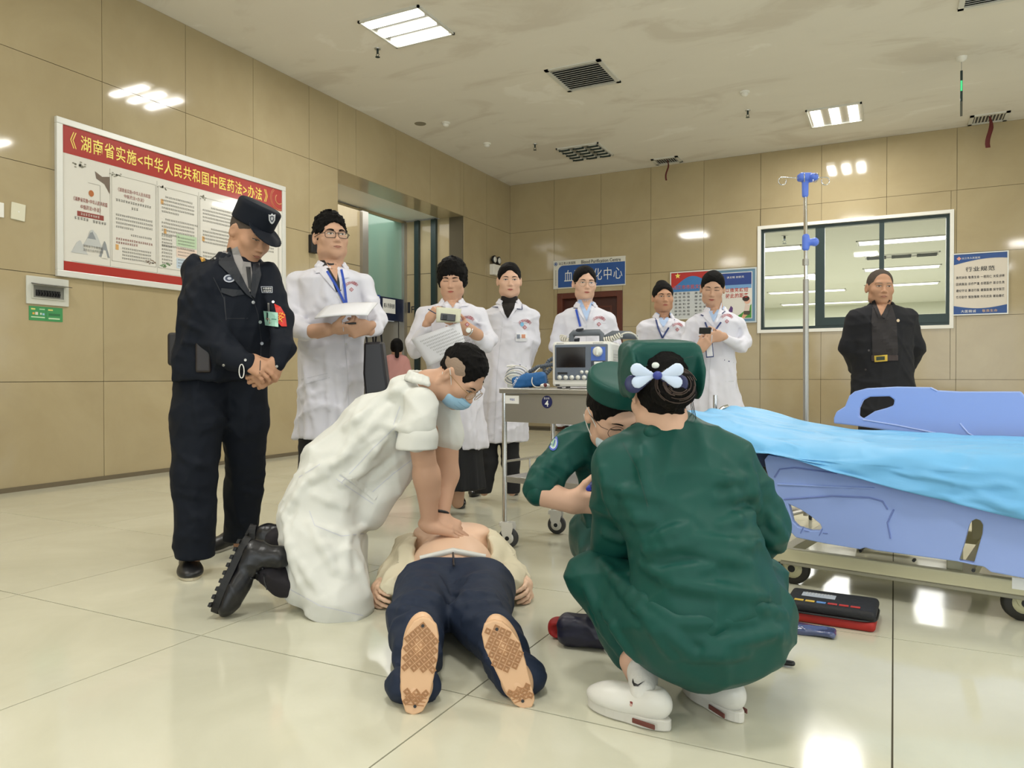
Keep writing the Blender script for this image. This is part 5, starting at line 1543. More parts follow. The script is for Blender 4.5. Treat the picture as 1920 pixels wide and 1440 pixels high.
# ---------------------------------------------------------------- people
print('T before people', round(time.time() - T0, 1))
SK = {'a': mat('skin_fair', 'd2aa92', .55, spec=.3), 'b': mat('skin_tan', 'b58a6e', .55, spec=.3), 'c': mat('skin_warm', 'c59c82', .55, spec=.3), 'd': mat('mannequin_skin', 'e6c0a4', .5)}
M_HAIR = mat('black_hair', '0b0908', .75, bump=.9, bscale=160, stretch=(1, 1, .2), bdist=.004, spec=.15)
M_HAIRG = mat('grey_stubble_hair', '544b44', .85, bump=.5, bscale=220, spec=.1)
M_HAIRT = mat('temple_stubble', '8f7a68', .7, bump=.3, bscale=200)
M_LASH = mat('lash_dark', '1d1412', .6); M_SCL = mat('eye_white', 'cfc8c0', .3); M_IRIS = mat('iris_dark', '20130e', .2)
M_LIP = {'f': mat('lips_rose', 'a8574c', .5), 'm': mat('lips_tan', 'a06a58', .5)}
M_COAT = mat('white_coat_cotton', 'd9d8e1', .8, bump=1.0, bscale=9, bdist=.016, ridge=True, spec=.2)
M_COATK = mat('white_coat_warm', 'd8d8d2', .8, bump=.9, bscale=6, bdist=.016, ridge=True, spec=.2)
M_SEAM = mat('coat_seam', 'c9cad2', .8); M_BTN = mat('button_white', 'd2d2d2', .4)
M_PIPE = mat('navy_piping', '232a5c', .6); M_EMB = mat('red_embroidery', 'a8323a', .7)
M_BLKC = mat('black_trouser_cloth', '121216', .8, bump=.2, bscale=12); M_SHOE = mat('black_shoe_leather', '141416', .3)
M_NAVYU = mat('navy_uniform', '10151f', .75, bump=1, bscale=8, bdist=.016, ridge=True, spec=.2); M_GREEN = mat('green_scrub', '104840', .5, bump=1, bscale=7, bdist=.016, ridge=True, spec=.25)
M_GRSEAM = mat('green_scrub_seam', '0f4039', .6)
M_SHIRTB = mat('pale_blue_shirt', 'a9bfe0', .7); M_LAN = mat('lanyard_blue', '1f48b0', .5); M_LAND = mat('lanyard_navy', '26386f', .5)
M_PAPER = mat('paper_white', 'dcdce0', .7); M_MASK = mat('mask_blue', '9cc4de', .7, bump=.2, bscale=30)
M_LENS = glass('spectacle_lens')
def hp(o, R, s, x, y, z): return o + R @ (np.array([x, y, z]) * s)
def head_vol(o, R, s, sex='f', neck=None, jaw=1.0, nose=1.0, ears=True, nr=None):
    def E(c, r, Rl=None): return ell(hp(o, R, s, *c), np.array(r) * s, R if Rl is None else R @ Rl)
    def Cn(a, b, ra, rb=None): return cone(hp(o, R, s, *a), hp(o, R, s, *b), ra * s, None if rb is None else rb * s)
    v = Vol()
    v.u(E((0, -.012, .035), (.075, .094, .085)))
    v.u(E((0, .022, -.028), (.062 * (1 + (jaw - 1) * .5), .070, .080)), .03)
    v.u(E((0, .034, -.070), (.047 * jaw, .048, .040)), .03)
    v.u(E((0, .068, -.092), (.020 * jaw, .017, .017)), .025)
    for q in (-1, 1):
        v.u(E((q * .042, .058, -.022), (.024, .022, .020)), .03)
        v.u(E((q * .046 * jaw, .012, -.070), (.018, .030, .022)), .03)
    v.u(E((0, .074, .026), (.050, .016, .012)), .02)
    for q in (-1, 1): v.s_(E((q * .030, .102, .006), (.019, .016, .011)), .014)
    for q in (-1, 1): v.u(E((q * .030, .074, .004), (.016, .0125, .0105)), .006)
    v.u(Cn((0, .084, .012), (0, .101, -.026), .006, .009 * nose), .012)
    v.u(E((0, .103, -.030), (.0115 * nose, .011, .009)), .008)
    for q in (-1, 1): v.u(E((q * .0125 * nose, .093, -.034), (.0075, .009, .007)), .006)
    v.u(E((0, .083, -.056), (.026, .012, .014)), .014)
    v.u(E((0, .0925, -.0565), (.021, .008, .0048)), .004)
    v.u(E((0, .0905, -.0650), (.018, .008, .0055)), .004)
    v.s_(E((0, .102, -.0605), (.024, .007, .0014)), .002)
    if ears:
        for q in (-1, 1):
            Rl = np.array([[math.cos(.35 * q), -math.sin(.35 * q), 0], [math.sin(.35 * q), math.cos(.35 * q), 0], [0, 0, 1]])
            v.u(E((q * .079, -.012, -.004), (.008, .018, .031), Rl), .010)
            v.s_(E((q * .087, -.008, 0.0), (.006, .010, .018), Rl), .004)
    if neck is not None:
        nr = nr or (.056 if sex == 'm' else .047)
        v.u(cone(hp(o, R, s, 0, -.022, -.05), neck, nr * s, nr * 1.08 * s), .03)
    return v
def hand(v, W, f, n, side, curl=(.3, .3, .3, .3), s=1.0, thumb=.5, spread=.06, wr=.024, tcurl=.3):
    """W wrist, f finger direction, n back-of-hand normal, side 'L'/'R'"""
    f = nrm(f); n = np.asarray(n, float); n = nrm(n - f * (n @ f))
    t = np.cross(f, n) if side == 'L' else np.cross(n, f)
    W = np.asarray(W, float)
    Rm = np.stack([f, t, n], 1)
    v.u(rbox(W + f * .045 * s, np.array([.046, .039, .014]) * s, Rm, .013 * s), .02)
    v.u(cone(W - f * .02 * s, W + f * .02 * s, wr * s, .026 * s, n, .72), .02)
    for i, (off, L, r) in enumerate(((.029, .072, .0088), (.010, .080, .0092), (-.010, .075, .0088), (-.029, .060, .0078))):
        p = W + f * (.083 - .004 * abs(i - 1)) * s + t * off * s
        d0 = nrm(f + t * (1.4 - i) * spread)
        a = 0
        c = curl[i] if hasattr(curl, '__len__') else curl
        for k, (fr, rr) in enumerate(((.46, 1), (.30, .92), (.24, .84))):
            a += c * (1, 1.25, .9)[k]
            d = d0 * math.cos(a) - n * math.sin(a)
            q = p + d * L * fr * s
            v.u(cone(p, q, r * rr * s, r * rr * .94 * s), .004 if k or i else .006)
            p = q
    p = W + f * .022 * s + t * .030 * s - n * .004 * s
    d = nrm(f * (1 - thumb * .55) + t * thumb * 1.1 - n * tcurl)
    q = p + d * .040 * s; v.u(cone(p, q, .0135 * s, .0105 * s), .014)
    d = nrm(d + f * .35 - n * tcurl * .6); v.u(cone(q, q + d * .030 * s, .0102 * s, .0085 * s), .004)
    return v
def creases(v, L, r=.0055, k=.022, h0=.012, fall=.25):
    """raise cloth folds on the volume along lines seen in the picture"""
    V, Q = v.mesh(h0, 0); bv = bvh_of([(V, Q)])
    for pl_ in L:
        P3 = []
        for i in range(len(pl_) - 1):
            a, b = np.array(pl_[i], float), np.array(pl_[i + 1], float); n = max(1, int(np.linalg.norm(b - a) / 22))
            for q in range(n + (i == len(pl_) - 2)):
                o, d = camray(a + (b - a) * q / n); hh = bv.ray_cast(Vector(o), Vector(d), 30)
                if hh[0] is not None: P3.append(o + d * (hh[3] + .001))
        n = len(P3)
        for i in range(n - 1):
            if np.linalg.norm(P3[i] - P3[i + 1]) > fall: continue
            ra = r * (.35 + .65 * math.sin(math.pi * (i + .3) / n)); rb = r * (.35 + .65 * math.sin(math.pi * min(n - .2, i + 1.3) / n))
            v.u(cone(P3[i], P3[i + 1], ra, rb), k)
    return v
class Person:
    def __init__(s, label, base, skin='a', name='person', cat='person', group=None):
        s.root = thing(name, label, cat, base, group)
        s.skin = SK[skin]; s.chunks = []; s.body = None; s.skink = skin
    def add(s, vol, h, relax=1):
        s.ops = getattr(s, 'ops', []) + vol.ops; s.h = min(getattr(s, 'h', 1), h)
    def finish(s, d=None, spine=None, arms=(), legs=(), h=None, w_=.10):
        if getattr(s, 'ops', None):
            v = Vol(); v.ops = s.ops
            if spine:
                q = [J(a[0], a[1], d + (a[2] if len(a) > 2 else .02)) for a in spine]
                for i in range(len(q) - 1): v.u(cone(q[i], q[i + 1], (.052 if i == 0 else w_ * .9), w_, FH, .6), .03)
                for A in arms:
                    v.u(cone(q[0] * .4 + q[1] * .6, J(A[0][0], A[0][1] + 8, d + A[0][2]), .042, .028), .03)
                    p = [J(a[0], a[1] + (8 if i == 0 else 0), d + a[2]) for i, a in enumerate(A)]
                    for i in range(len(p) - 1): v.u(cone(p[i], p[i + 1], .028 - .006 * i / len(p), .026 - .005 * i / len(p)), .015)
                for A in legs:
                    v.u(cone(q[-1], J(A[0][0], A[0][1], d + A[0][2]), .06, .048), .03)
                    for i in range(len(A) - 1): v.u(cone(J(A[i][0], A[i][1], d + A[i][2]), J(A[i + 1][0], A[i + 1][1], d + A[i + 1][2]), .046 - .008 * i, .038 - .009 * i), .02)
            V, Q = v.mesh(max(s.h, h or 0)); V[:, 2] = np.maximum(V[:, 2], .004); s.chunks.append((V, Q)); s.ops = []
        o = 0; VV = []; QQ = []
        for V, Q in s.chunks: VV.append(V); QQ.append(Q + o); o += len(V)
        s.body = raw('body', np.concatenate(VV), np.concatenate(QQ), s.skin, s.root)
        s.bb = bvh_of(s.chunks)
        return s.body
    def vol(s, name, vol, h, m, relax=1, bvh=False, floor=False):
        V, Q = vol.mesh(h, relax)
        if floor: V[:, 2] = np.maximum(V[:, 2], .0005)
        o = raw(name, V, Q, m, s.root)
        return (o, bvh_of([(V, Q)] + s.chunks)) if bvh else o
def hair_vol(o, R, s, g=.008, zf=.075, zb=-.07, zs=-.02, top=0, fringe=None, wide=0, rough=.0015, seed=0, fr=1.0):
    def E(c, r): return ell(hp(o, R, s, *c), np.array(r) * s, R)
    v = Vol()
    v.u(E((0, -.014, .036 + top * .5), (.075 + g + wide, .094 + g, .085 + g + top * .5)))
    if zs < -.03: v.u(E((0, -.022, -.01), (.079 + g * .7 + wide, .078 + g, .075)), .02)
    # face opening
    v.s_(E((0, .115 * fr, zf - .092), (.070, .082, .092)), .006)
    # everything under a plane from the sideburns to the nape
    y0, y1 = .05, -.10
    ang = math.atan2(zs - zb, y0 - y1)
    Rl = np.array([[1, 0, 0], [0, math.cos(ang), -math.sin(ang)], [0, math.sin(ang), math.cos(ang)]])
    c = np.array([0, (y0 + y1) / 2, (zs + zb) / 2]) - Rl[:, 2] * .12
    v.s_(rbox(hp(o, R, s, *c), np.array([.2, .2, .12]) * s, R @ Rl, .005 * s), .006)
    if rough:
        cr = crumple(rough, seed, 4.5)
        v.disp(cr)
    return v
def rf_head(o, R, s):
    def f(p): return hp(o, R, s, p[0], .25, p[1]), -R[:, 1]
    return f
def face(P, o, R, s, sex='f', eye=.5, look=(0, 0), brow=1.0, browm=None, lip=True, mouth=0, eyes=True, lipw=.020):
    """eyes, brows and lips laid on the face surface; eye = opening 0..1"""
    rf = rf_head(o, R, s); bv = P.bb; b_ = P.body
    for q in (-1, 1):
        if eyes:
            hgt = .0058 * eye
            if eye > .15:
                al = [(q * (.0305 + .0145 * math.cos(a)), .0045 + hgt * math.sin(a) * (1 if a < math.pi else .8)) for a in np.linspace(0, 2 * math.pi, 13)[:-1]]
                e = decal(bv, al, .0009 * s, 'eye', M_SCL, b_, rf, .005, .02, .001)
                ir = [(q * .0305 + look[0] + .0054 * math.cos(a), .0045 + look[1] + max(-hgt, min(hgt, .0054 * math.sin(a)))) for a in np.linspace(0, 2 * math.pi, 12)[:-1]]
                decal(bv, ir, .0014 * s, 'iris', M_IRIS, b_, rf, .005, .02, .001)
            ln = [(q * (.0305 + .0165 * t), .0045 + hgt * (1 - t * t * .9) + .001 - (.003 if eye < .2 else 0)) for t in np.linspace(-1, 1, 7)]
            decal(bv, strip(ln, .0026), .0016 * s, 'lash_line', M_LASH, b_, rf, .006, .02, .001)
        bl = [(q * (.013 + .034 * t), .021 + .0055 * math.sin(t * 2.4) - .002 * t) for t in np.linspace(0, 1, 7)]
        W_ = [.0045, .0062, .0064, .0058, .0048, .0034, .0018]
        L = []; Rr = []
        for (x, z), w_ in zip(bl, W_): L.append((x, z + w_ * .5 * brow)); Rr.append((x, z - w_ * .5 * brow))
        decal(bv, L + Rr[::-1], .0012 * s, 'eyebrow', browm or M_HAIR, b_, rf, .008, .02, .001)
    if lip:
        up = [(lipw * t, -.0605 + .0052 * (1 - abs(t) ** 1.8) * (1 - .25 * math.exp(-(t / .18) ** 2)) + mouth * abs(t)) for t in np.linspace(-1, 1, 11)]
        lo = [(lipw * t, -.0605 - .0078 * (1 - t * t) + mouth * abs(t)) for t in np.linspace(1, -1, 9)[1:-1]]
        decal(bv, up + lo, .0007 * s, 'lips', M_LIP[sex], b_, rf, .006, .02, .001)
        decal(bv, strip([(lipw * 1.05 * t, -.0605 + mouth * abs(t)) for t in np.linspace(-1, 1, 7)], .0014), .0012 * s, 'mouth_line', M_LASH if sex == 'm' else mat('mouth_dark', '6d2f2a', .6), b_, rf, .006, .02, .001)
def glasses(P, o, R, s, m, shape='rect', r=.0013, thick_top=False, y=.100):
    k = MB(); root = P.root
    for q in (-1, 1):
        pts = []
        for a in np.linspace(0, 2 * math.pi, 22)[:-1]:
            ex = .45 if shape == 'rect' else 1.0
            cx = abs(math.cos(a)) ** ex * (1 if math.cos(a) > 0 else -1); cz = abs(math.sin(a)) ** ex * (1 if math.sin(a) > 0 else -1)
            x = q * .033 + .0255 * cx; z = -.001 + (.0165 if shape == 'rect' else .021) * cz
            pts.append(hp(o, R, s, x, y - abs(x) * .16, z))
        k.tube(pts, r * s, 6, closed=True)
        k.tube([hp(o, R, s, q * .058, y - .012, .006), hp(o, R, s, q * .074, .07, .006), hp(o, R, s, q * .082, -.005, .004)], r * 1.1 * s, 6)
    k.tube([hp(o, R, s, -.008, y - .001, .004), hp(o, R, s, 0, y + .002, .007), hp(o, R, s, .008, y - .001, .004)], r * s, 6)
    g = k.build('glasses', m, root)
    for q in (-1, 1):
        pts = [hp(o, R, s, q * .033 + .024 * math.cos(a), y - .001 - abs(q * .033 + .024 * math.cos(a)) * .16, -.001 + .017 * math.sin(a)) for a in np.linspace(0, 6.283, 14)[:-1]]
        b = MB(); b.prism(pts, R[:, 1], .0006); b.build('lens', M_LENS, g)
    return g
def prof_loft(prof, d, al, foldamp=0.0, nf=7, seed=0, dd=0.0, n=2.2, asym=0):
    """prof: [(v, u, halfwidth px, depth m)] in the picture at depth d"""
    R = facing(al); l, f = R[:, 0], R[:, 1]; K = []
    ca, sa = abs(math.cos(math.radians(al))), abs(math.sin(math.radians(al)))
    for row in prof:
        v, u, hw, b_ = row[:4]; off = row[4] if len(row) > 4 else 0
        p = J(u, v, d + dd + off); w_ = hw * d / F
        a = math.sqrt(max(w_ * w_ - (b_ * sa) ** 2, (w_ * .55) ** 2)) / max(ca, .45)
        K.append((p[2], p[0], p[1], a, b_))
    zt_, zb_ = max(k[0] for k in K), min(k[0] for k in K)
    fold = None
    if foldamp:
        r = np.random.RandomState(seed); p1, p2 = r.uniform(0, 6, 2)
        def fold(th, z):
            w_ = np.clip((zt_ - z) / (zt_ - zb_) * 1.3 - .35, 0, 1)
            return foldamp * w_ * (np.sin(nf * th + p1 + 2 * np.sin(th + p2)) + .5 * np.sin((nf * 2 + 1) * th + p2))
    return loft(K, l, f, fold, n)
def limb(v, pts, d, rad, k=.03, flat=None, fs=1):
    """pts: [(u,v,dd)], rad px"""
    Q = [J(p[0], p[1], d + p[2]) for p in pts]
    for i in range(len(Q) - 1):
        dl = d + (pts[i][2] + pts[i + 1][2]) / 2
        v.u(cone(Q[i], Q[i + 1], rad[i] * dl / F, rad[i + 1] * dl / F, flat, fs), k)
    return Q
def shoe(P, heel, dirv, L=.26, w_=.042, m=None, sole=None, hgt=.075, name='shoe', heelh=0.0, cut=None):
    heel = np.asarray(heel, float).copy(); heel[2] = 0; d = nrm(np.array([dirv[0], dirv[1], 0])); sdir = np.cross(ZZ, d)
    R = np.stack([sdir, d, ZZ], 1)
    v = Vol()
    v.u(ell(heel + d * .045 + ZZ * (.035 + heelh), (w_ * .80, .052, hgt * .62), R), .02)
    v.u(ell(heel + d * (L * .50) + ZZ * (.030 + heelh * .5), (w_ * .85, L * .33, .036), R), .03)
    v.u(ell(heel + d * (L - .072) + ZZ * .024, (w_, .078, .028), R), .03)
    if cut: v.s_(ell(heel + d * cut[0] + ZZ * (cut[1] + heelh), (cut[2], cut[3], cut[4]), R), .006)
    V, Q = v.mesh(.005); V[:, 2] = np.maximum(V[:, 2], .012)
    o = raw(name, V, Q, m or M_SHOE, P.root)
    pts = []
    for a in np.linspace(0, 2 * math.pi, 26)[:-1]:
        y = L / 2 - math.cos(a) * L / 2; ww = w_ * (.80 + .22 * (y / L)) * (1 - .18 * math.exp(-((y / L - .42) / .14) ** 2))
        pts.append(heel + d * y + sdir * math.sin(a) * ww * (1.05) + ZZ * .001)
    b = MB(); b.prism(pts, ZZ, .016); b.build('sole', sole or M_BLACK, o)
    return o
def collar(P, c, al, m, r=.058, t=.012, hgt=.03, open_=.9, drop=.035, name='collar', bk=.75):
    """stand-and-fall collar around the neck, open in front"""
    R = facing(al); l, f = R[:, 0], R[:, 1]; v = Vol(); pr = None
    for a in np.linspace(open_, 2 * math.pi - open_, 15):
        w_ = abs(a - math.pi) / math.pi
        p = c + f * (r * math.cos(a) * (1.0 if math.cos(a) > 0 else bk)) + l * r * math.sin(a) + ZZ * (hgt - drop * w_ ** 2.5 * 1.6)
        q = p + (p - c) * np.array([.22, .22, 0]) - ZZ * (hgt * .75)
        v.u(cone(p, q, t * .55, t * .75), .006)
        if pr is not None:
            v.u(cone(pr[0], p, t * .6), .004); v.u(cone(pr[1], q, t * .7), .004); v.u(cone(pr[0], q, t * .55), .004)
        pr = (p, q)
    return P.vol(name, v, .0045, m)
def arc_text(bv, parent, u, vv, r, m, sc=1.0):
    """arched embroidered hospital name over a red square cross badge"""
    for i, ch in enumerate('沅江市人民医院'):
        a = (i - 3) * .27
        dtext(bv, ch, u + r * math.sin(a), vv - r * math.cos(a) + r * .45, 6.3 * sc, 6.0 * sc, m, parent, math.degrees(a), .002, 'embroidery')
    q = 4.6 * sc; c = (u, vv + r * .45)
    dm_ = [(c[0], c[1] - q), (c[0] + q, c[1]), (c[0], c[1] + q), (c[0] - q, c[1])]
    decal(bv, dm_, .002, 'badge', m, parent, dens=4)
    decal(bv, [(c[0] + (x - c[0]) * .62, c[1] + (y - c[1]) * .62) for x, y in dm_], .003, 'badge_field', M_COAT, parent, dens=4)
    decal(bv, [(c[0] + (x - c[0]) * .30, c[1] + (y - c[1]) * .30) for x, y in dm_], .004, 'badge_cross', m, parent, dens=4)
def lines(bv, parent, L, m=M_SEAM, w_=1.3, t=.0012, name='seam', dens=7):
    for pl_ in L: decal(bv, strip(pl_, w_), t, name, m, parent, dens=dens)
def buttons(bv, parent, pts, r=2.0, m=M_BTN, t=.004):
    for u, v in pts: decal(bv, circ(u, v, r, r, 10), t, 'button', m, parent, dens=4)
def legs_simple(P, d, L, m, name='trousers', h=.009, amp=.003, hem=.05, folds=()):
    v = Vol()
    for pts, rad in L: limb(v, pts, d, rad, .03)
    v.disp(crumple(amp, len(L) + int(d * 10), 1.0, ))
    if folds: creases(v, folds)
    zc = hem
    v.clip(lambda Pt: zc - Pt[..., 2])
    return P.vol(name, v, h, m, floor=True)
def face_head(P, u, vv, d, hpx, al, pitch, roll, sex, neck, jaw=1.0, h=.0038, nose=1.0, nr=None):
    s = hpx * d / F / .233
    o = J(u, vv, d); R = facing(al, pitch, roll)
    P.add(head_vol(o, R, s, sex, neck, jaw, nose, nr=nr), h)
    return o, R, s
def white_coat(P, d, al, prof, arms, seed=1, m=M_COAT, folds=(), rad=None, h=.008, amp=.005, foldamp=.07, extra=None, k=.02):
    v = Vol(); v.u(prof_loft(prof, d, al, foldamp, 7, seed))
    npt = J(prof[1][1], prof[1][0] + 9, d)
    for i, a in enumerate(arms):
        sp_ = (a[0] if isinstance(a, tuple) else a)[0]; v.u(cone(npt, J(sp_[0], sp_[1] + 30 / d, d + sp_[2]), .058, a[1][0] * d / F * .95), .04)
        rr = a[1] if isinstance(a, tuple) and len(a) == 2 and isinstance(a[1], list) else [24, 20, 16]
        pts = a[0] if isinstance(a, tuple) and len(a) == 2 and isinstance(a[1], list) else a
        pts = [(pts[0][0], pts[0][1] + 30 / d, pts[0][2])] + list(pts[1:]); limb(v, pts, d, rr, k)
    if extra: extra(v)
    v.disp(lambda Pt: .006 + 0 * Pt[..., 0])
    v.disp(crumple(amp, seed, .9))
    if folds: creases(v, folds)
    o, bv = P.vol('white_coat', v, h, m, bvh=True, floor=True)
    return o, bv
# ================================================================ security officer
d = 3.3
P = Person('man in navy security uniform and cap, head bowed, hands clasped', FL(405, 1060), 'b')
nk = J(452, 482, d)
o, R, s = face_head(P, 468, 441, d, 100, 58, 28, -6, 'm', J(448, 500, d), 1.12, .0034, 1.15)
v = Vol(); w1 = J(462, 676, d - .22); w2 = J(512, 680, d - .20)
hand(v, w1, RT * .85 - ZZ * .45 - FH * .2, -FH * .8 + ZZ * .5 + RT * .1, 'R', (.5, .5, .55, .6), 1.02, .4)
hand(v, w2 - ZZ * .03 + FH * .01, -RT * .8 - ZZ * .6 - FH * .1, -FH * .6 - ZZ * .1 + RT * .4, 'L', (.7, .7, .7, .7), 1.02, .4)
P.add(v, .0036); P.finish(d, [(448, 500), (425, 600), (420, 700)], [[(382, 512, -.02), (390, 620, -.10), (440, 672, -.20), (462, 676, -.22)], [(498, 515, .02), (522, 600, -.06), (528, 655, -.16), (514, 680, -.20)]], [[(392, 710, 0), (376, 880, -.08), (370, 1040, -.10)], [(455, 710, .02), (455, 900, .18), (450, 1025, .24)]], .0042)
face(P, o, R, s, 'm', .22, (0, -.001), 1.0, mouth=-.002, browm=M_HAIRT)
P.vol('hair', hair_vol(o, R, s, .003, .07, -.05, -.0, rough=0), .0045, M_HAIRG)
# cap
def hE(c, r): return ell(hp(o, R, s, *c), np.array(r) * s, R)
v = Vol()
v.u(cone(hp(o, R, s, 0, -.012, .062), hp(o, R, s, 0, -.008, .128), .098 * s, .100 * s, R[:, 0], .90)); v.s_(rbox(hp(o, R, s, 0, 0, .26), np.array([.2, .2, .115]) * s, R, .004), .02)
v.s_(rbox(hp(o, R, s, 0, -.02, -.10), np.array([.2, .2, .145]) * s, R, .004), .004)
P.vol('cap', v, .004, M_NAVYU, bvh=False)
cbv = BVHTree.FromPolygons([tuple(p) for p in v.mesh(.006)[0]], [tuple(map(int, q)) for q in v.mesh(.006)[1]])
v = Vol()
v.u(ell(hp(o, R, s, 0, .085, .046), np.array([.082, .082, .006]) * s, R @ np.array([[1, 0, 0], [0, math.cos(-.42), -math.sin(-.42)], [0, math.sin(-.42), math.cos(-.42)]]))); v.s_(hE((0, -.01, .04), (.084, .096, .2)), .002)
P.vol('cap_brim', v, .0032, M_NAVYU)
for q, c in ((1, 'd5d6da'), (.62, '3a3f52'), (.35, 'd5d6da')):
    sh_ = [(510 + 6.5 * q * x, 410 + 10 * q * y) for x, y in ((-1, -.8), (-.4, -.7), (0, -1), (.4, -.7), (1, -.8), (.9, .3), (.5, .8), (0, 1.05), (-.5, .8), (-.9, .3))]
    decal(cbv, sh_, .004 - q * .001, 'cap_badge', mat('badge_' + c, c, .4), P.root, dens=4)
# jacket
v = Vol()
v.u(prof_loft([(480, 446, 28, .06), (496, 442, 52, .10), (520, 440, 72, .125), (570, 432, 84, .145), (640, 428, 84, .155), (690, 424, 84, .155), (715, 420, 82, .15)], d, 38, .02, 5, 3))
limb(v, [(372, 512, -.02), (388, 620, -.10), (440, 672, -.20), (462, 682, -.22)], d, [34, 33, 25, 21], .03)
limb(v, [(500, 515, .02), (528, 600, -.06), (530, 655, -.16), (520, 680, -.19)], d, [26, 23, 22, 18], .03)
v.disp(crumple(.005, 11, 1.0)); creases(v, [[(387, 580), (425, 604)], [(410, 600), (455, 655)], [(345, 640), (410, 650)], [(350, 540), (385, 600)], [(500, 560), (525, 600)], [(505, 640), (530, 620)], [(372, 500), (400, 560)], [(340, 600), (380, 620)]])
jk, bv = P.vol('jacket', v, .0075, M_NAVYU, bvh=True)
M_LAP = mat('navy_lapel', '10151f', .6); M_GSH = mat('grey_shirt', '8e8a88', .7); M_SILV = mat('silver_button', 'c5c6c8', .3, .6)
decal(bv, [(432, 468), (445, 462), (458, 495), (466, 528), (471, 548), (464, 540), (444, 508)], .004, 'shirt', M_GSH, P.root)
decal(bv, [(455, 490), (470, 492), (474, 520), (468, 548)], .005, 'shirt', M_GSH, P.root); decal(bv, [(461, 500), (470, 500), (472, 545), (466, 540)], .007, 'tie', M_BLACK, P.root)
decal(bv, [(413, 462), (428, 450), (440, 490), (462, 535), (474, 560), (462, 552), (432, 516), (410, 495)], .009, 'lapel', M_LAP, P.root); decal(bv, [(474, 495), (486, 492), (490, 515), (478, 560), (470, 552)], .009, 'lapel', M_LAP, P.root)
collar(P, J(450, 488, d), 42, M_GSH, .068, .010, .035, name='shirt_collar'); collar(P, J(448, 490, d), 42, M_NAVYU, .080, .016, .032)
lines(bv, jk, [[(474, 558), (484, 590), (490, 640), (487, 700)], [(400, 520), (420, 560), (424, 600)]], M_LAP, 1.6)
decal(bv, [(415, 540), (452, 544), (458, 552), (436, 556), (414, 548)], .006, 'pocket_flap', M_LAP, jk); lines(bv, jk, [[(421, 556), (424, 597), (465, 597)]], M_LAP, 1.4)
buttons(bv, jk, [(475, 567), (488, 604), (491, 644), (442, 548)], 3.2, M_SILV); buttons(bv, jk, [(460, 675), (519, 687), (419, 685), (512, 566)], 2.6, M_SILV)
decal(bv, circ(430, 522, 11, 7.5, 18, .3), .005, 'round_patch', mat('patch_silver', 'b9bcc6', .5), jk); decal(bv, circ(430, 522, 8, 5.2, 16, .3), .006, 'patch_field', mat('patch_dark', '3c4256', .5), jk, dens=4); decal(bv, circ(430, 522, 4, 2.6, 10), .007, 'patch_centre', mat('patch_silver', 'b9bcc6', .5), jk, dens=3)
decal(bv, [(489, 537), (511, 537), (511, 549), (491, 549)], .006, 'name_tape_edge', mat('patch_silver', 'b9bcc6', .5), jk, dens=5); decal(bv, [(490, 538), (510, 538), (510, 548), (492, 548)], .007, 'name_tape', M_LAP, jk, dens=5)
dtext(bv, '中国保安', 501, 541, 16, 3.5, M_PW, jk, 0, .009); dtext(bv, '湖南保安', 501, 545.5, 15, 3, M_PW, jk, 0, .009)
decal(bv, [(374, 480), (400, 477), (401, 487), (378, 492)], .006, 'shoulder_board', M_BLACK, jk, dens=5); decal(bv, [(374, 481), (383, 480), (385, 489), (378, 491)], .008, 'gold_pip', mat('pip_gold', 'c9972f', .4, .5), jk, dens=4)
for i in range(3): decal(bv, [(386 + i * 4, 480), (388 + i * 4, 480), (390 + i * 4, 487), (388 + i * 4, 487)], .008, 'silver_bar', M_SILV, jk, dens=4)
buttons(bv, jk, [(403, 484)], 2.2, M_SILV)
# hanging card and arm band
decal(bv, [(494, 583), (521, 586), (522, 613), (497, 610)], .012, 'identity_card', mat('card_green', '9dc9b8', .4), jk, dens=6); decal(bv, [(498, 595), (505, 596), (506, 607), (499, 606)], .0135, 'photo', mat('card_photo', 'b07a66', .5), jk, dens=4); decal(bv, [(509, 597), (518, 598), (518, 600), (509, 599)], .0135, 'card_line', mat('card_ink', '5f8f80', .5), jk, dens=4)
decal(bv, strip([(503, 568), (504, 584)], 4), .010, 'clip', M_ALU, jk, dens=4)
decal(bv, [(514, 569), (526, 575), (535, 590), (538, 612), (528, 612), (522, 606)], .008, 'arm_band', mat('arm_band_red', 'c2261c', .5), jk, dens=5); dtext(bv, '安', 527, 594, 12, 18, mat('band_yellow', 'e8a838', .5), jk, 20, .011)
# trousers, shoes, belt kit
tr_ = legs_simple(P, d, [([(388, 690, 0), (372, 780, -.05), (365, 900, -.08), (366, 1060, -.10)], [54, 49, 41, 38]), ([(460, 690, .02), (462, 790, .08), (456, 920, .18), (450, 1030, .24)], [42, 42, 34, 31])], M_NAVYU, amp=.004, hem=.075, folds=[[(335, 923), (392, 937)], [(335, 978), (394, 966)], [(340, 1005), (396, 1012)], [(345, 950), (385, 985)], [(418, 905), (487, 930)], [(425, 985), (480, 975)], [(420, 1010), (478, 1000)], [(400, 760), (450, 820)], [(360, 720), (372, 800)], [(345, 860), (400, 880)]])
v = Vol(); limb(v, [(372, 560, .1), (430, 560, .05)], d, [5, 5])
k = MB(); q = J(345, 660, d + .05); Rr = facing(10)
v = Vol(); v.u(rbox(J(336, 655, d + .08), (.045, .03, .075), Rr, .015)); P.vol('belt_pouch', v, .005, mat('pouch_black', '1c1615', .5))
v = Vol(); v.u(rbox(J(383, 670, d - .17), (.032, .022, .065), Rr, .01)); P.vol('radio_pouch', v, .005, mat('pouch_brown_black', '1d1414', .45))
shoe(P, FL(354, 1062), RT * .42 - FH * .9, .27, .052, mat('sneaker_black', '1a1a1c', .4), mat('sneaker_sole', 'c9bfa6', .5))
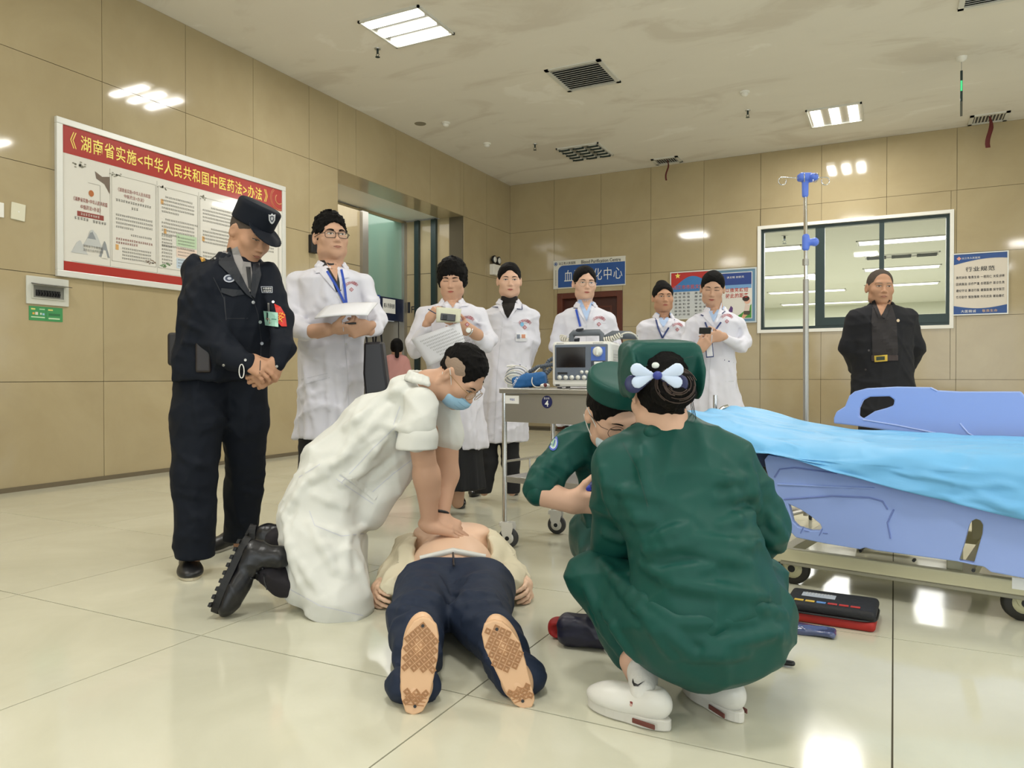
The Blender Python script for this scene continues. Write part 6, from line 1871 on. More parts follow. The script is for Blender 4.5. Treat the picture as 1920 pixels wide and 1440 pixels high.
shoe(P, FL(440, 1022), -RT * .35 - FH * .9, .24, .048, mat('sneaker_black', '1a1a1c', .4), mat('sneaker_sole_white', 'd6d2c8', .5))
# white carabiner and tissue held in the hand
k = MB(); c = J(453, 696, d - .27); k.tube([c + RT * .010 * math.cos(a) + ZZ * .028 * math.sin(a) for a in np.linspace(0, 6.283, 18)[:-1]], .0022, 6, closed=True)
tag(k.build('carabiner', M_DEV), 'small white carabiner hanging from the security man\'s hand', 'key ring')
# ================================================================ doctor with glasses and papers
d = 3.95
P = Person('doctor in black-rimmed glasses and white coat holding a sheaf of papers', FL(625, 706 + H * F / 3.95), 'c')
o, R, s = face_head(P, 620, 447, d, 86, 32, -3, 2, 'm', J(622, 510, d), 1.14, .0038)
v = Vol(); wa = J(618, 620, d - .26); wb = J(700, 628, d - .22)
limb(v, [(588, 622, -.24), (612, 618, -.27)], d, [15, 13], .02)
hand(v, J(628, 617, d - .28), RT * .9 - FH * .25 + ZZ * .05, -FH * .5 - ZZ * .8, 'R', (.7, .75, .8, .85), 1.0, .5)
hand(v, J(690, 612, d - .24), -RT * .75 - FH * .4 - ZZ * .3, RT * .2 - FH * .6 - ZZ * .4, 'L', (.9, .9, .9, .9), 1.0, .4)
P.add(v, .0038); P.finish(d, [(622, 510), (622, 600), (620, 740)], [[(564, 522, 0), (550, 605, -.08), (572, 622, -.22), (602, 620, -.26)], [(680, 522, 0), (702, 598, -.05), (700, 618, -.15), (692, 622, -.20)]], [[(592, 800, 0), (587, 900, 0), (590, 990, 0)], [(648, 800, 0), (653, 900, 0), (648, 990, 0)]], .0045)
face(P, o, R, s, 'm', .75, (.002, .001), 1.25)
v = hair_vol(o, R, s, .010, .072, -.06, -.03, .016, rough=.004, seed=4); P.vol('hair', v, .0042, M_HAIR)
glasses(P, o, R, s, mat('spectacle_black', '1c1716', .3), 'rect', .0016)
ct, bv = white_coat(P, d, 24, [(500, 622, 22, .065), (508, 624, 46, .10), (525, 626, 70, .125), (570, 626, 68, .13), (620, 624, 62, .13), (700, 622, 64, .14), (825, 620, 66, .15)],
    [([(560, 522, 0), (545, 605, -.08), (570, 622, -.22), (602, 620, -.26)], [23, 22, 21, 15]), ([(684, 522, 0), (706, 598, -.05), (702, 618, -.15), (690, 626, -.20)], [21, 18, 17, 14])], 2, amp=.0065, folds=[[(610, 645), (617, 767)], [(567, 663), (613, 680)], [(650, 640), (647, 747)], [(533, 567), (570, 592)], [(545, 600), (590, 585)], [(565, 750), (610, 730)], [(630, 690), (640, 790)], [(570, 690), (590, 800)], [(690, 560), (712, 600)], [(545, 630), (590, 634)], [(600, 700), (660, 715)]])
collar(P, J(622, 500, 3.95), 24, M_COAT, .066)
decal(bv, [(600, 488), (628, 488), (640, 545), (631, 548)], .004, 'undershirt', M_BLACK, P.root); decal(bv, [(608, 487), (634, 487), (632, 528)], .006, 'neck_opening', P.skin, P.root)
decal(bv, [(597, 487), (583, 500), (592, 512), (599, 511), (630, 547), (616, 508)], .008, 'lapel', M_COAT, P.root); decal(bv, [(640, 500), (652, 512), (654, 520), (645, 522), (638, 545), (636, 520)], .008, 'lapel', M_COAT, P.root)
lines(bv, ct, [[(597, 487), (583, 500), (592, 512), (599, 511), (630, 547)], [(640, 500), (653, 514), (645, 522), (638, 545)], [(634, 548), (642, 600), (652, 700), (656, 810)], [(562, 712), (614, 700)], [(566, 722), (618, 708)]])
buttons(bv, ct, [(634, 557), (649, 645)], 2.4)
decal(bv, strip([(613, 508), (630, 535), (648, 572)], 4.5), .010, 'lanyard', M_LAN, P.root); decal(bv, strip([(640, 505), (646, 535), (650, 572)], 4.5), .010, 'lanyard', M_LAN, P.root)
arc_text(bv, ct, 659, 537, 13, M_EMB, .9)
legs_simple(P, d, [([(590, 800, 0), (585, 900, 0), (590, 1000, 0)], [30, 26, 20]), ([(650, 800, 0), (655, 900, 0), (650, 1000, 0)], [30, 26, 20])], M_BLKC)
shoe(P, FL(585, 1003), RT * .4 - FH, .26); shoe(P, FL(645, 1003), RT * .4 - FH, .26)
# papers
def sheet(pts, m, name, label, cat, th=.003, bend=0, n=8, seed=1):
    """pts: 4 world corners (a,b,c,d); a slightly curved sheet"""
    a, b_, c, e = [np.asarray(p, float) for p in pts]; V = []; nn = nrm(np.cross(b_ - a, e - a))
    for i in range(n + 1):
        for j in range(n + 1):
            x, y = i / n, j / n
            V.append(a * (1 - x) * (1 - y) + b_ * x * (1 - y) + c * x * y + e * (1 - x) * y + nn * bend * (math.sin(math.pi * x) + .4 * math.sin(3 * y + seed)))
    Fq = [(i * (n + 1) + j, (i + 1) * (n + 1) + j, (i + 1) * (n + 1) + j + 1, i * (n + 1) + j + 1) for i in range(n) for j in range(n)]
    ob = raw(name, V, np.array(Fq), m); m_ = ob.modifiers.new('solid', 'SOLIDIFY'); m_.thickness = th; m_.offset = 0
    return tag(ob, label, cat)
sheet([J(590, 598, d - .36), J(690, 592, d - .40), J(708, 567, d - .16), J(612, 573, d - .14)], M_PAPER, 'paper_stack', 'sheaf of white papers held by the doctor in black glasses', 'papers', .006, .008)
k = MB(); k.tube([J(647, 607, d - .33), J(668, 606, d - .33)], .005, 8); tag(k.build('pen', M_BLACK), 'black pen in the hand of the doctor in black glasses', 'pen')
# black handbag
M_BAG = mat('bag_black_leather', '17151c', .4)
bg_ = thing('handbag', 'black leather handbag hanging from the glasses-wearing doctor\'s wrist', 'handbag', J(705, 740, d - .1))
q = [(682, 642), (716, 640), (722, 690), (728, 735), (684, 742), (680, 700)]
c0 = J(690, 700, d - .2)
b = MB(); b.prism([PLN(u, vv, c0, FH) for u, vv in q], FH, .10); o_ = b.build('bag_body', M_BAG, bg_); md_ = o_.modifiers.new('b', 'BEVEL'); md_.width = .012; md_.segments = 2
for k_, (a, z) in enumerate((((688, 642), (700, 618)), ((700, 641), (708, 616)))):
    k = MB(); k.tube([J(a[0], a[1], d - .09), J(a[0] - 2, z[1], d - .1), J(z[0], z[1] - 6, d - .1), J(z[0] + 6, z[1] + 4, d - .08), J(a[0] + 16, a[1], d - .06)], .005, 8); k.build('strap', M_BAG, bg_)
k = MB(); k.tube([J(684, 648, d - .106), J(694, 668, d - .106), J(690, 700, d - .106), J(692, 735, d - .106)], .002, 5); k.build('zip', M_ALU, bg_)
k = MB(); k.tube([J(704, 655, d - .106), J(702, 668, d - .106), J(703, 676, d - .106)], .004, 6); k.build('zip_pull', M_CHROME, bg_)
# ================================================================ woman with bob hair taking notes
d = 4.6
P = Person('woman with short black bob in white coat, looking down at her notes', FL(850, 955), 'c')
o, R, s = face_head(P, 848, 525, d, 68, -3, 14, 0, 'f', J(847, 575, d), 1.16, .004, nr=.05)
v = Vol()
hand(v, J(803, 601, d - .26), RT * .6 + ZZ * .8 - FH * .1, -RT * .7 - FH * .5, 'R', (.9, .9, .9, .9), .95, .4)
limb(v, [(895, 628, -.22), (880, 618, -.26)], d, [12, 10], .02)
hand(v, J(880, 618, d - .27), -RT * .9 + ZZ * .15 - FH * .2, -FH * .9 - ZZ * .2, 'L', (.25, .3, .35, .45), .95, .7)
P.add(v, .004)
v = Vol(); limb(v, [(828, 890, 0), (826, 950, 0)], d, [14, 11]); limb(v, [(858, 890, 0), (858, 942, 0)], d, [14, 11]); P.add(v, .007); P.finish(d, [(848, 575), (849, 660), (852, 760)], [[(800, 588, 0), (778, 640, -.06), (782, 652, -.14), (801, 608, -.25)], [(896, 588, 0), (914, 635, -.05), (908, 645, -.12), (888, 624, -.23)]], [[(830, 800, 0), (828, 890, 0), (826, 945, 0)], [(868, 800, 0), (862, 890, 0), (858, 940, 0)]], .0045)
face(P, o, R, s, 'f', .12, (0, 0), 1.1, mouth=-.0015)
v = hair_vol(o, R, s, .018, .050, -.055, -.052, .016, wide=.006, rough=.003, seed=7)
for i in range(15):
    x = -.062 + .0088 * i; v.u(cone(hp(o, R, s, x, .088 - abs(x) * .55, .058 + .012 * math.cos(x * 40)), hp(o, R, s, x + .003 * (-1) ** i, .094 - abs(x) * .55, .030 + .006 * math.sin(i * 2.3) - abs(x) * .1), .008 * s, .002 * s), .003)
P.vol('hair', v, .0045, M_HAIR)
ct, bv = white_coat(P, d, -3, [(566, 848, 22, .06), (573, 848, 42, .10), (590, 848, 60, .12), (640, 848, 56, .13), (690, 850, 54, .13), (760, 854, 56, .14), (842, 858, 60, .15)],
    [([(796, 585, 0), (776, 640, -.06), (780, 655, -.14), (800, 615, -.24)], [17, 18, 18, 14]), ([(900, 585, 0), (918, 635, -.05), (912, 648, -.12), (890, 628, -.22)], [17, 17, 16, 12])], 3, folds=[[(780, 620), (800, 600)], [(772, 645), (800, 650)], [(895, 640), (920, 625)], [(880, 600), (910, 610)], [(830, 700), (836, 820)], [(870, 690), (880, 830)], [(810, 690), (815, 780)]])
collar(P, J(848, 568, 4.6), -3, M_COAT, .062)
decal(bv, [(832, 556), (862, 556), (849, 577)], .006, 'neck_opening', P.skin, P.root, dens=4)
decal(bv, [(826, 554), (812, 568), (818, 574), (830, 574), (836, 577)], .008, 'lapel', M_COAT, P.root, dens=4); decal(bv, [(868, 552), (885, 566), (876, 574), (866, 574), (860, 578)], .008, 'lapel', M_COAT, P.root, dens=4)
lines(bv, ct, [[(826, 554), (812, 568), (818, 574), (830, 574)], [(868, 552), (885, 566), (876, 574), (866, 574)], [(848, 690), (850, 842)], [(880, 745), (905, 752)]])
arc_text(bv, ct, 876, 602, 14, M_EMB, .95)
v = Vol(); v.u(prof_loft([(790, 852, 50, .13), (870, 852, 54, .14), (916, 852, 58, .15)], d, 0, .05, 11, 5)); P.vol('skirt', v, .008, mat('black_pleated_skirt', '111216', .8))
for u, vv in ((822, 958), (856, 950)):
    shoe(P, FL(u, vv) + FH * .14, -FH + RT * .15, .23, .038, mat('black_patent_leather', '101012', .15), M_BLACK, heelh=.01, cut=(.1, .06, .028, .05, .04))
    q = FL(u, vv) + FH * .13; k = MB(); k.tube([q + RT * .03 * math.cos(a) - FH * .05 + ZZ * (.065 + .02 * math.sin(a)) for a in np.linspace(-.3, math.pi + .3, 10)], .004, 6); k.build('shoe_strap', M_SHOE, P.root)
c = J(879, 620, d - .27); k = MB(); dr_ = nrm(J(895, 628, d - .22) - c); x_, y_, _ = ortho(dr_)
k.tube([c + (x_ * .029 * math.cos(a) + y_ * .029 * math.sin(a)) for a in np.linspace(0, 6.283, 16)[:-1]], .0045, 6, closed=True); wt = k.build('wristwatch', M_CHROME, P.root)
MB().lathe(c - FH * .03, -FH, [(.016, 0), (.016, .006), (.013, .008)], 16).build('watch_face', M_ALUW, wt)
sheet([J(818, 604, d - .36), J(862, 605, d - .36), J(865, 580, d - .33), J(818, 576, d - .33)], mat('notebook_paper', 'cfcfb8', .7), 'notebook', 'open note pad held by the woman with the bob', 'notebook', .008, .001)
sheet([J(804, 688, d - .36), J(874, 650, d - .36), J(862, 604, d - .35), J(770, 636, d - .35)], M_PAPER, 'paper_sheet', 'printed white sheets hanging from the hand of the woman with the bob', 'papers', .002, .012)
a0_ = J(786, 636, d - .382); ax_ = nrm(J(858, 608, d - .38) - a0_); ay_ = nrm(J(786, 636, d - .38) - J(805, 680, d - .38))
dashes([(.0 + .012 * i, -.018 * i - .02, .20, .009) for i in range(8)], a0_ - nrm(np.cross(ax_, ay_)) * 0, ax_, ay_, M_GREYINK, bpy.data.objects['paper_sheet'])
ph = thing('mobile_phone', 'black phone held over the note pad by the woman with the bob', 'mobile phone', J(840, 602, d - .385))
Rp = np.stack([nrm(RT - ZZ * .1), -FH, nrm(ZZ + RT * .1)], 1)
MB().box(J(840, 595, d - .385), (.085, .009, .04), Rp, .004).build('phone_body', mat('phone_dark', '2c2a2c', .25), ph)
MB().box(J(834, 595, d - .391), (.025, .004, .028), Rp, .002).build('camera_block', M_BLACK, ph)
k = MB(); k.tube([J(803, 580, d - .33), J(817, 588, d - .35)], .0032, 6); tag(k.build('pen', mat('pen_blue_grey', '33405a', .4)), 'slim dark pen in the writing hand of the woman with the bob', 'pen')
# ================================================================ older woman standing behind the trolley's left
d = 5.15
P = Person('woman in white coat over black turtleneck, hands behind her back', FL(950, 930), 'a')
o, R, s = face_head(P, 955, 527, d, 64, 4, 4, 0, 'f', J(955, 575, d), 1.06, .004)
v = Vol(); limb(v, [(918, 700, .12), (960, 712, .2)], d, [10, 9]); hand(v, J(955, 712, d + .2), RT, FH, 'R', (.8, .8, .8, .8), .95); P.add(v, .005); P.finish(d, [(955, 575), (954, 650), (950, 750)], [[(918, 592, 0), (908, 650, .03), (917, 697, .12)], [(992, 590, 0), (998, 640, .03), (984, 690, .12), (960, 712, .2)]], [[(925, 790, 0), (918, 860, 0), (908, 922, 0)], [(958, 790, 0), (960, 860, 0), (960, 922, 0)]], .005)
face(P, o, R, s, 'f', .5, (0, 0), .8)
P.vol('hair', hair_vol(o, R, s, .006, .076, -.03, -.0, .004, rough=.0012, seed=9).u(ell(hp(o, R, s, 0, -.11, .02), np.array([.04, .035, .04]) * s, R)), .0045, M_HAIR)
ct, bv = white_coat(P, d, 5, [(568, 955, 20, .055), (575, 956, 38, .09), (590, 958, 50, .11), (640, 956, 46, .12), (700, 950, 48, .13), (760, 946, 48, .14), (830, 944, 46, .15)],
    [([(915, 588, 0), (906, 650, .03), (916, 695, .12)], [15, 14, 13]), ([(997, 586, 0), (1000, 640, .03), (985, 690, .12)], [15, 15, 13])], 4)
collar(P, J(954, 568, 5.15), 5, M_COAT, .066)
decal(bv, [(937, 560), (969, 560), (968, 582), (952, 597), (946, 588)], .006, 'turtleneck', mat('black_knit', '17110f', .9), P.root, dens=4)
v = Vol(); v.u(cone(J(955, 552, d), J(955, 568, d), .055, .06)); P.vol('turtleneck_collar', v, .005, mat('black_knit', '17110f', .9))
decal(bv, [(936, 555), (924, 564), (923, 575), (933, 576), (950, 600), (942, 575)], .008, 'lapel', M_COAT, P.root, dens=4); decal(bv, [(969, 555), (978, 562), (979, 580), (970, 579), (951, 600), (964, 578)], .008, 'lapel', M_COAT, P.root, dens=4)
lines(bv, ct, [[(924, 562), (923, 575), (934, 576)], [(978, 561), (979, 580), (969, 579)]], M_PIPE, 1.6, .010, 'piping', 4)
lines(bv, ct, [[(942, 604), (932, 700), (926, 830)], [(962, 605), (990, 606)]]); lines(bv, ct, [[(974, 684), (987, 687)]], M_PIPE, 1.6)
arc_text(bv, ct, 984, 608, 13, M_EMB, .9); decal(bv, circ(979, 608, 3.4, 4, 10), .006, 'blue_sticker', mat('sticker_blue', '79b4d8', .5), ct, dens=3)
decal(bv, [(967, 624), (988, 624), (988, 640), (967, 640)], .010, 'identity_card', M_PAPER, ct, dens=5); decal(bv, [(969, 627), (975, 627), (975, 635), (969, 635)], .012, 'photo', mat('id_photo', '7f8796', .5), ct, dens=4); decal(bv, [(978, 627), (985, 627), (985, 634), (978, 634)], .012, 'card_mark', mat('id_mark', 'c98a6a', .5), ct, dens=4)
legs_simple(P, d, [([(915, 810, 0), (915, 870, 0), (906, 918, 0)], [18, 18, 17]), ([(955, 810, 0), (958, 870, 0), (960, 918, 0)], [18, 17, 17])], M_BLKC)
shoe(P, FL(893, 930) + FH * .18, -FH - RT * .1, .24, .04); shoe(P, FL(958, 927) + FH * .18, -FH + RT * .1, .24, .04)
# ================================================================ young woman in clear glasses behind the monitor
d = 5.2
P = Person('young woman in thin glasses and white coat standing behind the monitor', FL(1098, 706 + H * F / 5.2), 'a')
o, R, s = face_head(P, 1096, 533, d, 62, 6, 3, -2, 'f', J(1098, 580, d), .98, .004)
v = Vol(); hand(v, J(1090, 668, d - .18), RT * .8 - FH * .3, -FH, 'R', .5, .95); P.add(v, .005); P.finish(d, [(1098, 580), (1098, 650), (1096, 740)], [[(1058, 602, 0), (1045, 650, 0), (1060, 668, -.12), (1088, 668, -.17)], [(1138, 602, 0), (1150, 650, 0), (1134, 668, -.12)]], [[(1080, 780, 0), (1078, 860, 0), (1076, 918, 0)], [(1112, 780, 0), (1116, 860, 0), (1118, 918, 0)]], .005)
face(P, o, R, s, 'f', .6, (0, 0), .8)
P.vol('hair', hair_vol(o, R, s, .008, .078, -.05, -.02, .006, rough=.001, seed=2).s_(ell(hp(o, R, s, .012, .10, .075), np.array([.018, .03, .03]) * s, R), .01), .0045, M_HAIR)
glasses(P, o, R, s, mat('spectacle_gold_thin', 'a08f7c', .3, .6), 'round', .0009)
ct, bv = white_coat(P, d, 4, [(575, 1098, 20, .055), (582, 1098, 38, .09), (596, 1098, 50, .115), (650, 1098, 48, .12), (700, 1096, 48, .13), (800, 1094, 52, .15)],
    [([(1054, 596, 0), (1042, 650, 0), (1060, 668, -.12)], [16, 15, 14]), ([(1142, 596, 0), (1154, 650, 0), (1135, 668, -.12)], [16, 15, 14])], 5)
collar(P, J(1098, 574, 5.2), 4, M_COAT, .062); collar(P, J(1098, 572, 5.2), 4, M_SHIRTB, .053, .008, name='shirt_collar')
decal(bv, [(1083, 562), (1113, 560), (1100, 602)], .005, 'blue_shirt', M_SHIRTB, P.root, dens=4); decal(bv, [(1090, 562), (1110, 561), (1100, 583)], .007, 'neck_opening', P.skin, P.root, dens=4)
decal(bv, [(1081, 557), (1075, 577), (1082, 579), (1099, 606), (1091, 584)], .008, 'lapel', M_COAT, P.root, dens=4); decal(bv, [(1114, 555), (1122, 572), (1115, 576), (1101, 606), (1108, 582)], .008, 'lapel', M_COAT, P.root, dens=4)
lines(bv, ct, [[(1077, 560), (1075, 577), (1083, 578)], [(1115, 557), (1121, 572), (1115, 576)]], M_PIPE, 1.6, .010, 'piping', 4)
lines(bv, ct, [[(1100, 608), (1098, 700), (1094, 800)], [(1112, 604), (1136, 606)]]); decal(bv, strip([(1080, 580), (1088, 612)], 4), .010, 'lanyard', M_LAN, P.root, dens=4)
arc_text(bv, ct, 1123, 602, 13, M_EMB, .9)
legs_simple(P, d, [([(1078, 780, 0), (1078, 870, 0), (1076, 918, 0)], [20, 17, 14]), ([(1115, 780, 0), (1116, 870, 0), (1118, 918, 0)], [20, 17, 14])], M_BLKC)
for u in (1076, 1118): shoe(P, FL(u, 930) + FH * .15, -FH, .24, .04)
# ================================================================ woman with bun, second from the right of the coats
d = 5.75
P = Person('stern woman with topknot and lanyard, between glasses and phone women', FL(1240, 706 + H * F / 5.75), 'b')
o, R, s = face_head(P, 1243, 559, d, 55, 0, 0, 0, 'f', J(1243, 602, d), 1.10, .0042)
v = Vol(); hand(v, J(1240, 690, d - .1), RT * .6 - ZZ * .4, -FH, 'R', .5, .95); P.add(v, .005); P.finish(d, [(1243, 602), (1243, 660), (1243, 740)], [[(1212, 616, 0), (1203, 660, 0), (1222, 690, -.08), (1238, 690, -.09)], [(1274, 616, 0), (1282, 660, 0), (1266, 690, -.08)]], [[(1230, 780, 0), (1228, 850, 0), (1226, 898, 0)], [(1258, 780, 0), (1260, 850, 0), (1262, 898, 0)]], .0055)
face(P, o, R, s, 'f', .5, (0, 0), .9, mouth=-.003)
P.vol('hair', hair_vol(o, R, s, .008, .073, -.05, -.02, .004, rough=.001, seed=6).u(ell(hp(o, R, s, 0, -.05, .12), np.array([.045, .04, .03]) * s, R)), .0045, M_HAIR)
ct, bv = white_coat(P, d, 4, [(594, 1243, 18, .055), (600, 1243, 34, .09), (612, 1243, 42, .11), (660, 1243, 42, .12), (720, 1243, 44, .13), (812, 1243, 48, .15)],
    [([(1208, 612, 0), (1200, 660, 0), (1222, 690, -.08)], [16, 15, 14]), ([(1278, 612, 0), (1286, 660, 0), (1266, 690, -.08)], [16, 15, 14])], 6)
collar(P, J(1244, 594, 5.75), 4, M_COAT, .062); collar(P, J(1244, 592, 5.75), 4, M_SHIRTB, .053, .008, name='shirt_collar')
decal(bv, [(1232, 596), (1257, 594), (1244, 614)], .005, 'blue_shirt', M_SHIRTB, P.root, dens=4); decal(bv, [(1234, 585), (1256, 584), (1245, 600)], .007, 'neck_opening', P.skin, P.root, dens=4)
decal(bv, [(1229, 584), (1226, 600), (1243, 622), (1236, 600)], .008, 'lapel', M_COAT, P.root, dens=4); decal(bv, [(1261, 580), (1270, 598), (1246, 622), (1254, 600)], .008, 'lapel', M_COAT, P.root, dens=4)
lines(bv, ct, [[(1265, 585), (1270, 597), (1264, 600)]], M_PIPE, 2.2, .010, 'piping', 4)
decal(bv, strip([(1229, 596), (1234, 615), (1242, 634)], 3), .010, 'lanyard', M_LAND, P.root, dens=4); decal(bv, strip([(1254, 614), (1242, 634)], 3), .010, 'lanyard', M_LAND, P.root, dens=4); decal(bv, [(1234, 641), (1249, 641), (1249, 660), (1234, 660)], .012, 'badge_holder', M_LAND, P.root, dens=5)
arc_text(bv, ct, 1270, 613, 11, M_EMB, .8)
legs_simple(P, d, [([(1228, 780, 0), (1228, 850, 0), (1226, 895, 0)], [18, 15, 12]), ([(1260, 780, 0), (1260, 850, 0), (1262, 895, 0)], [18, 15, 12])], M_BLKC)
for u in (1226, 1262): shoe(P, FL(u, 906) + FH * .15, -FH, .24, .04)
# ================================================================ woman looking at her phone
d = 5.15
P = Person('woman in white coat looking down at the phone in her hands', FL(1345, 706 + H * F / 5.15), 'c')
o, R, s = face_head(P, 1336, 542, d, 62, -16, 14, -4, 'f', J(1342, 585, d), .98, .004)
v = Vol()
hand(v, J(1312, 655, d - .24), RT * .55 + ZZ * .6 - FH * .1, -FH * .7 - ZZ * .3, 'R', (.55, .6, .65, .7), .92, .3); hand(v, J(1352, 630, d - .22), -RT * .9 - ZZ * .1 - FH * .1, -FH - ZZ * .1, 'L', (.3, .35, .4, .5), .92, .6)
P.add(v, .0038); P.finish(d, [(1342, 585), (1340, 650), (1340, 740)], [[(1304, 606, 0), (1288, 648, -.02), (1293, 658, -.1), (1310, 655, -.22)], [(1378, 606, 0), (1392, 640, -.02), (1386, 646, -.1), (1356, 632, -.21)]], [[(1324, 790, 0), (1322, 870, 0), (1320, 918, 0)], [(1360, 790, 0), (1364, 870, 0), (1364, 918, 0)]], .005)
face(P, o, R, s, 'f', .12, (0, 0), .8)
P.vol('hair', hair_vol(o, R, s, .007, .074, -.03, -.0, .004, rough=.001, seed=12).u(ell(hp(o, R, s, 0, -.11, .0), np.array([.04, .035, .045]) * s, R)), .0045, M_HAIR)
ct, bv = white_coat(P, d, -6, [(582, 1342, 20, .055), (590, 1342, 38, .09), (604, 1340, 50, .115), (650, 1338, 44, .12), (700, 1338, 42, .13), (760, 1340, 56, .15), (800, 1342, 64, .16), (830, 1343, 66, .16)],
    [([(1300, 602, 0), (1285, 648, -.02), (1292, 660, -.1), (1310, 655, -.2)], [15, 14, 14, 11]), ([(1382, 602, 0), (1396, 640, -.02), (1388, 648, -.1), (1358, 634, -.2)], [15, 16, 14, 11])], 7)
collar(P, J(1342, 583, 5.15), -6, M_COAT, .062); collar(P, J(1342, 581, 5.15), -6, M_SHIRTB, .053, .008, name='shirt_collar')
decal(bv, [(1329, 584), (1350, 580), (1338, 604)], .005, 'blue_shirt', M_SHIRTB, P.root, dens=4); decal(bv, [(1332, 578), (1348, 575), (1338, 590)], .007, 'neck_opening', P.skin, P.root, dens=4)
decal(bv, [(1323, 568), (1312, 590), (1318, 593), (1337, 612), (1328, 590)], .008, 'lapel', M_COAT, P.root, dens=4); decal(bv, [(1354, 562), (1363, 580), (1356, 586), (1339, 612), (1346, 588)], .008, 'lapel', M_COAT, P.root, dens=4)
lines(bv, ct, [[(1314, 590), (1319, 592)], [(1357, 566), (1363, 580), (1354, 588)]], M_PIPE, 1.8, .010, 'piping', 4); lines(bv, ct, [[(1358, 675), (1384, 682)]], M_PIPE, 1.8)
lines(bv, ct, [[(1336, 615), (1330, 700), (1326, 820)], [(1360, 715), (1384, 715)]]); arc_text(bv, ct, 1363, 597, 12, M_EMB, .85)
decal(bv, strip([(1322, 604), (1328, 620)], 3), .010, 'lanyard', M_LAND, P.root, dens=4); decal(bv, strip([(1352, 604), (1342, 618)], 3), .010, 'lanyard', M_LAND, P.root, dens=4)
b = MB(); c = J(1330, 656, d - .21); b.box(c, (.05, .004, .10), facing(-8, 0, 5), .002); hb2 = b.build('badge_holder', M_LAND, P.root); b = MB(); b.box(c - FH * .003, (.038, .002, .085), facing(-8, 0, 5)); b.build('badge_card', M_PAPER, hb2)
ph = thing('mobile_phone', 'black phone held by the woman in white looking down', 'mobile phone', J(1322, 628, d - .30))
Rp = facing(-10, 40, 0)
MB().box(J(1322, 620, d - .31), (.075, .010, .05), Rp, .004).build('phone_body', M_BLACK, ph); MB().box(J(1316, 617, d - .316), (.02, .006, .012), Rp, .002).build('camera_block', M_DEVG, ph)
legs_simple(P, d, [([(1322, 800, 0), (1322, 870, 0), (1320, 918, 0)], [20, 17, 14]), ([(1362, 800, 0), (1364, 870, 0), (1364, 918, 0)], [20, 17, 14])], M_BLKC)
for u in (1320, 1364): shoe(P, FL(u, 932) + FH * .15, -FH, .24, .04)
# ================================================================ elderly man in a black jacket
d = 5.45
P = Person('grey-haired man in open black jacket with gold belt buckle', FL(1655, 706 + H * F / 5.45), 'b')
o, R, s = face_head(P, 1650, 540, d, 67, -10, 2, -2, 'm', J(1653, 590, d), 1.08, .004)
v = Vol(); limb(v, [(1610, 690, .12), (1650, 705, .22)], d, [11, 10]); hand(v, J(1648, 706, d + .22), RT, FH, 'R', .8, 1.0); P.add(v, .005); P.finish(d, [(1653, 590), (1654, 660), (1656, 745)], [[(1608, 600, 0), (1594, 650, .03), (1607, 688, .12)], [(1700, 600, 0), (1713, 650, .03), (1699, 690, .12), (1655, 706, .22)]], [[(1636, 770, 0), (1633, 850, 0), (1632, 908, 0)], [(1678, 770, 0), (1682, 850, 0), (1684, 908, 0)]], .005)
face(P, o, R, s, 'm', .45, (0, 0), .9, mouth=-.0015, browm=M_HAIRT)
P.vol('hair', hair_vol(o, R, s, .0025, .098, -.06, -.0, rough=0, fr=.92), .004, M_HAIRG)
M_JKT = mat('black_wool_jacket', '0e0f16', .85, bump=.2, bscale=14)
v = Vol(); v.u(prof_loft([(570, 1653, 22, .06), (578, 1653, 44, .10), (592, 1653, 64, .125), (650, 1653, 58, .14), (700, 1655, 56, .14), (760, 1658, 62, .15), (790, 1658, 62, .15)], d, -2, .015, 5, 8))
limb(v, [(1606, 597, 0), (1592, 650, .03), (1606, 690, .12)], d, [19, 18, 15], .03); limb(v, [(1700, 597, 0), (1716, 650, .03), (1700, 690, .12)], d, [19, 18, 15], .03); v.disp(crumple(.004, 15, .9))
jk, bv = P.vol('jacket', v, .008, M_JKT, bvh=True)
collar(P, J(1653, 573, 5.45), -2, M_JKT, .072, .014)
decal(bv, [(1636, 572), (1672, 572), (1681, 600), (1684, 660), (1682, 668), (1636, 668), (1634, 600)], .006, 'shirt', mat('dark_brown_shirt', '211c1e', .7), P.root); decal(bv, [(1640, 568), (1668, 568), (1652, 592)], .009, 'neck_opening', P.skin, P.root, dens=4)
decal(bv, [(1634, 566), (1640, 562), (1653, 594), (1648, 597)], .012, 'shirt_collar', mat('dark_brown_shirt', '211c1e', .7), P.root, dens=4); decal(bv, [(1668, 562), (1674, 566), (1660, 597), (1652, 594)], .012, 'shirt_collar', mat('dark_brown_shirt', '211c1e', .7), P.root, dens=4)
decal(bv, [(1634, 666), (1684, 666), (1684, 676), (1634, 677)], .008, 'belt', mat('belt_brown', '31211e', .4), P.root, dens=5)
bk = decal(bv, [(1639, 667), (1664, 665), (1664, 677), (1640, 679)], .014, 'buckle', mat('buckle_gold', 'cfae4a', .3, .8), P.root, dens=5); decal(bv, [(1643, 669), (1659, 668), (1659, 675), (1643, 676)], .016, 'buckle_plate', mat('buckle_dark', '2f3a28', .3), bk, dens=4)
decal(bv, circ(1684, 601, 3, 3, 10), .008, 'lapel_pin', mat('pin_cream', 'd9c3a2', .4), P.root, dens=3); buttons(bv, jk, [(1629, 657), (1623, 693)], 2, mat('horn_button', '3a3436', .4))
legs_simple(P, d, [([(1635, 760, 0), (1633, 850, 0), (1632, 905, 0)], [26, 20, 17]), ([(1680, 760, 0), (1682, 850, 0), (1684, 905, 0)], [26, 20, 17])], M_BLKC)
for u in (1632, 1684): shoe(P, FL(u, 920) + FH * .15, -FH, .26, .045)
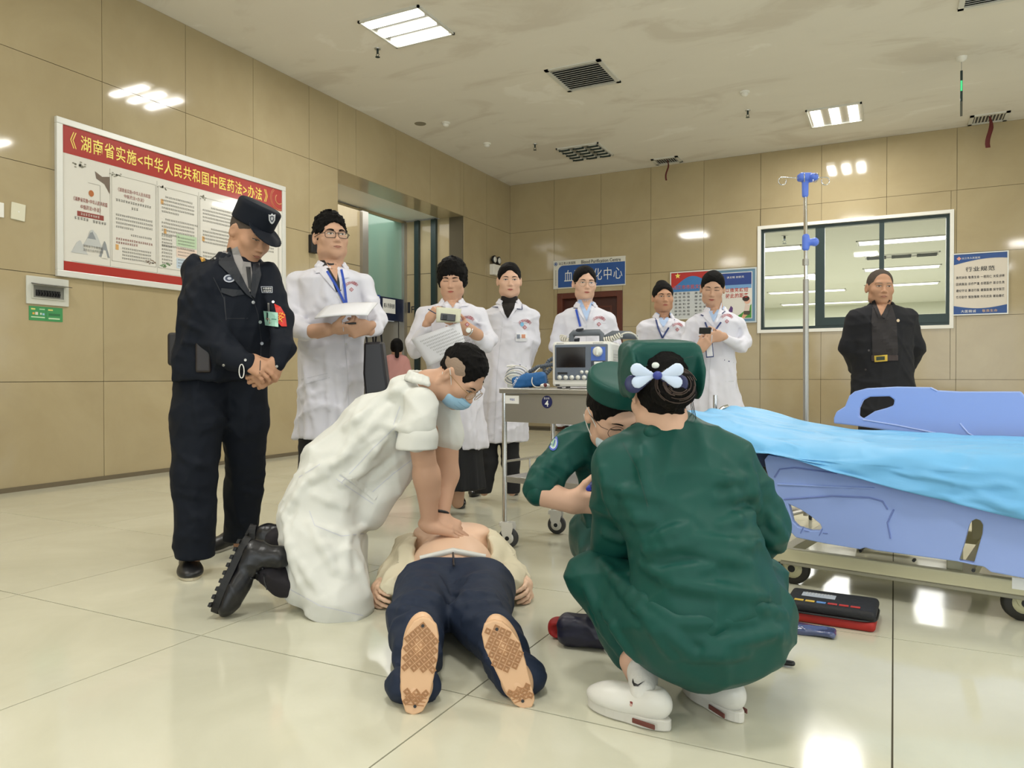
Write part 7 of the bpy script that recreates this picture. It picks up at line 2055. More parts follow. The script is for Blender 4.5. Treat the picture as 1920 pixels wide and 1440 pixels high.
# ================================================================ woman in pink waiting at the lift
d = 9.6
P = Person('woman in dusty pink top with black ponytail, seen from behind at the lift', FL(742, 706 + H * F / 9.6), 'c')
o, R, s = face_head(P, 744, 652, d, 32, 190, 5, 0, 'f', J(743, 672, d), 1.0, .006)
P.finish(d, [(743, 668), (742, 700), (742, 726)], [[(724, 676, 0), (718, 705, 0), (722, 728, -.1)], [(760, 676, 0), (766, 705, 0), (762, 728, -.1)]], [[(737, 735, 0), (735, 780, 0), (735, 822, 0)], [(748, 735, 0), (750, 780, 0), (750, 822, 0)]], .007)
P.vol('hair', hair_vol(o, R, s, .010, .06, -.08, -.04, rough=.001).u(cone(hp(o, R, s, 0, -.10, .0), hp(o, R, s, 0, -.12, -.13), .035 * s, .028 * s)), .006, M_HAIR)
v = Vol(); v.u(prof_loft([(664, 742, 10, .06), (668, 742, 20, .08), (676, 742, 25, .10), (700, 742, 23, .11), (730, 742, 22, .12)], d, 180)); limb(v, [(722, 678, 0), (716, 705, 0), (722, 728, -.1)], d, [7, 7, 6]); limb(v, [(762, 678, 0), (768, 705, 0), (762, 728, -.1)], d, [7, 7, 6]); v.disp(crumple(.004, 3, .8))
P.vol('pink_top', v, .009, mat('dusty_pink_cloth', 'b98580', .8))
legs_simple(P, d, [([(736, 725, 0), (735, 780, 0), (735, 826, 0)], [11, 8, 7]), ([(749, 725, 0), (750, 780, 0), (750, 826, 0)], [11, 8, 7])], M_BLKC)
for u in (735, 750): shoe(P, FL(u, 706 + H * F / 9.6 + 2) - FH * .08, FH, .24, .04)
print('T standing', round(time.time() - T0, 1))
# ================================================================ kneeling doctor giving chest compressions
d = 2.85
P = Person('masked doctor kneeling in white short-sleeved coat, pressing on the manikin\'s chest', FL(600, 1120), 'c')
s = 112 * d / F / .233
R = facing(62, 48, -4); o = J(862, 706, d + .02)
P.add(head_vol(o, R, s, 'm', J(805, 722, d), 1.0, 1.0, nr=.050), .0032)
v = Vol()
AR = limb(v, [(786, 800, -.07), (800, 895, -.02), (806, 985, .02)], d, [25, 22, 15], .03)
limb(v, [(800, 888, -.02), (806, 925, .0)], d, [23, 20], .02)
hand(v, J(806, 986, d + .02), RT * .9 - ZZ * .25 + FH * .12, ZZ * .9 + RT * .3 - FH * .1, 'R', (.12, .14, .16, .2), 1.05, .5, .14)
AR2 = limb(v, [(838, 815, .17), (838, 890, .17), (828, 965, .10)], d, [23, 21, 14], .03)
hand(v, J(820, 972, d + .08), RT * .85 - ZZ * .35 - FH * .05, ZZ * .8 + RT * .45 - FH * .3, 'L', (.55, .7, .75, .8), 1.05, .5, .1)
P.add(v, .0032)
# bare calf
v = Vol(); limb(v, [(545, 1090, -.12), (492, 1062, -.14)], d, [22, 20]); P.add(v, .005)
P.finish(d, [(800, 722), (700, 800), (615, 920)], [[(784, 780, -.05), (786, 800, -.07)], [(838, 812, .17), (838, 835, .17)]], [[(600, 980, -.04), (640, 1100, -.12), (545, 1090, -.12)], [(600, 980, .06), (650, 1080, .1), (560, 1040, .1)]], .0038, w_=.075)
face(P, o, R, s, 'm', .4, (.004, -.002), 1.1, lip=False)
v = hair_vol(o, R, s, .006, .082, -.075, -.02, .012, rough=.003, seed=5, fr=1.0)
v.s_(ell(hp(o, R, s, -.088, -.0, .035), np.array([.024, .07, .045]) * s, R), .01); v.s_(ell(hp(o, R, s, .088, -.0, .035), np.array([.024, .07, .045]) * s, R), .01)
P.vol('hair', v, .0038, M_HAIR)
hv = Vol(); hv.u(ell(hp(o, R, s, 0, -.014, .036), np.array([.0775, .092, .083]) * s, R)); hv.s_(ell(hp(o, R, s, 0, .115, -.0), np.array([.12, .082, .11]) * s, R), .006)
hv.s_(rbox(hp(o, R, s, 0, 0, -.12), np.array([.2, .2, .115]) * s, R, .004), .004)
P.vol('temple_stubble', hv, .0036, M_HAIRT)
glasses(P, o, R, s, mat('spectacle_gold', '9a7c52', .3, .8), 'round', .0011, y=.108)
def mask(P, o, R, s, m, name='face_mask'):
    v = Vol()
    v.u(ell(hp(o, R, s, 0, .036, -.060), np.array([.065, .068, .058]) * s, R)); v.u(ell(hp(o, R, s, 0, .075, -.046), np.array([.030, .038, .030]) * s, R), .03)
    v.s_(rbox(hp(o, R, s, 0, -.12, -.03), np.array([.2, .115, .2]) * s, R, .004), .004)
    v.s_(rbox(hp(o, R, s, 0, .0, .185), np.array([.2, .2, .2]) * s, R @ np.array([[1, 0, 0], [0, math.cos(-.15), -math.sin(-.15)], [0, math.sin(-.15), math.cos(-.15)]]), .004), .004)
    ob, bvm = P.vol(name, v, .0035, m, bvh=True)
    for z in (-.035, -.055, -.075):
        decal(bvm, strip([(-.045, z + .004), (0, z), (.045, z + .004)], .0022), .0012, 'pleat', mat('mask_pleat', '86aec8', .8), ob, rf_head(o, R, s), .008, .03, .001)
    k = MB()
    for q in (-1, 1):
        k.tube(bez([hp(o, R, s, q * .060, .035, -.035), hp(o, R, s, q * .078, .01, -.0), hp(o, R, s, q * .088, -.018, .022)], 8), .0018 * s, 5)
        k.tube(bez([hp(o, R, s, q * .056, .03, -.085), hp(o, R, s, q * .078, .0, -.055), hp(o, R, s, q * .088, -.028, -.01)], 8), .0018 * s, 5)
    k.build('ear_loop', M_DEV, ob)
    return ob
mask(P, o, R, s, M_MASK)
# coat: leaning trunk, seat, skirt over the thighs
v = Vol()
limb(v, [(765, 762, .05), (705, 805, .06), (645, 870, .06)], d, [50, 68, 72], .03, FH, 1.2)
limb(v, [(645, 870, .06), (612, 940, .04), (600, 1020, .0)], d, [72, 76, 72], .03, FH, 1.2)
limb(v, [(600, 1010, .0), (600, 1080, -.05)], d, [74, 76], .03)
limb(v, [(600, 1010, -.06), (635, 1130, -.16)], d, [72, 66], .03); limb(v, [(625, 1030, .10), (640, 1120, .10)], d, [66, 52], .03)
limb(v, [(757, 800, .05), (752, 878, .06)], d, [38, 28], .03); limb(v, [(752, 860, .05), (690, 950, .04)], d, [36, 44], .03)
limb(v, [(600, 900, .0), (572, 975, .0)], d, [40, 50], .03)
limb(v, [(789, 752, -.07), (784, 800, -.09), (780, 818, -.085)], d, [33, 34, 35], .02)
limb(v, [(825, 752, .16), (838, 812, .17)], d, [32, 35], .02)
limb(v, [(760, 735, .0), (795, 722, .02)], d, [34, 24], .03)
# sleeve ends and hem cut flat
e1 = J(782, 838, d - .09); n1 = nrm(RT * -.06 - ZZ * 1.0)
v.s_(rbox(e1 + n1 * .05, (.11, .13, .05), np.stack([nrm(RT - n1 * (RT @ n1)), nrm(np.cross(n1, RT)), n1], 1), .003), .002) if 0 else None
v.disp(crumple(.0055, 21, .8))
creases(v, [[(730, 762), (680, 815), (629, 869)], [(703, 791), (765, 807)], [(722, 822), (668, 888)], [(621, 869), (555, 892)], [(612, 888), (563, 904)], [(590, 927), (648, 950)], [(598, 989), (652, 1005), (683, 989)], [(567, 912), (535, 970), (547, 1048)], [(582, 982), (629, 1067), (675, 1079)], [(555, 1040), (598, 1106)], [(652, 1009), (648, 1079)], [(761, 722), (699, 752)], [(640, 905), (700, 870)], [(760, 850), (700, 900)], [(690, 770), (650, 800)], [(665, 1040), (690, 1110)], [(540, 1000), (560, 1090)]], .0075, .028)
V, Q = v.mesh(.0075)
# the hem: nothing of the coat below the slanted cut from the heel side to the knee
rr = raw('white_coat', V, Q, M_COATK, P.root); bm = bmesh.new(); bm.from_mesh(rr.data)
org = Vector(tuple(ORG[P.root.name]))
pA_, pB_ = J(515, 1098, d), J(692, 1166, d - .15)
nh = nrm(np.cross(nrm(pB_ - pA_), FH)); nh = nh if nh[2] < 0 else -nh
bmesh.ops.bisect_plane(bm, geom=bm.verts[:] + bm.edges[:] + bm.faces[:], plane_co=Vector(tuple(pA_)) - org, plane_no=Vector(tuple(nh)), clear_outer=True)
edges = [e for e in bm.edges if e.is_boundary]
bmesh.ops.holes_fill(bm, edges=edges, sides=0)
bm.to_mesh(rr.data); bm.free(); rr.data.polygons.foreach_set('use_smooth', [len(p.vertices) < 6 for p in rr.data.polygons])
bv = bvh_of([(V, Q)])
SL = [[(748, 812), (752, 838), (782, 842), (812, 838)], [(742, 775), (748, 815), (756, 838)]]
lines(bv, rr, [[(750, 762), (738, 795), (748, 835)], [(640, 905), (700, 840), (742, 800)], [(690, 930), (735, 890), (778, 858)], [(690, 1000), (640, 1005), (590, 985), (580, 958)], [(630, 898), (700, 945)], [(636, 890), (706, 936)], [(520, 1092), (600, 1136), (688, 1156)], [(600, 870), (560, 895)]], M_SEAM, 1.5)
decal(bv, [(638, 888), (645, 882), (708, 930), (702, 938)], .004, 'pocket_welt', M_COATK, rr)
collar(P, J(797, 712, d), 66, M_COATK, .070, .012, .030, .9)
cf2 = Vol(); cf2.u(cone(J(784, 820, d - .085), J(781, 838, d - .083), 37 * d / F, 38 * d / F)); cf2.s_(cone(J(782, 815, d - .085), J(780, 870, d - .083), 31 * d / F, 31 * d / F), .002)
cf2.clip(lambda Pt: ((Pt - J(781, 842, d - .083)) @ (-ZZ)))
P.vol('sleeve_cuff', cf2, .004, M_COATK)
# trousers and boots
v = Vol(); limb(v, [(625, 1060, -.10), (645, 1112, -.12), (530, 1088, -.13), (505, 1072, -.15)], d, [34, 30, 27, 25], .03); limb(v, [(625, 1060, .1), (655, 1085, .1), (560, 1040, .1), (520, 1010, .1)], d, [34, 26, 25, 22], .03); v.disp(crumple(.003, 9, 1.1))
P.vol('trousers', v, .007, mat('trouser_dark_plum', '17121a', .8, bump=.2, bscale=12), floor=True)
M_BOOT = mat('boot_leather', '121216', .35, bump=.2, bscale=30)
def boot(heel, toe, up, tag_):
    """heel and toe world points of the sole, up = direction from sole to ankle"""
    heel = np.asarray(heel, float); toe = np.asarray(toe, float); L = np.linalg.norm(toe - heel); f = (toe - heel) / L; u_ = nrm(up - f * (up @ f)); s_ = np.cross(u_, f)
    Rb = np.stack([s_, f, u_], 1)
    v = Vol()
    v.u(ell(heel + f * .055 + u_ * .045, (.036, .055, .052), Rb), .02); v.u(cone(heel + f * .05 + u_ * .05, heel + f * .03 + u_ * .13, .040, .044), .03)
    v.u(ell(heel + f * L * .52 + u_ * .04, (.038, L * .34, .042), Rb), .03); v.u(ell(heel + f * (L - .075) + u_ * .032, (.046, .078, .036), Rb), .03)
    v.s_(rbox(heel + f * L / 2 - u_ * .092, (.2, .3, .10), Rb, .003), .003); v.disp(crumple(.0018, 31, 1.6))
    ob = P.vol('boot', v, .0042, M_BOOT)
    pts = []
    for a in np.linspace(0, 2 * math.pi, 30)[:-1]:
        y = L / 2 - math.cos(a) * L / 2; ww = .044 * (.86 + .18 * (y / L)) * (1 - .15 * math.exp(-((y / L - .42) / .14) ** 2)); pts.append(heel + f * y + s_ * math.sin(a) * ww - u_ * .012)
    k = MB(); k.prism(pts, u_, .026); so = k.build('sole', mat('boot_sole', '0d0d0f', .6), ob)
    for i in range(9):
        k = MB(); k.box(heel + f * (.025 + i * (L - .05) / 8) - u_ * .016, (.080, .014, .010), Rb); k.build('tread_lug', mat('boot_sole', '0d0d0f', .6), so)
    k = MB()
    for i in range(4):
        c = heel + f * (L * .45 + .0 - i * .022) + u_ * (.075 + .012 * i); k.tube([c - s_ * .026, c + u_ * .006, c + s_ * .026], .003, 5)
    k.tube([heel + f * L * .35 + u_ * .11 - s_ * .02, heel + f * (L * .42) + u_ * .13 - s_ * .05, heel + f * (L * .50) + u_ * .15 - s_ * .05], .0025, 5)
    k.build('laces', M_BLACK, ob)
    return ob
boot(J(466, 1006, d - .16), FL(402, 1160) + ZZ * .02, RT * .9 - ZZ * .2, 1)
boot(J(474, 985, d + .12), J(480, 1075, d + .2), RT * .9 + ZZ * .1, 2)
v = Vol(); limb(v, [(478, 1048, -.155), (496, 1068, -.15)], d, [22, 23]); P.vol('sock', v, .005, mat('sock_black', '0e0e10', .9))
# watch on the far wrist
c = J(826, 962, d + .10); x_, y_, _ = ortho(AR2[2] - AR2[1]); k = MB(); k.tube([c + (x_ * math.cos(a) + y_ * math.sin(a)) * .031 for a in np.linspace(0, 6.283, 16)[:-1]], .006, 6, closed=True); k.build('wristwatch', M_BLACK, P.root)
# ================================================================ training manikin on the floor
M_TR = mat('manikin_trousers', '212b3f', .65, bump=.8, bscale=6, bdist=.015, ridge=True, spec=.25); M_PLS = mat('manikin_plastic', 'd9b08a', .45); M_SHRT = mat('cream_shirt', 'd9cfb4', .75, bump=.3, bscale=8, ridge=True)
mk = thing('training_manikin', 'resuscitation training manikin in dark trousers and open cream shirt lying on the floor', 'manikin', FL(830, 1150))
P = Person.__new__(Person); P.root = mk; P.skin = SK['d']; P.chunks = []
ML = nrm(RT)   # across
hipc = np.array(FL(845, 1128)); chc = np.array(FL(835, 1075))
AX = nrm(np.array([*(FL(845, 1060) - FL(850, 1150))[:2], 0])); LAT = np.cross(AX, ZZ)
pel = J(850, 1092, 2.66); pel[2] = .10
bel = pel + AX * .22; bel[2] = .125
cst = pel + AX * .42; cst[2] = .13
hdp = pel + AX * .72; hdp[2] = .105
Rm_ = np.stack([LAT, AX, ZZ], 1)
v = Vol(); v.u(ell(pel - ZZ * .01 + AX * .04, (.14, .10, .07), Rm_)).u(ell(bel, (.155, .17, .115), Rm_), .05).u(ell(cst, (.165, .16, .118), Rm_), .05)
v.u(ell(cst - LAT * .085 - AX * .02 + ZZ * .085, (.07, .07, .03), Rm_), .03).u(ell(cst + LAT * .085 - AX * .02 + ZZ * .085, (.07, .07, .03), Rm_), .03)
v.u(cone(cst + AX * .16, hdp, .055, .05), .03)
for q in (-1, 1): v.u(cone(cst + LAT * q * .16 + AX * .06 - ZZ * .03, pel + LAT * q * .27 + AX * .16 - ZZ * .045, .045, .036), .03)
P.add(v, .006)
Rh = np.stack([-LAT, ZZ * 1.0, AX], 1)
P.add(head_vol(hdp + AX * .02, Rh, .82, 'm', cst + AX * .14), .004)
for q, u in ((-1, 1), (1, -1)):
    v = Vol(); W = pel + LAT * q * .275 + AX * .13; W[2] = .055
    W = W + AX * .07; hand(v, W, -AX * .95 + LAT * q * .1 - ZZ * .1, ZZ * .3 + LAT * q * .9, 'L' if q > 0 else 'R', (.45, .5, .5, .5), 1.0, .5); V_, Q_ = v.mesh(.0038); V_[:, 2] = np.maximum(V_[:, 2], .003); P.chunks.append((V_, Q_))
P.finish(h=.0045); P.body.data.materials.clear(); P.body.data.materials.append(SK['d'])
for q in (-1, 1):
    k = MB(); k.lathe(cst + LAT * q * .085 - AX * .0 + ZZ * .108, ZZ, [(.010, 0), (.008, .004), (0, .005)], 10); k.build('nipple', mat('manikin_pink', 'c9968a', .6), P.body)
# shirt: two open fronts and sleeves
v = Vol()
for q in (-1, 1):
    v.u(ell(cst + LAT * q * .155 - AX * .06 - ZZ * .02, (.075, .22, .105), Rm_), .03); v.u(cone(cst + LAT * q * .17 + AX * .05, pel + LAT * q * .25 + AX * .20 - ZZ * .045, .068, .055), .04)
    v.u(ell(pel + LAT * q * .215 + AX * .16 - ZZ * .02, (.06, .10, .06), Rm_), .03)
v.s_(ell(bel + AX * .08 + ZZ * .05, (.148, .34, .14), Rm_), .008); v.disp(crumple(.006, 41, 1.3))
P.vol('shirt', v, .006, M_SHRT, floor=True)
# trousers
v = Vol(); v.u(ell(pel - AX * .02 + ZZ * .0, (.195, .15, .105), Rm_))
LG = []
for (hu, hv, ku, kv, au, av, q) in ((800, 1100, 782, 1178, 782, 1262, -1), (905, 1100, 902, 1165, 948, 1248, 1)):
    hq = pel + LAT * 0; a = J(hu, hv, 2.62); a[2] = .095; k_ = J(ku, kv, 2.28); k_[2] = .105; n_ = J(au, av, 2.10); n_[2] = .080
    v.u(cone(a, k_, .114, .088), .04); v.u(cone(k_, n_, .088, .074), .03); v.u(cone(n_ - ZZ * .03, n_ - AX * .10 + LAT * q * .02 - ZZ * .05, .062, .034), .03); LG.append((k_, n_))
for hu, hv in ((774, 1341), (984, 1327)):
    c_ = np.array(FL(hu, hv)) + AX * .085 + ZZ * .045; v.u(ell(c_ - ZZ * .005, (.074, .052, .048), Rm_), .06)
v.disp(crumple(.004, 43, 1.1)); creases(v, [[(735, 1116), (805, 1127)], [(730, 1140), (800, 1148)], [(740, 1165), (790, 1150)], [(852, 1112), (927, 1116)], [(856, 1138), (935, 1130)], [(870, 1165), (930, 1150)], [(820, 1080), (845, 1130)], [(885, 1080), (860, 1130)], [(760, 1085), (800, 1100)], [(740, 1240), (752, 1300)], [(830, 1260), (822, 1310)], [(900, 1210), (930, 1260)], [(820, 1200), (825, 1250)]], .005)
P.vol('trousers', v, .0065, M_TR, floor=True)
b = MB(); b.tube([pel + AX * .085 - LAT * .12 + ZZ * .085, pel + AX * .095 + ZZ * .108, pel + AX * .085 + LAT * .12 + ZZ * .085], [.010, .012, .010], 8); b.build('waistband_white', M_DEV, mk)
k = MB(); k.tube([pel + ZZ * .108 + AX * .06, pel + ZZ * .102 - AX * .10], .004, 6); k.build('fly_seam', M_BLACK, mk)
# feet with moulded soles
for si, (outl, sh_, (k_, n_), nm) in enumerate((([(790, 1157), (806, 1161), (818, 1172), (822, 1195), (820, 1235), (812, 1275), (803, 1315), (792, 1335), (775, 1342), (760, 1336), (752, 1310), (750, 1270), (752, 1220), (762, 1185), (775, 1165)], (790, 1171, 772, 1334), LG[0], 'left'), ([(925, 1163), (941, 1166), (958, 1180), (975, 1205), (985, 1240), (996, 1285), (1003, 1312), (998, 1326), (982, 1331), (965, 1322), (948, 1298), (925, 1250), (908, 1215), (903, 1190), (908, 1170)], (924, 1177, 984, 1321), LG[1], 'right'))):
    hb_pt = FL(sh_[2], sh_[3] + 6); nn = nrm(-FH * 1.0 + ZZ * .10)
    pts = [PLN(u, vv, hb_pt, nn) for u, vv in outl]
    b = MB(); b.prism(pts, -nn, .018); so = b.build('sole', M_PLS, mk)
    m_ = so.modifiers.new('b', 'BEVEL'); m_.width = .004; m_.segments = 2; m_.limit_method = 'ANGLE'
    A = np.array(pts); c = A.mean(0); up_ = nrm(pts[0] - hb_pt); sd = np.cross(nn, up_)
    Lf = np.linalg.norm(pts[0] - hb_pt)
    v = Vol(); Rf = np.stack([sd, -nn, up_], 1)
    v.u(ell(hb_pt + up_ * .05 - nn * .045, (.036, .045, .045), Rf)).u(ell(hb_pt + up_ * Lf * .70 - nn * .03, (.044, .032, .08), Rf), .03).u(cone(hb_pt + up_ * .06 - nn * .05, n_ + (n_ - k_) * .1, .036, .04), .03)
    P.vol('foot', v, .005, M_PLS)
    # tread: rings of diamonds
    poly2 = [(float((p - c) @ sd), float((p - c) @ up_)) for p in pts]
    def ins(x, y, sc=.86):
        x, y = x / sc, y / (sc * 1.03); r_ = False; j = len(poly2) - 1
        for i in range(len(poly2)):
            a, e = poly2[i], poly2[j]
            if (a[1] > y) != (e[1] > y) and x < (e[0] - a[0]) * (y - a[1]) / (e[1] - a[1]) + a[0]: r_ = not r_
            j = i
        return r_
    q = .0118; M_TRD = mat('tread_dark_tan', 'a9794f', .6)  # tread pattern in a darker tan than the sole
    for i in range(-5, 6):
        for j in range(-8, 9):
            x = (i - j) * q * .5 * 2 * .98; y = (i + j) * q
            x = (i - j) * q; y = (i + j) * q
            if not ins(x, y): continue
            if -.062 < y < -.022: continue
            if y < -.095: continue
            ce = c + sd * x + up_ * y + nn * .0005
            for kk, hq in enumerate((.0100, .0058)):
                out = [ce + sd * hq, ce + up_ * hq, ce - sd * hq, ce - up_ * hq]; inn = [ce + (p - ce) * .74 for p in out]
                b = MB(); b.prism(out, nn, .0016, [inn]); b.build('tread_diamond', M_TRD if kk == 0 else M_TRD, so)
    for kq in range(4):
        y = -Lf * .5 + .018 + kq * .009; wd_ = .022 + .003 * kq
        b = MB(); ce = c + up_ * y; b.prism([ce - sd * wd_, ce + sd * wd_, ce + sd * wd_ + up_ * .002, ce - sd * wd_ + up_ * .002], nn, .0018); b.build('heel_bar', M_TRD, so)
    for y in (Lf * .5 - .022, -Lf * .5 + .012):
        MB().lathe(c + up_ * y * .96 + nn * .0002, nn, [(.0042, 0), (.0042, .0022)], 10).build('hole', M_BLACK, so)
# ================================================================ squatting nurse seen from behind
d = 1.92
P = Person('nurse in dark green scrubs and cap squatting with her back to the viewer', FL(1290, 1360), 'a')
s = .93
R = facing(186, 18, 0); o = J(1238, 738, d + .03)
P.add(head_vol(o, R, s, 'f', J(1262, 830, d), 1.0), .0034)
P.finish(d, [(1260, 830), (1280, 930), (1315, 1120)], [[(1160, 880, 0), (1160, 985, .12), (1155, 1030, .16)], [(1372, 875, 0), (1430, 980, .06), (1405, 1035, .10)]], [[(1250, 1150, -.02), (1120, 1088, .15), (1190, 1245, .06)], [(1395, 1150, 0), (1425, 1095, .24), (1395, 1230, .08)]], .0042)
v = Vol()
v.u(ell(hp(o, R, s, 0, -.014, .036), np.array([.081, .098, .090]) * s, R)); v.u(ell(hp(o, R, s, 0, -.03, -.018), np.array([.064, .070, .072]) * s, R), .03); v.s_(ell(hp(o, R, s, 0, .115, -.02), np.array([.075, .10, .12]) * s, R), .006)
v.s_(rbox(hp(o, R, s, 0, 0, -.195), np.array([.2, .2, .115]) * s, R, .004), .01)
v.u(ell(hp(o, R, s, 0, -.112, -.020), np.array([.064, .050, .058]) * s, R), .012); v.disp(crumple(.0022, 4, 4))
P.vol('hair', v, .004, M_HAIR)
k = MB(); rh = random.Random(3)
for i in range(34):
    a = rh.uniform(0, 6.28); rr_ = rh.uniform(.02, .052); z = rh.uniform(-.05, .03)
    pts = [hp(o, R, s, rr_ * math.cos(a + t) * 1.1, -.112 - .050 * math.sqrt(max(0, 1 - (rr_ / .063) ** 2)), -.020 + rr_ * math.sin(a + t)) for t in np.linspace(0, 1.4, 7)]
    k.tube(pts, .0013, 4)
b_ = k.build('hair_strands', mat('hair_strand_brown', '3a2a22', .5), P.root); b_['kind'] = 'stuff'
k = MB()
for q in (-1, 1):
    for i in range(3 if q < 0 else 0): k.tube([hp(o, R, s, q * .080, -.01 - .01 * i, -.03), hp(o, R, s, q * .083, -.012 - .01 * i, -.075), hp(o, R, s, q * (.079 + .004 * i), .0 - .01 * i, -.12)], .0009, 4)
b_ = k.build('loose_hair', M_HAIR, P.root); b_['kind'] = 'stuff'
def nurse_cap(P, o, R, s, name='nurse_cap'):
    v = Vol()
    t = .35; Rt = R @ np.array([[1, 0, 0], [0, math.cos(t), -math.sin(t)], [0, math.sin(t), math.cos(t)]])
    v.u(rbox(hp(o, R, s, 0, .005, .085), np.array([.092, .086, .070]) * s, Rt, .028 * s))
    v.u(rbox(hp(o, R, s, 0, .03, .075), np.array([.096, .070, .082]) * s, Rt, .03 * s), .02)
    for q in (-1, 1): v.u(ell(hp(o, R, s, q * .094, -.045, .045), np.array([.014, .060, .076]) * s, R), .025)
    v.s_(rbox(hp(o, R, s, 0, -.03, -.11), np.array([.080, .2, .125]) * s, R, .02), .012)
    v.s_(ell(hp(o, R, s, 0, -.16, .02), np.array([.072, .11, .085]) * s, R), .012)
    v.disp(crumple(.0015, 77, 1.2))
    return P.vol(name, v, .004, M_GREEN, bvh=True)
cp, bv = nurse_cap(P, o, R, s)
lines(bv, cp, [[(1185, 690), (1240, 680), (1300, 668)]], M_GRSEAM, 1.5)
bvn = nrm(-R[:, 1] * 1.0 + R[:, 2] * .15)
bo = J(1232, 704, 1.80); M_BOW = mat('bow_satin_pale_blue', 'c3d2ea', .25, sheen=.3); M_BOWN = mat('bow_navy', '1d2350', .4)
bow = []
for q in (-1, 1):
    for w_, (dx, dz, hh) in enumerate(((.034, .014, .017), (.032, -.016, .016))):
        v = Vol(); c = bo + RT * q * dx + ZZ * dz
        v.u(cone(bo + RT * q * .008, c + RT * q * .014, .006, hh, FH, .32)); P.vol('bow_loop', v, .003, M_BOW)
    v = Vol(); v.u(cone(bo + RT * q * .008 + FH * .008, bo + RT * q * .054 - ZZ * .020 + FH * .008, .008, .024, FH, .3)); P.vol('bow_tail', v, .003, M_BOWN)
v = Vol(); v.u(ell(bo - FH * .006, (.012, .010, .011))); P.vol('bow_knot', v, .003, mat('bow_knot', '2f3a8c', .4))
v = Vol(); v.u(ell(J(1229, 685, 1.80), (.010, .008, .008))); P.vol('cap_clip', v, .0028, mat('clip_pearl', 'd5dcd8', .25))
# top
v = Vol(); TB_ = RT
v.u(ell(J(1262, 905, 1.93), (.188, .105, .150), np.stack([RT, FH, ZZ], 1)), .05)
v.u(cone(J(1170, 858, 1.94), J(1352, 848, 1.94), .060, .060), .06); v.u(cone(J(1235, 818, 1.95), J(1280, 815, 1.96), .060, .060), .05)
v.u(cone(J(1275, 930, 1.93), J(1310, 1060, 1.88), .155, .160, FH, .72), .05)
v.u(cone(J(1300, 1040, 1.88), J(1318, 1120, 1.86), .165, .195, FH, .9), .05)
limb(v, [(1150, 872, .0), (1160, 990, .12), (1150, 1035, .16)], 1.94, [48, 46, 40], .035)
limb(v, [(1375, 865, .0), (1438, 985, .06), (1405, 1040, .10)], 1.94, [48, 46, 40], .035)
v.disp(crumple(.006, 51, .9))
creases(v, [[(1144, 918), (1220, 929)], [(1150, 945), (1215, 952)], [(1167, 968), (1225, 975)], [(1331, 902), (1408, 896)], [(1340, 935), (1405, 925)], [(1211, 1035), (1304, 1013), (1408, 1026)], [(1205, 1060), (1269, 1095), (1437, 1120)], [(1295, 1030), (1402, 1055)], [(1405, 870), (1418, 975)], [(1200, 840), (1215, 930)], [(1225, 1010), (1290, 990)], [(1350, 985), (1410, 965)], [(1440, 960), (1470, 1010)], [(1430, 1000), (1465, 1030)], [(1130, 880), (1150, 960)], [(1135, 1000), (1165, 1010)], [(1240, 1075), (1330, 1065)]], .0125, .019)
top, bv = P.vol('scrub_top', v, .0065, M_GREEN, bvh=True)
lines(bv, top, [[(1168, 830), (1195, 880), (1215, 950)]], M_GRSEAM, 2)
v = Vol(); v.u(cone(J(1222, 812, 1.90), J(1300, 806, 1.91), .022, .020), .03)
P.vol('collar', v, .005, M_GREEN)
# trousers: seat, thighs and shins
v = Vol()
v.u(ell(J(1322, 1168, 1.86), (.215, .175, .165), np.stack([RT, FH, ZZ], 1)), .05)
v.u(cone(J(1250, 1160, 1.90), J(1120, 1085, 2.08), .115, .078), .06); v.u(cone(J(1118, 1088, 2.08), J(1185, 1215, 2.02), .078, .066), .04)
v.u(cone(J(1400, 1150, 1.92), J(1425, 1090, 2.16), .115, .080), .06); v.u(cone(J(1425, 1095, 2.16), J(1395, 1230, 2.0), .078, .064), .04)
v.disp(crumple(.006, 53, .9))
creases(v, [[(1127, 1050), (1198, 1142)], [(1153, 1080), (1269, 1165), (1411, 1165)], [(1127, 1137), (1207, 1255)], [(1110, 1150), (1180, 1240)], [(1331, 1213), (1464, 1182)], [(1190, 1120), (1260, 1230)], [(1280, 1230), (1400, 1225)], [(1100, 1100), (1150, 1200)], [(1380, 1130), (1470, 1150)], [(1220, 1150), (1300, 1230)]], .0125, .019)
V, Q = v.mesh(.0065); V[:, 2] = np.maximum(V[:, 2], .03)
tr2 = raw('scrub_trousers', V, Q, M_GREEN, P.root)
M_WSH = mat('white_nurse_shoe', 'd9d7d0', .35); M_WSO = mat('white_shoe_sole', 'd2cfc6', .5)
hl1 = FL(1258, 1372); tl1 = FL(1108, 1322); dr1 = nrm(tl1 - hl1)
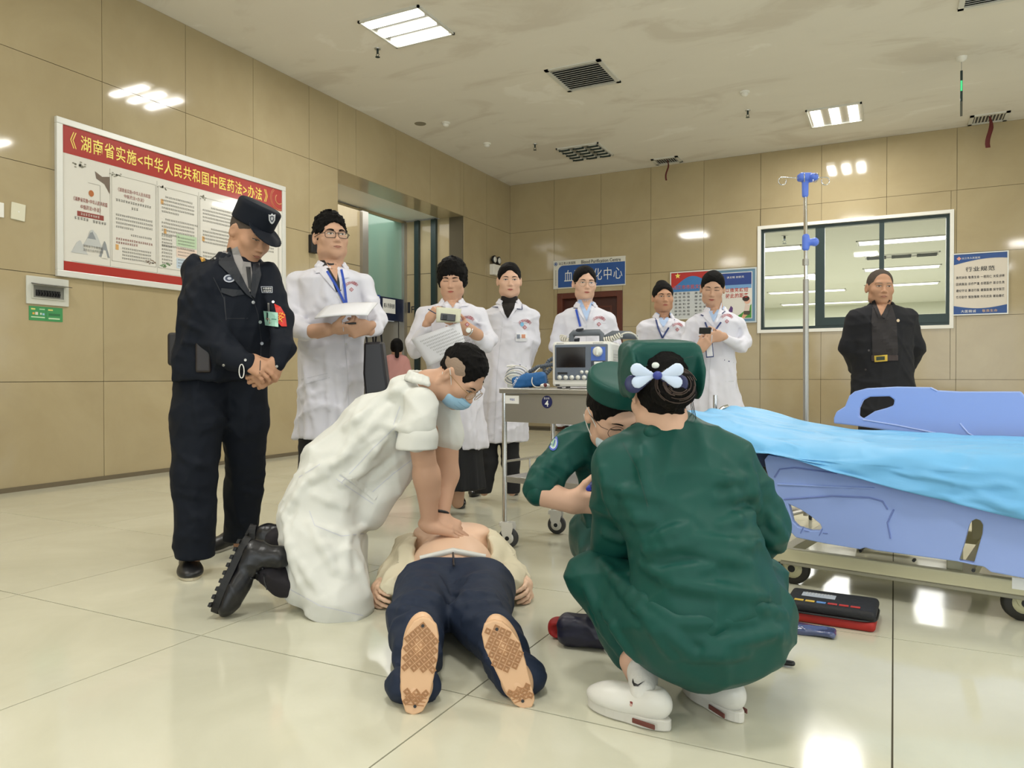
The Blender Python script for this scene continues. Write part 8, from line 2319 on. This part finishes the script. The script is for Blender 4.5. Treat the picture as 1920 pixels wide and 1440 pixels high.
def clog(heel, dv, L, nm):
    heel = np.array([heel[0], heel[1], 0.]); f = nrm(np.array([dv[0], dv[1], 0])); sd = np.cross(ZZ, f); Rs = np.stack([sd, f, ZZ], 1)
    v = Vol(); v.u(ell(heel + f * .048 + ZZ * .060, (.033, .050, .042), Rs)).u(ell(heel + f * L * .5 + ZZ * .046, (.036, L * .34, .036), Rs), .03).u(ell(heel + f * (L - .07) + ZZ * .038, (.043, .072, .030), Rs), .03)
    v.s_(ell(heel + f * .075 + ZZ * .115, (.030, .062, .030), Rs), .006); v.s_(rbox(heel + f * L / 2 - ZZ * .08, (.2, .3, .105), Rs, .002), .002)
    ob = P.vol('shoe', v, .004, M_WSH)
    pts = []
    for a in np.linspace(0, 2 * math.pi, 30)[:-1]:
        y = L / 2 - math.cos(a) * L / 2; ww = .042 * (.82 + .2 * (y / L)) * (1 - .15 * math.exp(-((y / L - .45) / .14) ** 2)); pts.append(heel + f * y + sd * math.sin(a) * ww + ZZ * .001)
    k = MB(); k.prism(pts, ZZ, .028); so = k.build('sole', M_WSO, ob); m_ = so.modifiers.new('b', 'BEVEL'); m_.width = .004; m_.segments = 2
    for q in (-1, 1):
        k = MB(); c = heel + f * .055 + sd * q * .0345 + ZZ * .015; k.box(c, (.004, .062, .012), Rs, .002); k.build('air_window', mat('sole_window_red', '6a3a34', .15), so)
        k = MB(); k.lathe(heel + f * .088 + sd * q * .0335 + ZZ * .052, sd * q, [(.0085, 0), (.0085, .002), (.004, .003)], 14); kb = k.build('round_emblem', mat('emblem_dark_red', '7a2a26', .4), ob)
        k = MB(); k.lathe(heel + f * .088 + sd * q * .0360 + ZZ * .052, sd * q, [(.0038, 0), (.0038, .0012)], 10); k.build('emblem_centre', mat('emblem_pale', 'c9a49a', .4), kb)
    for i in range(8):
        c = heel + f * (L - .075 + .016 * (i % 4)) + sd * (-.018 + .018 * (i // 4)) + ZZ * (.068 - .0035 * (i % 4)); k = MB(); k.cyl(c - ZZ * .006, c + ZZ * .0012, .0022, 8); k.build('vent_hole', mat('vent_dark', '6b6660', .6), ob)
    return ob
clog(hl1, dr1, .235, 1)
hl2 = FL(1392, 1358); clog(hl2, nrm(FH * .85 - RT * .35), .235, 2)
v = Vol(); v.u(cone(hl1 + dr1 * .075 + ZZ * .075, J(1205, 1262, 1.90), .033, .040)); V, Q = v.mesh(.004); sk = raw('sock', V, Q, mat('white_sock', 'd8d6d0', .9, bump=.3, bscale=60, stretch=(1, 1, .2)), P.root)
sbv = bvh_of([(V, Q)]); decal(sbv, [(1186, 1272), (1189, 1280), (1196, 1283), (1208, 1277), (1196, 1287), (1188, 1286), (1185, 1279)], .0025, 'sock_mark', M_BLACK, sk, dens=4)
v = Vol(); v.u(cone(hl2 + FH * .05 - RT * .02 + ZZ * .07, hl2 + FH * .08 - RT * .03 + ZZ * .15, .033, .038)); P.vol('sock', v, .005, mat('white_sock', 'd8d6d0', .9))
v = Vol(); v.u(cone(J(1198, 1262, 1.93), J(1190, 1240, 1.95), .036, .040)); P.chunks = []; V, Q = v.mesh(.006); raw('ankle', V, Q, P.skin, P.root)
# ================================================================ masked nurse facing the viewer
d = 2.36
P = Person('masked nurse in dark green scrubs and tall cap bending behind her colleague', FL(1150, 1240), 'a')
s = 1.0; R = facing(20, 30, 2); o = J(1150, 778, d)
P.add(head_vol(o, R, s, 'f', J(1150, 840, d + .10), 1.0), .0034)
v = Vol()
FA = limb(v, [(1022, 925, -.04), (1072, 942, -.06)], d, [26, 19], .02)
hand(v, J(1068, 940, d - .06), RT * .96 - ZZ * .05 - FH * .1, -FH * .85 - ZZ * .45, 'R', (.10, .18, .35, .5), 1.0, .75, .12)
P.add(v, .0034); P.finish(d, [(1150, 840, .10), (1155, 900, .12), (1160, 1000, .16)], [[(1078, 842, .05), (1022, 895, .0), (1018, 918, -.03)], [(1218, 850, .1), (1240, 930, .0)]], [[(1130, 1010, .12), (1128, 1085, -.05), (1150, 1200, .08)], [(1220, 1010, .12), (1260, 1095, .0), (1260, 1200, .06)]], .0042, w_=.085)
face(P, o, R, s, 'f', .12, (0, 0), .8, lip=False)
P.vol('hair', hair_vol(o, R, s, .008, .070, -.05, -.03, .0, rough=.0015, seed=8), .004, M_HAIR)
glasses(P, o, R, s, mat('spectacle_brown_thin', '6e5648', .3, .4), 'round', .0011)
mask(P, o, R, s, mat('mask_pale', 'c9d8e0', .7, bump=.2, bscale=30))
v = Vol(); v.u(cone(hp(o, R, s, 0, .0, .060), hp(o, R, s, 0, -.008, .120), .098 * s, .102 * s, R[:, 1], 1.0)); v.s_(ell(hp(o, R, s, 0, 0, .03), np.array([.088, .092, .08]) * s, R), .004)
v.s_(rbox(hp(o, R, s, 0, 0, .30), np.array([.2, .2, .162]) * s, R, .004), .012); v.s_(rbox(hp(o, R, s, 0, 0, -.14), np.array([.2, .2, .215]) * s, R, .004), .004)
P.vol('nurse_cap', v, .004, M_GREEN)
v = Vol()
v.u(cone(J(1090, 828, d + .08), J(1200, 838, d + .12), .062, .062), .05); v.u(cone(J(1150, 850, d + .12), J(1160, 980, d + .12), .120, .130, FH, .8), .05); v.u(cone(J(1130, 800, d + .12), J(1165, 800, d + .14), .062, .060), .04)
limb(v, [(1075, 840, .05), (1022, 895, .0), (1012, 915, -.03)], d, [38, 34, 32], .03)
limb(v, [(1220, 850, .1), (1240, 930, .0)], d, [38, 32], .03)
v.disp(crumple(.005, 61, 1.0)); creases(v, [[(1000, 880), (1040, 900)], [(1010, 860), (1060, 880)], [(1060, 860), (1085, 930)], [(1100, 850), (1120, 900)], [(990, 905), (1030, 915)], [(1095, 930), (1105, 990)]], .009, .017)
top, bv = P.vol('scrub_top', v, .0065, M_GREEN, bvh=True)
v = Vol(); v.u(cone(J(1012, 922, d - .035), J(1030, 930, d - .045), .047, .036), .01); P.vol('sleeve_cuff', v, .0045, M_GREEN)
decal(bv, circ(1037, 829, 9.5, 16, 20, .1), .004, 'arm_patch', mat('patch_blue', '3f56b0', .5), P.root, dens=5); decal(bv, circ(1037, 829, 7, 12.5, 18, .1), .0055, 'patch_field', mat('patch_white', 'c9cfe0', .5), P.root, dens=5); decal(bv, circ(1037, 830, 5, 9, 14, .1), .007, 'patch_centre', mat('patch_green', '9dbf9d', .5), P.root, dens=4)
decal(bv, strip([(1034, 832), (1037, 836), (1041, 824)], 1.6), .0085, 'patch_mark', M_PBL, P.root, dens=4)
v = Vol(); v.u(ell(J(1160, 1010, d + .20), (.18, .15, .14), np.stack([RT, FH, ZZ], 1)), .05); v.u(cone(J(1130, 1010, d + .12), J(1128, 1080, d - .05), .095, .07), .05); v.u(cone(J(1128, 1085, d - .05), FL(1150, 1225) + ZZ * .07 + FH * .1, .07, .055), .04)
v.u(cone(J(1220, 1010, d + .12), J(1260, 1100, d + .0), .095, .07), .05); v.u(cone(J(1260, 1100, d), FL(1260, 1215) + ZZ * .07 + FH * .1, .07, .055), .04); v.disp(crumple(.005, 63, 1.0))
P.vol('scrub_trousers', v, .009, M_GREEN, floor=True)
for u in (1150, 1262): shoe(P, FL(u, 1212) + FH * .12, -FH, .23, .038, M_WSH, M_WSO)
ph = thing('medical_device', 'small purple and navy device held by the masked nurse', 'device', J(1112, 960, d - .09))
Rp = facing(30, 10, 25)
MB().box(J(1112, 925, d + .0), (.06, .03, .085), Rp, .010).build('device_body', mat('device_purple', '2d2f66', .35), ph); MB().box(J(1098, 917, d - .03), (.03, .02, .02), Rp, .004).build('clip', mat('clip_blue', '3a4cc0', .3), ph)
print('T end', round(time.time() - T0, 1))
